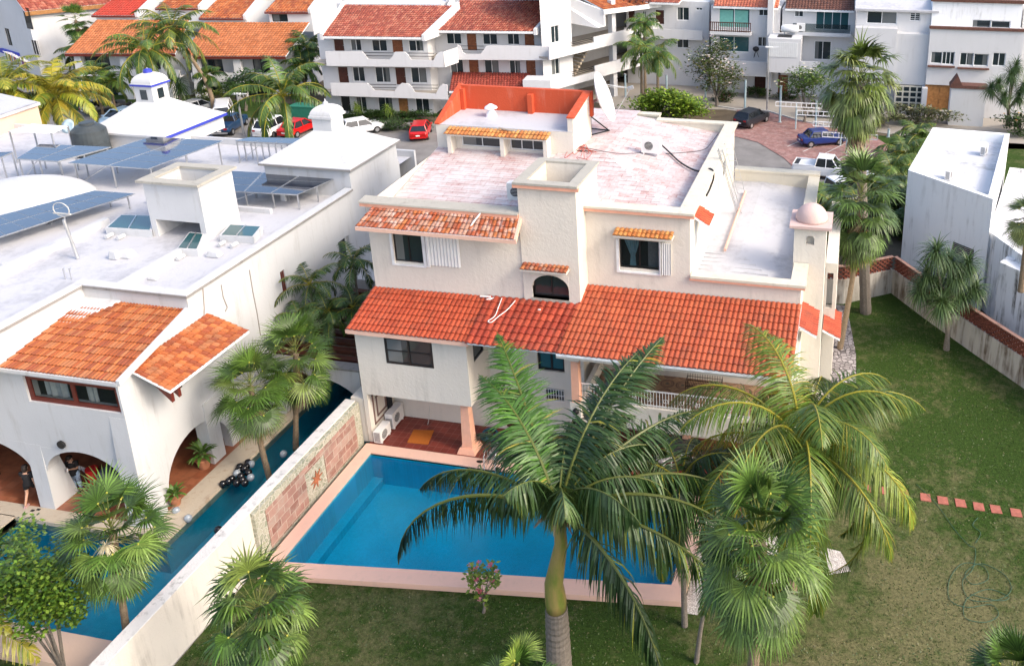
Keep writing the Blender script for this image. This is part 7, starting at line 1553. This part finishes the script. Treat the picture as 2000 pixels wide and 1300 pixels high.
lamp(1498, 217, 94, 'tall thin lamp post in front of the flat box bay'); lamp(476, 262, 186, 'white street lamp with a bent arm behind the coconut fronds'); lamp(536, 262, 212, 'lamp post with a flat white board left of the coconut trunk', .5)
for i, (xa, ya, xb, yb, lb) in enumerate(((1515, 207, 1606, 198, 'uppermost of the white ladder-like beams by the shaggy palm'), (1557, 224, 1640, 221, 'second highest white ladder-like beam'), (1588, 246, 1712, 243, 'third white ladder-like beam, above the blue sedan'), (1606, 267, 1714, 269, 'lowest white ladder-like beam, in front of the blue sedan'))):
    Y = (80.5, 78.5, 76.2, 74.2)[i]; a, b = PY(xa, ya, Y), PY(xb, yb, Y); b.z = a.z; t = thing('ladder_beam', lb, 'beam', a, 'white ladder-like beams'); m = MB(); up = Vector((0, 0, .42))
    m.beam(a, b, .07); m.beam(a+up, b+up, .07); n = max(4, int((b-a).length/.45))
    for k in range(n+1): q = a.lerp(b, k/n); m.beam(q, q+up, .05)
    m.build('beam_lattice', M['white_paint'], t); m = MB()
    for q in (a.lerp(b, .45),): m.tube([Vector((q.x, q.y+.1, 0)), Vector((q.x, q.y+.1, a.z+.4))], .07, 8)
    m.build('beam_post', M['posts'], t)
# bicycle under the stair wing
p = PZ(1186, 182, 0); t = thing('bicycle', 'yellowish bicycle parked under the stair wing', 'bicycle', p)
for s in (-.5, .5):
    m = MB(); m.tube([p+Vector((s+.33*math.cos(a), 0, .35+.33*math.sin(a))) for a in (2*math.pi*k/16 for k in range(17))], .03, 6, False); m.build('wheel', M['black'], t)
m = MB(); P0 = [p+Vector(q) for q in ((-.5, 0, .35), (-.2, 0, .8), (.35, 0, .85), (.5, 0, .35))]; m.tube(P0, .03, 6); m.tube([P0[1], p+Vector((0, 0, .35)), P0[2]], .03, 6); m.tube([P0[0], p+Vector((0, 0, .35))], .03, 6); m.tube([P0[2], P0[2]+Vector((0, 0, .2)), P0[2]+Vector((.05, .2, .25))], .02, 6); m.build('frame', plain_('yellow_paint', (.5, .35, .05)), t)

# ================================================================ things on and round the cream house
q = PZ(1153, 258, 11.35); D = thing('satellite_antenna', 'big white mesh satellite dish on a black tripod seen from its edge', 'satellite dish', q)
m = MB(); m.tube([q, q+Vector((0, 0, 1.7))], .085, 10)
for k in range(3): a = k*2.094+.4; e = q+Vector((1.0*math.cos(a), 1.0*math.sin(a), 0)); m.beam(e, q+Vector((0, 0, .9)), .06)
for k in range(3): a = k*2.094+.4; b = a+2.094; m.beam(q+Vector((1.0*math.cos(a), 1.0*math.sin(a), .03)), q+Vector((1.0*math.cos(b), 1.0*math.sin(b), .03)), .05)
m.build('tripod', M['blackmetal'], D)
dc = PY(1170, 193, q.y-.1); ax = Vector((.93, .12, .34)).normalized(); Rt = ax.to_track_quat('Z', 'Y').to_matrix().to_4x4(); Mx = Matrix.Translation(dc) @ Rt
m = MB(); prof = [(.02+1.32*i/10, .32*(i/10)**2) for i in range(11)]; m.lathe((0, 0, 0), prof+[(1.34-1.32*i/10, .32*(1-i/10)**2+.025) for i in range(11)], 32); m.v = [tuple(Mx @ Vector(v)) for v in m.v]; m.build('dish', M['dish'], D, smooth=True)
m = MB(); fp_ = dc+ax*1.75
for k in range(3): a = k*2.094+.3; rim = Mx @ Vector((1.25*math.cos(a), 1.25*math.sin(a), .3)); m.beam(rim, fp_, .03)
m.build('feed_struts', M['metal'], D); m = MB(); m.beam(fp_-ax*.15, fp_+ax*.15, .16); m.beam(fp_+Vector((0, -.2, .05)), fp_+Vector((0, .2, .05)), .05); m.build('feed_horn', M['metal'], D)
m = MB(); m.beam(q+Vector((0, 0, 1.5)), dc-ax*.05, .14); m.build('dish_mount', M['metal'], D)
def wire(pts, label, mat='black', rad=.015, name='cable', cat='cable', sub=10):
    P = [Vector(p) for p in pts]; Q = []
    for i in range(len(P)-1):
        p0, p1, p2, p3 = P[max(0, i-1)], P[i], P[i+1], P[min(len(P)-1, i+2)]
        for k in range(sub):
            t = k/sub; Q.append(.5*((2*p1)+(p2-p0)*t+(2*p0-5*p1+4*p2-p3)*t*t+(3*p1-p0-3*p2+p3)*t**3))
    Q.append(P[-1]); m = MB(); m.tube(Q, rad, 6); return tag(m.build(name, M[mat] if isinstance(mat, str) else mat, smooth=True), label, cat)
zt = 10.75
wire([PZ(1293, 284, 11.3), PZ(1305, 295, 11.0), PZ(1330, 318, 10.85), PZ(1362, 334, 10.8), PZ(1388, 330, 11.23), PZ(1394, 344, 11.0), PX(1388, 365, -6.2), PX(1380, 382, -6.2)], 'thick black cable looping from the roof air conditioner over the parapet', rad=.045)
r = random.Random(3)
for k, (lb, mt) in enumerate((('tangle of thin red wires on the roof left of the dish', plain_('red_wire', (.4, .06, .04))), ('loop of red wire lying on the whitewashed roof', plain_('red_wire', (.4, .06, .04))), ('thin dark wire trailing across the roof to the air conditioner', M['black']))):
    if k < 2: pts = [PZ(1125+r.uniform(-22, 38), 292+r.uniform(-12, 22), 11.42) for _ in range(9)]
    else: pts = [PZ(1118, 284, 11.45), PZ(1160, 292, 11.42), PZ(1210, 300, 11.3), PZ(1255, 298, 11.1)]
    wire(pts, lb, mt, .014)
wire([PZ(1300, 300, 10.95), PZ(1335, 298, 10.8), PZ(1375, 292, 10.8), PZ(1392, 275, 10.9), PZ(1402, 262, 11.25)], 'thin black wires fanning to the right roof parapet')
m = MB(); a, b = PY(974, 250, 37.7), PZ(1115, 277, 11.9); a.z = 12.5; m.beam(a, b, .1, .06); tag(m.build('loose_plank', M['concrete']), 'grey plank lying slanted over the orange tiled hood of the roof windows', 'plank')
# lattice ladder leaning at the side of the upper storey
b0 = PZ(1443, 416, 7.85); t0 = PX(1405, 292, -6.1); t = thing('lattice_mast', 'thin metal lattice mast leaning against the upper storey over the terrace roof', 'mast', b0); m = MB()
o3 = [Vector((.14*math.cos(k*2.094), .14*math.sin(k*2.094), 0)) for k in range(3)]
for o in o3: m.beam(b0+o, t0+o, .028)
for k in range(16):
    for j in range(3): m.beam(b0.lerp(t0, k/16)+o3[j], b0.lerp(t0, (k+1)/16)+o3[(j+1) % 3], .012)
m.build('mast_lattice', M['metal'], t); t0 = PX(1423, 280, -6.0); b0 = PZ(1448, 378, 7.9)
t = thing('wire_ladder', 'thin wire ladder standing on the terrace roof behind the lattice mast', 'ladder', b0); m = MB(); s = Vector((.2, 0, 0))
m.beam(b0-s, t0-s, .02); m.beam(b0+s, t0+s, .02)
for k in range(9): q = b0.lerp(t0, k/9); m.beam(q-s, q+s, .018)
m.build('ladder_rungs', M['metal'], t)
# white splashes and rope on the middle red roof, pipe on the upper awning
m = MB(); a, b = FL.at(FL.uz(944, 410)[0], FL.uz(944, 410)[1], .05), PY(907, 462, 30.3); m.tube([a, a.lerp(b, .5)+Vector((0, 0, .07)), b], .035, 8); tag(m.build('awning_pipe', M['white_paint']), 'white pipe lying down the weathered upper awning', 'pipe')
def onroof(x, y, dz=.17):
    a = Vector((-15, EY, EZ)); n = Vector((0, -(7.0-EZ), 31.13-EY)).normalized(); p = PP(x, y, a, n); return p+n*dz
wire([onroof(982, 587), onroof(975, 605), onroof(968, 622), onroof(955, 632), onroof(962, 634), onroof(975, 623), onroof(992, 610), onroof(1008, 592)], 'thin white rope looped on the middle red tiled roof', 'plasticwhite', .02, 'rope', 'rope')
for i, (x, y, w, lb) in enumerate(((949, 583, .5, 'white broken pipe piece on the ridge between the two left red roofs'), (958, 590, .35, 'white shard below the broken pipe on the red roof'), (1054, 609, .12, 'small white lump on the middle red roof'))):
    p = onroof(x, y, .12); m = MB(); m.beam(p-Vector((w/2, 0, 0)), p+Vector((w/2, .25*(i == 1), .02)), .07); tag(m.build('debris', M['plasticwhite'], bevel=.02), lb, 'debris')
# patio furniture
bz = 3.33; bp = Vector((-5.45, 31.2, bz)); B_ = thing('iron_bench', 'black wrought iron bench on the balcony with patterned floor tiles', 'bench', bp)
m = MB(); x0, x1 = bp.x-.75, bp.x+.75; y0, y1 = bp.y-.25, bp.y+.22
for k in range(22): x = x0+(x1-x0)*k/21; m.beam((x, y0, bz+.43), (x, y1, bz+.43), .018)
m.beam((x0, y0, bz+.43), (x1, y0, bz+.43), .03); m.beam((x0, y1, bz+.43), (x1, y1, bz+.43), .03); m.build('seat', M['blackmetal'], B_)
m = MB()
for k in range(15): x = x0+(x1-x0)*k/14; m.beam((x, y1, bz+.45), (x, y1+.06, bz+.86+.1*math.sin(math.pi*(k % 7)/7)), .014)
for s in range(2): m.tube([(x0+.75*s+.75*k/8, y1+.06, bz+.82+.14*math.sin(math.pi*k/8)) for k in range(9)], .016, 6)
m.beam((x0, y1+.03, bz+.6), (x1, y1+.03, bz+.6), .018); m.build('backrest', M['blackmetal'], B_)
for x in (x0, x1):
    m = MB(); m.tube([(x, y0, bz+.43), (x, y0-.02, bz+.62), (x, y1, bz+.66)], .016, 6); m.build('armrest', M['blackmetal'], B_)
    for y in (y0, y1): m = MB(); m.beam((x, y, bz), (x, y, bz+.44), .025); m.build('leg', M['blackmetal'], B_)
m = MB(); m.beam(((x0+x1)/2, y0, bz), ((x0+x1)/2, y0, bz+.44), .025); m.build('leg', M['blackmetal'], B_)
tp = PZ(1327, 868, 1.0); tp.z = .27; Tb = thing('round_table', 'round glass table with white frame under the balcony', 'table', tp); m = MB(); m.lathe(tp+Vector((0, 0, .71)), [(.62, 0), (.64, .015), (.62, .03)], 32); m.build('table_top', plain_('grey_glass', (.10, .11, .12), .08), Tb)
m = MB(); m.tube([tp+Vector((.64*math.cos(a), .64*math.sin(a), .715)) for a in (2*math.pi*k/32 for k in range(33))], .022, 6, False); m.build('rim', M['white_paint'], Tb)
for k in range(4): a = k*1.57+.6; m = MB(); m.tube([tp+Vector((.45*math.cos(a), .45*math.sin(a), 0)), tp+Vector((.3*math.cos(a), .3*math.sin(a), .4)), tp+Vector((.5*math.cos(a), .5*math.sin(a), .71))], .03, 6); m.build('leg', M['white_paint'], Tb)
def chair(p, rz, lb):
    t = thing('garden_chair', lb, 'chair', p, 'white resin chairs'); Mx = Matrix.Translation(Vector(p)) @ Matrix.Rotation(rz, 4, 'Z')
    def f(mb, n): mb.v = [tuple(Mx @ Vector(v)) for v in mb.v]; mb.build(n, M['plasticwhite'], t)
    m = MB(); m.hexa([(-.24, -.24, .42), (.24, -.24, .42), (.21, .22, .40), (-.21, .22, .40)], [(-.24, -.24, .45), (.24, -.24, .45), (.21, .22, .43), (-.21, .22, .43)]); f(m, 'seat')
    m = MB()
    for k in range(5): x = -.2+.1*k; m.hexa([(x-.035, .2, .43), (x+.035, .2, .43), (x+.035, .23, .43), (x-.035, .23, .43)], [(x-.04, .34, .86), (x+.04, .34, .86), (x+.04, .36, .86), (x-.04, .36, .86)])
    m.beam((-.26, .345, .86), (.26, .345, .86), .05); f(m, 'backrest')
    for s in (-1, 1):
        m = MB(); m.tube([(s*.26, .3, .66), (s*.29, -.1, .66), (s*.27, -.25, .62)], .025, 6); f(m, 'armrest')
        for y in (-.23, .22): m = MB(); m.beam((s*.25, y*1.1, 0), (s*.24, y, .5 if y > 0 else .62), .045); f(m, 'leg')
chair(tp+Vector((-.55, -.75, 0)), R(150), 'white resin chair pushed to the round glass table'); chair(tp+Vector((.8, -.5, 0)), R(210), 'white resin chair on the right of the glass table behind the fronds')
# pool ladder, mat, hoses, drain, broom, flower pots
lp = PZ(960, 905, .3); t = thing('pool_ladder', 'chrome pool ladder rails at the far pool edge', 'pool ladder', lp)
for s in (-.25, .25): m = MB(); x = lp.x+s+.1; m.tube([(x, 28.75, .3), (x, 28.75, .95), (x, 28.6, 1.08), (x, 28.38, .95), (x, 28.33, .2), (x, 28.33, -.6)], .024, 8); m.build('handrail', M['metal'], t, smooth=True)
m = MB()
for k in range(3): m.box(lp.x-.15, lp.x+.35, 28.27, 28.35, -.05-.25*k, -.02-.25*k)
m.build('steps', M['metal'], t)
p = [PZ(x, y, .285) for x, y in ((808, 839), (848, 840), (836, 868), (795, 864))]; m = MB(); m.prism([q+Vector((0, 0, .012)) for q in p], (0, 0, -.012)); tag(m.build('doormat', M['mat_orange'], fix=True), 'orange doormat on the dark red patio tiles', 'doormat')
def coil(c, R0, n, rad, mat, label, name='garden_hose', cat='hose', jit=.04, seed=1, dz=.02):
    r = random.Random(seed); pts = []
    for k in range(n*18): a = k/18*2*math.pi; f = k/(n*18); pts.append(Vector(c)+Vector(((R0*(1-.3*f)+r.uniform(-jit, jit)*.3)*math.cos(a), (R0*(1-.3*f)+r.uniform(-jit, jit)*.3)*math.sin(a)*.95, dz*k/18*1.3+rad)))
    m = MB(); m.tube(pts, rad, 7); return tag(m.build(name, M[mat], smooth=True), label, cat)
coil(PZ(957, 852, .28), .42, 8, .03, 'hose_blue', 'coiled blue hose on the patio beside the peach pillar')
g = lambda x, y: PZ(x, y, .03)
wire([g(1790, 945), g(1830, 985), g(1862, 1030), g(1890, 1062), g(1905, 1072), g(1900, 1110), g(1880, 1135), g(1895, 1170), g(1950, 1170), g(1975, 1150), g(1960, 1120), g(1915, 1100), g(1885, 1120), g(1900, 1140), g(1930, 1130), g(1920, 1105), g(1880, 1100), g(1855, 1130), g(1855, 1170), g(1890, 1185), g(1935, 1180), g(1950, 1200), g(1925, 1214), g(1885, 1205), g(1888, 1170), g(1930, 1150), g(1970, 1165), g(1950, 1172), g(1895, 1160)], 'tangled green garden hose lying on the lawn', 'hose_green', .011, 'garden_hose', 'hose')
wire([g(1905, 1060), g(1915, 1040), g(1900, 1025), g(1910, 1010)], 'loose end of green hose above the tangle', 'hose_green', .011, 'garden_hose', 'hose')
m = MB(); m.lathe(PZ(937, 901, .302), [(.1, 0), (.13, .006), (.02, .008)], 12, 1.2, .7); tag(m.build('drain_cover', M['blackmetal']), 'small dark drain cover in the pink pool coping', 'drain cover')
wire([PY(839, 792, 30.85), PY(838, 815, 30.85), PY(834, 835, 30.7)], 'thin rod hanging down the wall under the bay', 'kerb', .012, 'thin_rod', 'rod')
m = MB(); m.box(-20.05, -19.9, 30.5, 30.8, .27, 2.4); tag(m.build('rolled_parasol', M['blackfabric'], bevel=.05), 'dark folded parasol in the corner above the air conditioners', 'parasol')

# ================================================================ neighbour's party: plants, balloons, people
def leafyplant(p, lb, s=1., seed=1):
    r = random.Random(seed); t = thing('potted_plant', lb, 'potted plant', p, 'potted plants on the terrace'); m = MB(); m.lathe(p, [(.17*s, 0), (.26*s, .38*s), (.29*s, .40*s), (.29*s, .45*s), (.24*s, .45*s)], 18); m.build('pot', M['terracotta_pot'], t)
    m = MB()
    for k in range(30):
        a = k*2.4; e = r.uniform(.1, 1.3); c = r.choice([(.06, .13, .02), (.10, .19, .03), (.16, .25, .08)]); m.col = c; b0 = Vector(p)+Vector((0, 0, .45*s+.25*s*r.random())); d = Vector((math.cos(a)*math.cos(e), math.sin(a)*math.cos(e), math.sin(e))); leafstrip(m, b0+d*.12, d, Vector((0, 0, 1)), .55*s, .085*s, .8, 4)
    m.build('leaves', M['leaf'], t)
leafyplant(PZ(400, 912, .2), 'large leafy plant in a terracotta pot beside the white pier', 1.15, 3); leafyplant(PZ(345, 985, .2), 'smaller leafy plant in a pot by the corner arch', .85, 4)
Bl = [(463, 946, 0), (479, 946, 0), (463, 927, 1), (478, 918, 0), (471, 933, 0), (486, 926, 0), (485, 906, 0), (469, 914, 0), (491, 909, 1), (490, 935, 1), (436, 948, 0), (447, 943, 0), (453, 938, 0), (554, 889, 1), (368, 1015, 1), (427, 1038, 0), (345, 1000, 1), (474, 940, 0), (466, 921, 0), (482, 914, 0)]
r = random.Random(4)
for i, (x, y, c) in enumerate(Bl):
    p = PZ(x, y, .15)+Vector((0, 0, .08)); m = MB(); m.lathe(p, [(.02, -.19), (.09, -.14), (.145, -.04), (.15, .04), (.11, .12), (.03, .165)], 14)
    b = m.build('balloon', plain_('clear_balloon', (.30, .34, .38), .08, spec=.8) if c else plain_('black_balloon', (.008, .008, .01), .12, spec=.6), smooth=True)
    lone = {13: 'single pale balloon by the stone-clad wall far from the cluster', 14: 'single pale balloon near the corner column', 15: 'single black balloon against the party wall', 16: 'pale balloon floating left of the corner column'}
    tag(b, lone.get(i) or ('black balloon floating in the cluster on the narrow pool' if not c else 'pale see-through balloon in the cluster on the narrow pool'), 'balloon', 'balloons on the narrow pool')
m = MB(); a0, a1 = PY(130, 899, 24.6), PY(258, 914, 24.6)
t = thing('paper_bunting', 'white paper bunting hung inside the arch', 'bunting', a0)
for k in range(15):
    u0, u1 = k/15, (k+.86)/15; p = a0.lerp(a1, u0)-Vector((0, 0, .35*math.sin(math.pi*u0))); q = a0.lerp(a1, u1)-Vector((0, 0, .35*math.sin(math.pi*u1))); m.prism([p, q, q-Vector((0, 0, .2)), (p+q)/2-Vector((0, 0, .26)), p-Vector((0, 0, .2))], (0, .006, 0))
m.build('paper_flags', M['white_paint'], t, fix=True)
tq = PZ(225, 965, .2); t = thing('party_table', 'table under a grey cloth with platters behind the fan palm', 'table', tq); m = MB(); m.hexa([(tq.x-1, tq.y+.2, .2), (tq.x+1.1, tq.y+.2, .2), (tq.x+1.1, tq.y+1.2, .2), (tq.x-1, tq.y+1.2, .2)], [(tq.x-.9, tq.y+.25, .96), (tq.x+1., tq.y+.25, .96), (tq.x+1., tq.y+1.15, .96), (tq.x-.9, tq.y+1.15, .96)]); m.build('tablecloth', plain_('grey_cloth', (.10, .11, .13), .9), t)
for k in range(3):
    pl = Vector((tq.x-.4+.55*k, tq.y+.7, .96)); o = thing('food_platter', ['first', 'second', 'third'][k]+' platter from the left on the grey party table', 'platter', pl, 'platters'); m = MB(); m.lathe(pl, [(.12, 0), (.19, .03), (.2, .035)], 16); m.build('plate', M['black'], o); m = MB()
    for j in range(6): m.ball(pl+Vector((.09*math.cos(j), .09*math.sin(j), .05)), .045, 6)
    m.build('food', plain_('orange_food', (.5, .2, .04)), o)
def person(label, p, rz, pose, top, bottom, extras=None, hairlen=.0, skirt=False):
    """joint skeleton grown into one continuous skin surface"""
    t = thing('person', label, 'person', p, None); Mx = Matrix.Translation(Vector(p)) @ Matrix.Rotation(rz, 4, 'Z')
    J = dict(pel=(0, 0, .95), wa=(0, .0, 1.1), ch=(0, .0, 1.32), nk=(0, .0, 1.47), hd0=(0, -.01, 1.54), hd=(0, -.03, 1.64), hd2=(0, -.02, 1.72)); J.update(pose)
    for s, S in ((-1, 'l'), (1, 'r')):
        J.setdefault(S+'sh', (s*.18, 0, 1.41)); J.setdefault(S+'el', (s*.25, .02, 1.14)); J.setdefault(S+'wr', (s*.26, -.06, .9)); J.setdefault(S+'hp', (s*.10, 0, .9)); J.setdefault(S+'kn', (s*.11, -.02, .5)); J.setdefault(S+'an', (s*.11, .03, .08)); J.setdefault(S+'to', (s*.12, -.16, .035))
    names = list(J); idx = {n: i for i, n in enumerate(names)}; vs = [tuple(Mx @ Vector(J[n])) for n in names]
    E = [('pel', 'wa'), ('wa', 'ch'), ('ch', 'nk'), ('nk', 'hd0'), ('hd0', 'hd'), ('hd', 'hd2')]
    for S in 'lr': E += [('ch', S+'sh'), (S+'sh', S+'el'), (S+'el', S+'wr'), ('pel', S+'hp'), (S+'hp', S+'kn'), (S+'kn', S+'an'), (S+'an', S+'to')]
    Rd = dict(pel=(.15, .11), wa=(.13, .10), ch=(.15, .11), nk=(.055, .055), hd0=(.06, .06), hd=(.085, .098), hd2=(.075, .085)); 
    for S in 'lr': Rd.update({S+'sh': (.06, .06), S+'el': (.042, .042), S+'wr': (.028, .028), S+'hp': (.09, .09), S+'kn': (.06, .06), S+'an': (.038, .038), S+'to': (.035, .025)})
    ed = [(idx[a], idx[b]) for a, b in E]
    for S in 'lr':                       # hands: palm and five curled fingers
        w = Mx @ Vector(J[S+'wr']); e = Mx @ Vector(J[S+'el']); d = (w-e).normalized(); sd = d.cross(Vector((0, 0, 1))); sd = sd.normalized() if sd.length > .1 else Vector((1, 0, 0)); up = sd.cross(d)
        vs.append(tuple(w+d*.07)); pi = len(vs)-1; Rd[pi] = (.034, .018); ed.append((idx[S+'wr'], pi))
        for k, (o_, ln) in enumerate(((-.03, .055), (-.01, .07), (.01, .065), (.03, .05), (.045, .045))):
            b0 = w+d*(.10 if k < 4 else .05)+sd*o_; b1 = b0+d*ln*.6-up*.012+(sd*.02 if k == 4 else Vector()); b2 = b1+d*ln*.3-up*.03
            n0 = len(vs); vs += [tuple(b0), tuple(b1), tuple(b2)]; Rd[n0] = (.009, .009); Rd[n0+1] = (.008, .008); Rd[n0+2] = (.007, .007); ed += [(pi, n0), (n0, n0+1), (n0+1, n0+2)]
    me = bpy.data.meshes.new('body'); me.from_pydata([tuple(Vector(v)-t.location) for v in vs], ed, []); o = bpy.data.objects.new('body', me); scn.collection.objects.link(o); o.parent = t
    sk = o.modifiers.new('skin', 'SKIN'); sk.use_smooth_shade = True
    lay = me.skin_vertices[0] if me.skin_vertices else None
    if lay is None:
        bm = bmesh.new(); bm.from_mesh(me); bm.verts.layers.skin.verify(); bm.to_mesh(me); bm.free(); lay = me.skin_vertices[0]
    for n, i in idx.items(): lay.data[i].radius = Rd[n]
    for i in range(len(names), len(vs)): lay.data[i].radius = Rd[i]
    lay.data[idx['pel']].use_root = True
    o.modifiers.new('sub', 'SUBSURF').levels = 1; o.modifiers['sub'].render_levels = 2; me.materials.append(M['skin'])
    g = lambda n: Mx @ Vector(J[n])
    def tubep(names_, rr, mat, nm): m = MB(); m.tube([g(a) if isinstance(a, str) else Mx @ Vector(a) for a in names_], rr, 14); return m.build(nm, M[mat] if isinstance(mat, str) else mat, t, smooth=True)
    m = MB(); a, b, c, d = g('pel'), g('wa'), g('ch'), g('nk')
    n0 = 0
    for P_, sc in (((a-Vector((0, 0, .12)), a, b, c, c.lerp(d, .55)), ([.18, .175, .15, .185, .12])),): 
        m.tube(P_, sc, 16)
    for S in 'lr': m.tube([g('ch').lerp(g(S+'sh'), .5), g(S+'sh'), g(S+'sh').lerp(g(S+'el'), .75)], [.09, .085, .06], 12)
    m.build('shirt', M[top] if isinstance(top, str) else top, t, smooth=True)
    m = MB()
    for S in 'lr': m.tube([g('pel').lerp(g(S+'hp'), .6), g(S+'hp'), g(S+'hp').lerp(g(S+'kn'), .55 if skirt else .98)], [.13, .12, .10 if skirt else .085], 12)
    if not skirt:
        for S in 'lr': m.tube([g(S+'kn'), g(S+'an')], [.085, .06], 12)
    m.build('trousers' if not skirt else 'shorts', M[bottom] if isinstance(bottom, str) else bottom, t, smooth=True)
    h = g('hd'); m = MB(); m.lathe(h+Vector((0, 0, .0)), [(.10, -.02), (.112, .03), (.108, .08), (.08, .12), (.02, .14)], 16); bk = (Mx.to_3x3() @ Vector((0, .05, 0)))
    m.ball(h+bk+Vector((0, 0, .02-hairlen*.3)), .1, 12, 1.+hairlen*3); m.build('hair', M['hair'], t, smooth=True)
    f = Mx.to_3x3() @ Vector((0, -1, 0)); sd = Mx.to_3x3() @ Vector((1, 0, 0)); m = MB()
    for s in (-1, 1): m.ball(h+f*.092+sd*s*.033+Vector((0, 0, -.005)), .011, 6)
    m.beam(h+f*.096-sd*.022+Vector((0, 0, -.062)), h+f*.096+sd*.022+Vector((0, 0, -.062)), .01); m.build('eyes_and_mouth', M['hair'], t)
    m = MB(); m.ball(h+f*.105+Vector((0, 0, -.03)), .016, 8); m.build('nose', M['skin'], t)
    for s in (-1, 1): m = MB(); m.ball(h+sd*s*.098+Vector((0, 0, -.015)), .022, 8, 1.4); m.build('ear', M['skin'], t)
    for S in 'lr': m = MB(); m.tube([g(S+'an')+Vector((0, 0, -.05))-f*.05, g(S+'to')+f*.06+Vector((0, 0, -.005))], [.045, .05], 10); m.build('shoe', M['black'] if not skirt else plain_('pink_sandal', (.5, .3, .3)), t)
    return t
p1 = PZ(48, 984, .2); person('person in black shirt and shorts striding away on the terrace left of the pier', p1+Vector((.25, .2, 0)), R(200), dict(lkn=(-.11, -.22, .52), lan=(-.11, -.30, .10), lto=(-.11, -.48, .05), rkn=(.11, .10, .50), ran=(.11, .38, .12), rto=(.11, .24, .04), lel=(-.27, .12, 1.15), lwr=(-.28, .10, .92), rel=(.27, -.12, 1.16), rwr=(.26, -.26, .96)), 'blackfabric', 'blackfabric', hairlen=.2, skirt=True)
p2 = PZ(140, 968, .2); t = person('person in black t-shirt looking down at a raised glass inside the arch', p2+Vector((0, .35, 0)), R(15), dict(hd=(0, -.08, 1.63), hd2=(0, -.09, 1.71), hd0=(0, -.04, 1.54), rel=(.27, -.12, 1.18), rwr=(.14, -.34, 1.30), lel=(-.26, -.02, 1.15), lwr=(-.22, -.18, .98)), 'blackfabric', 'denim')
gl = t.location+(Matrix.Rotation(R(15), 3, 'Z') @ Vector((.12, -.47, 1.30))); m = MB(); m.lathe(gl, [(.025, 0), (.035, .12), (.034, .125)], 12); tag(m.build('drinking_glass', M['plasticwhite']), 'small glass held up by the person in black', 'glass')
m = MB(); q = PZ(158, 962, .2); m.lathe(Vector((q.x+.1, q.y+.6, .2)), [(.2, 0), (.23, .7), (.24, .75), (.05, .76)], 16); tag(m.build('red_cooler', M['red_cloth']), 'red draped stool beside the person with the glass', 'stool')
p3 = PZ(-14, 930, .2); person('person with only a pale shoe inside the left edge of the photo', p3, R(170), dict(), 'blackfabric', 'denim')
sp = PZ(66, 997, .22); m = MB(); m.box(sp.x-.13, sp.x+.02, sp.y-.05, sp.y+.05, .216, .24); m.box(sp.x+.05, sp.x+.2, sp.y+.05, sp.y+.14, .216, .24); tag(m.build('sandals', M['black'], bevel=.01), 'pair of black sandals left on the pool deck', 'sandals')
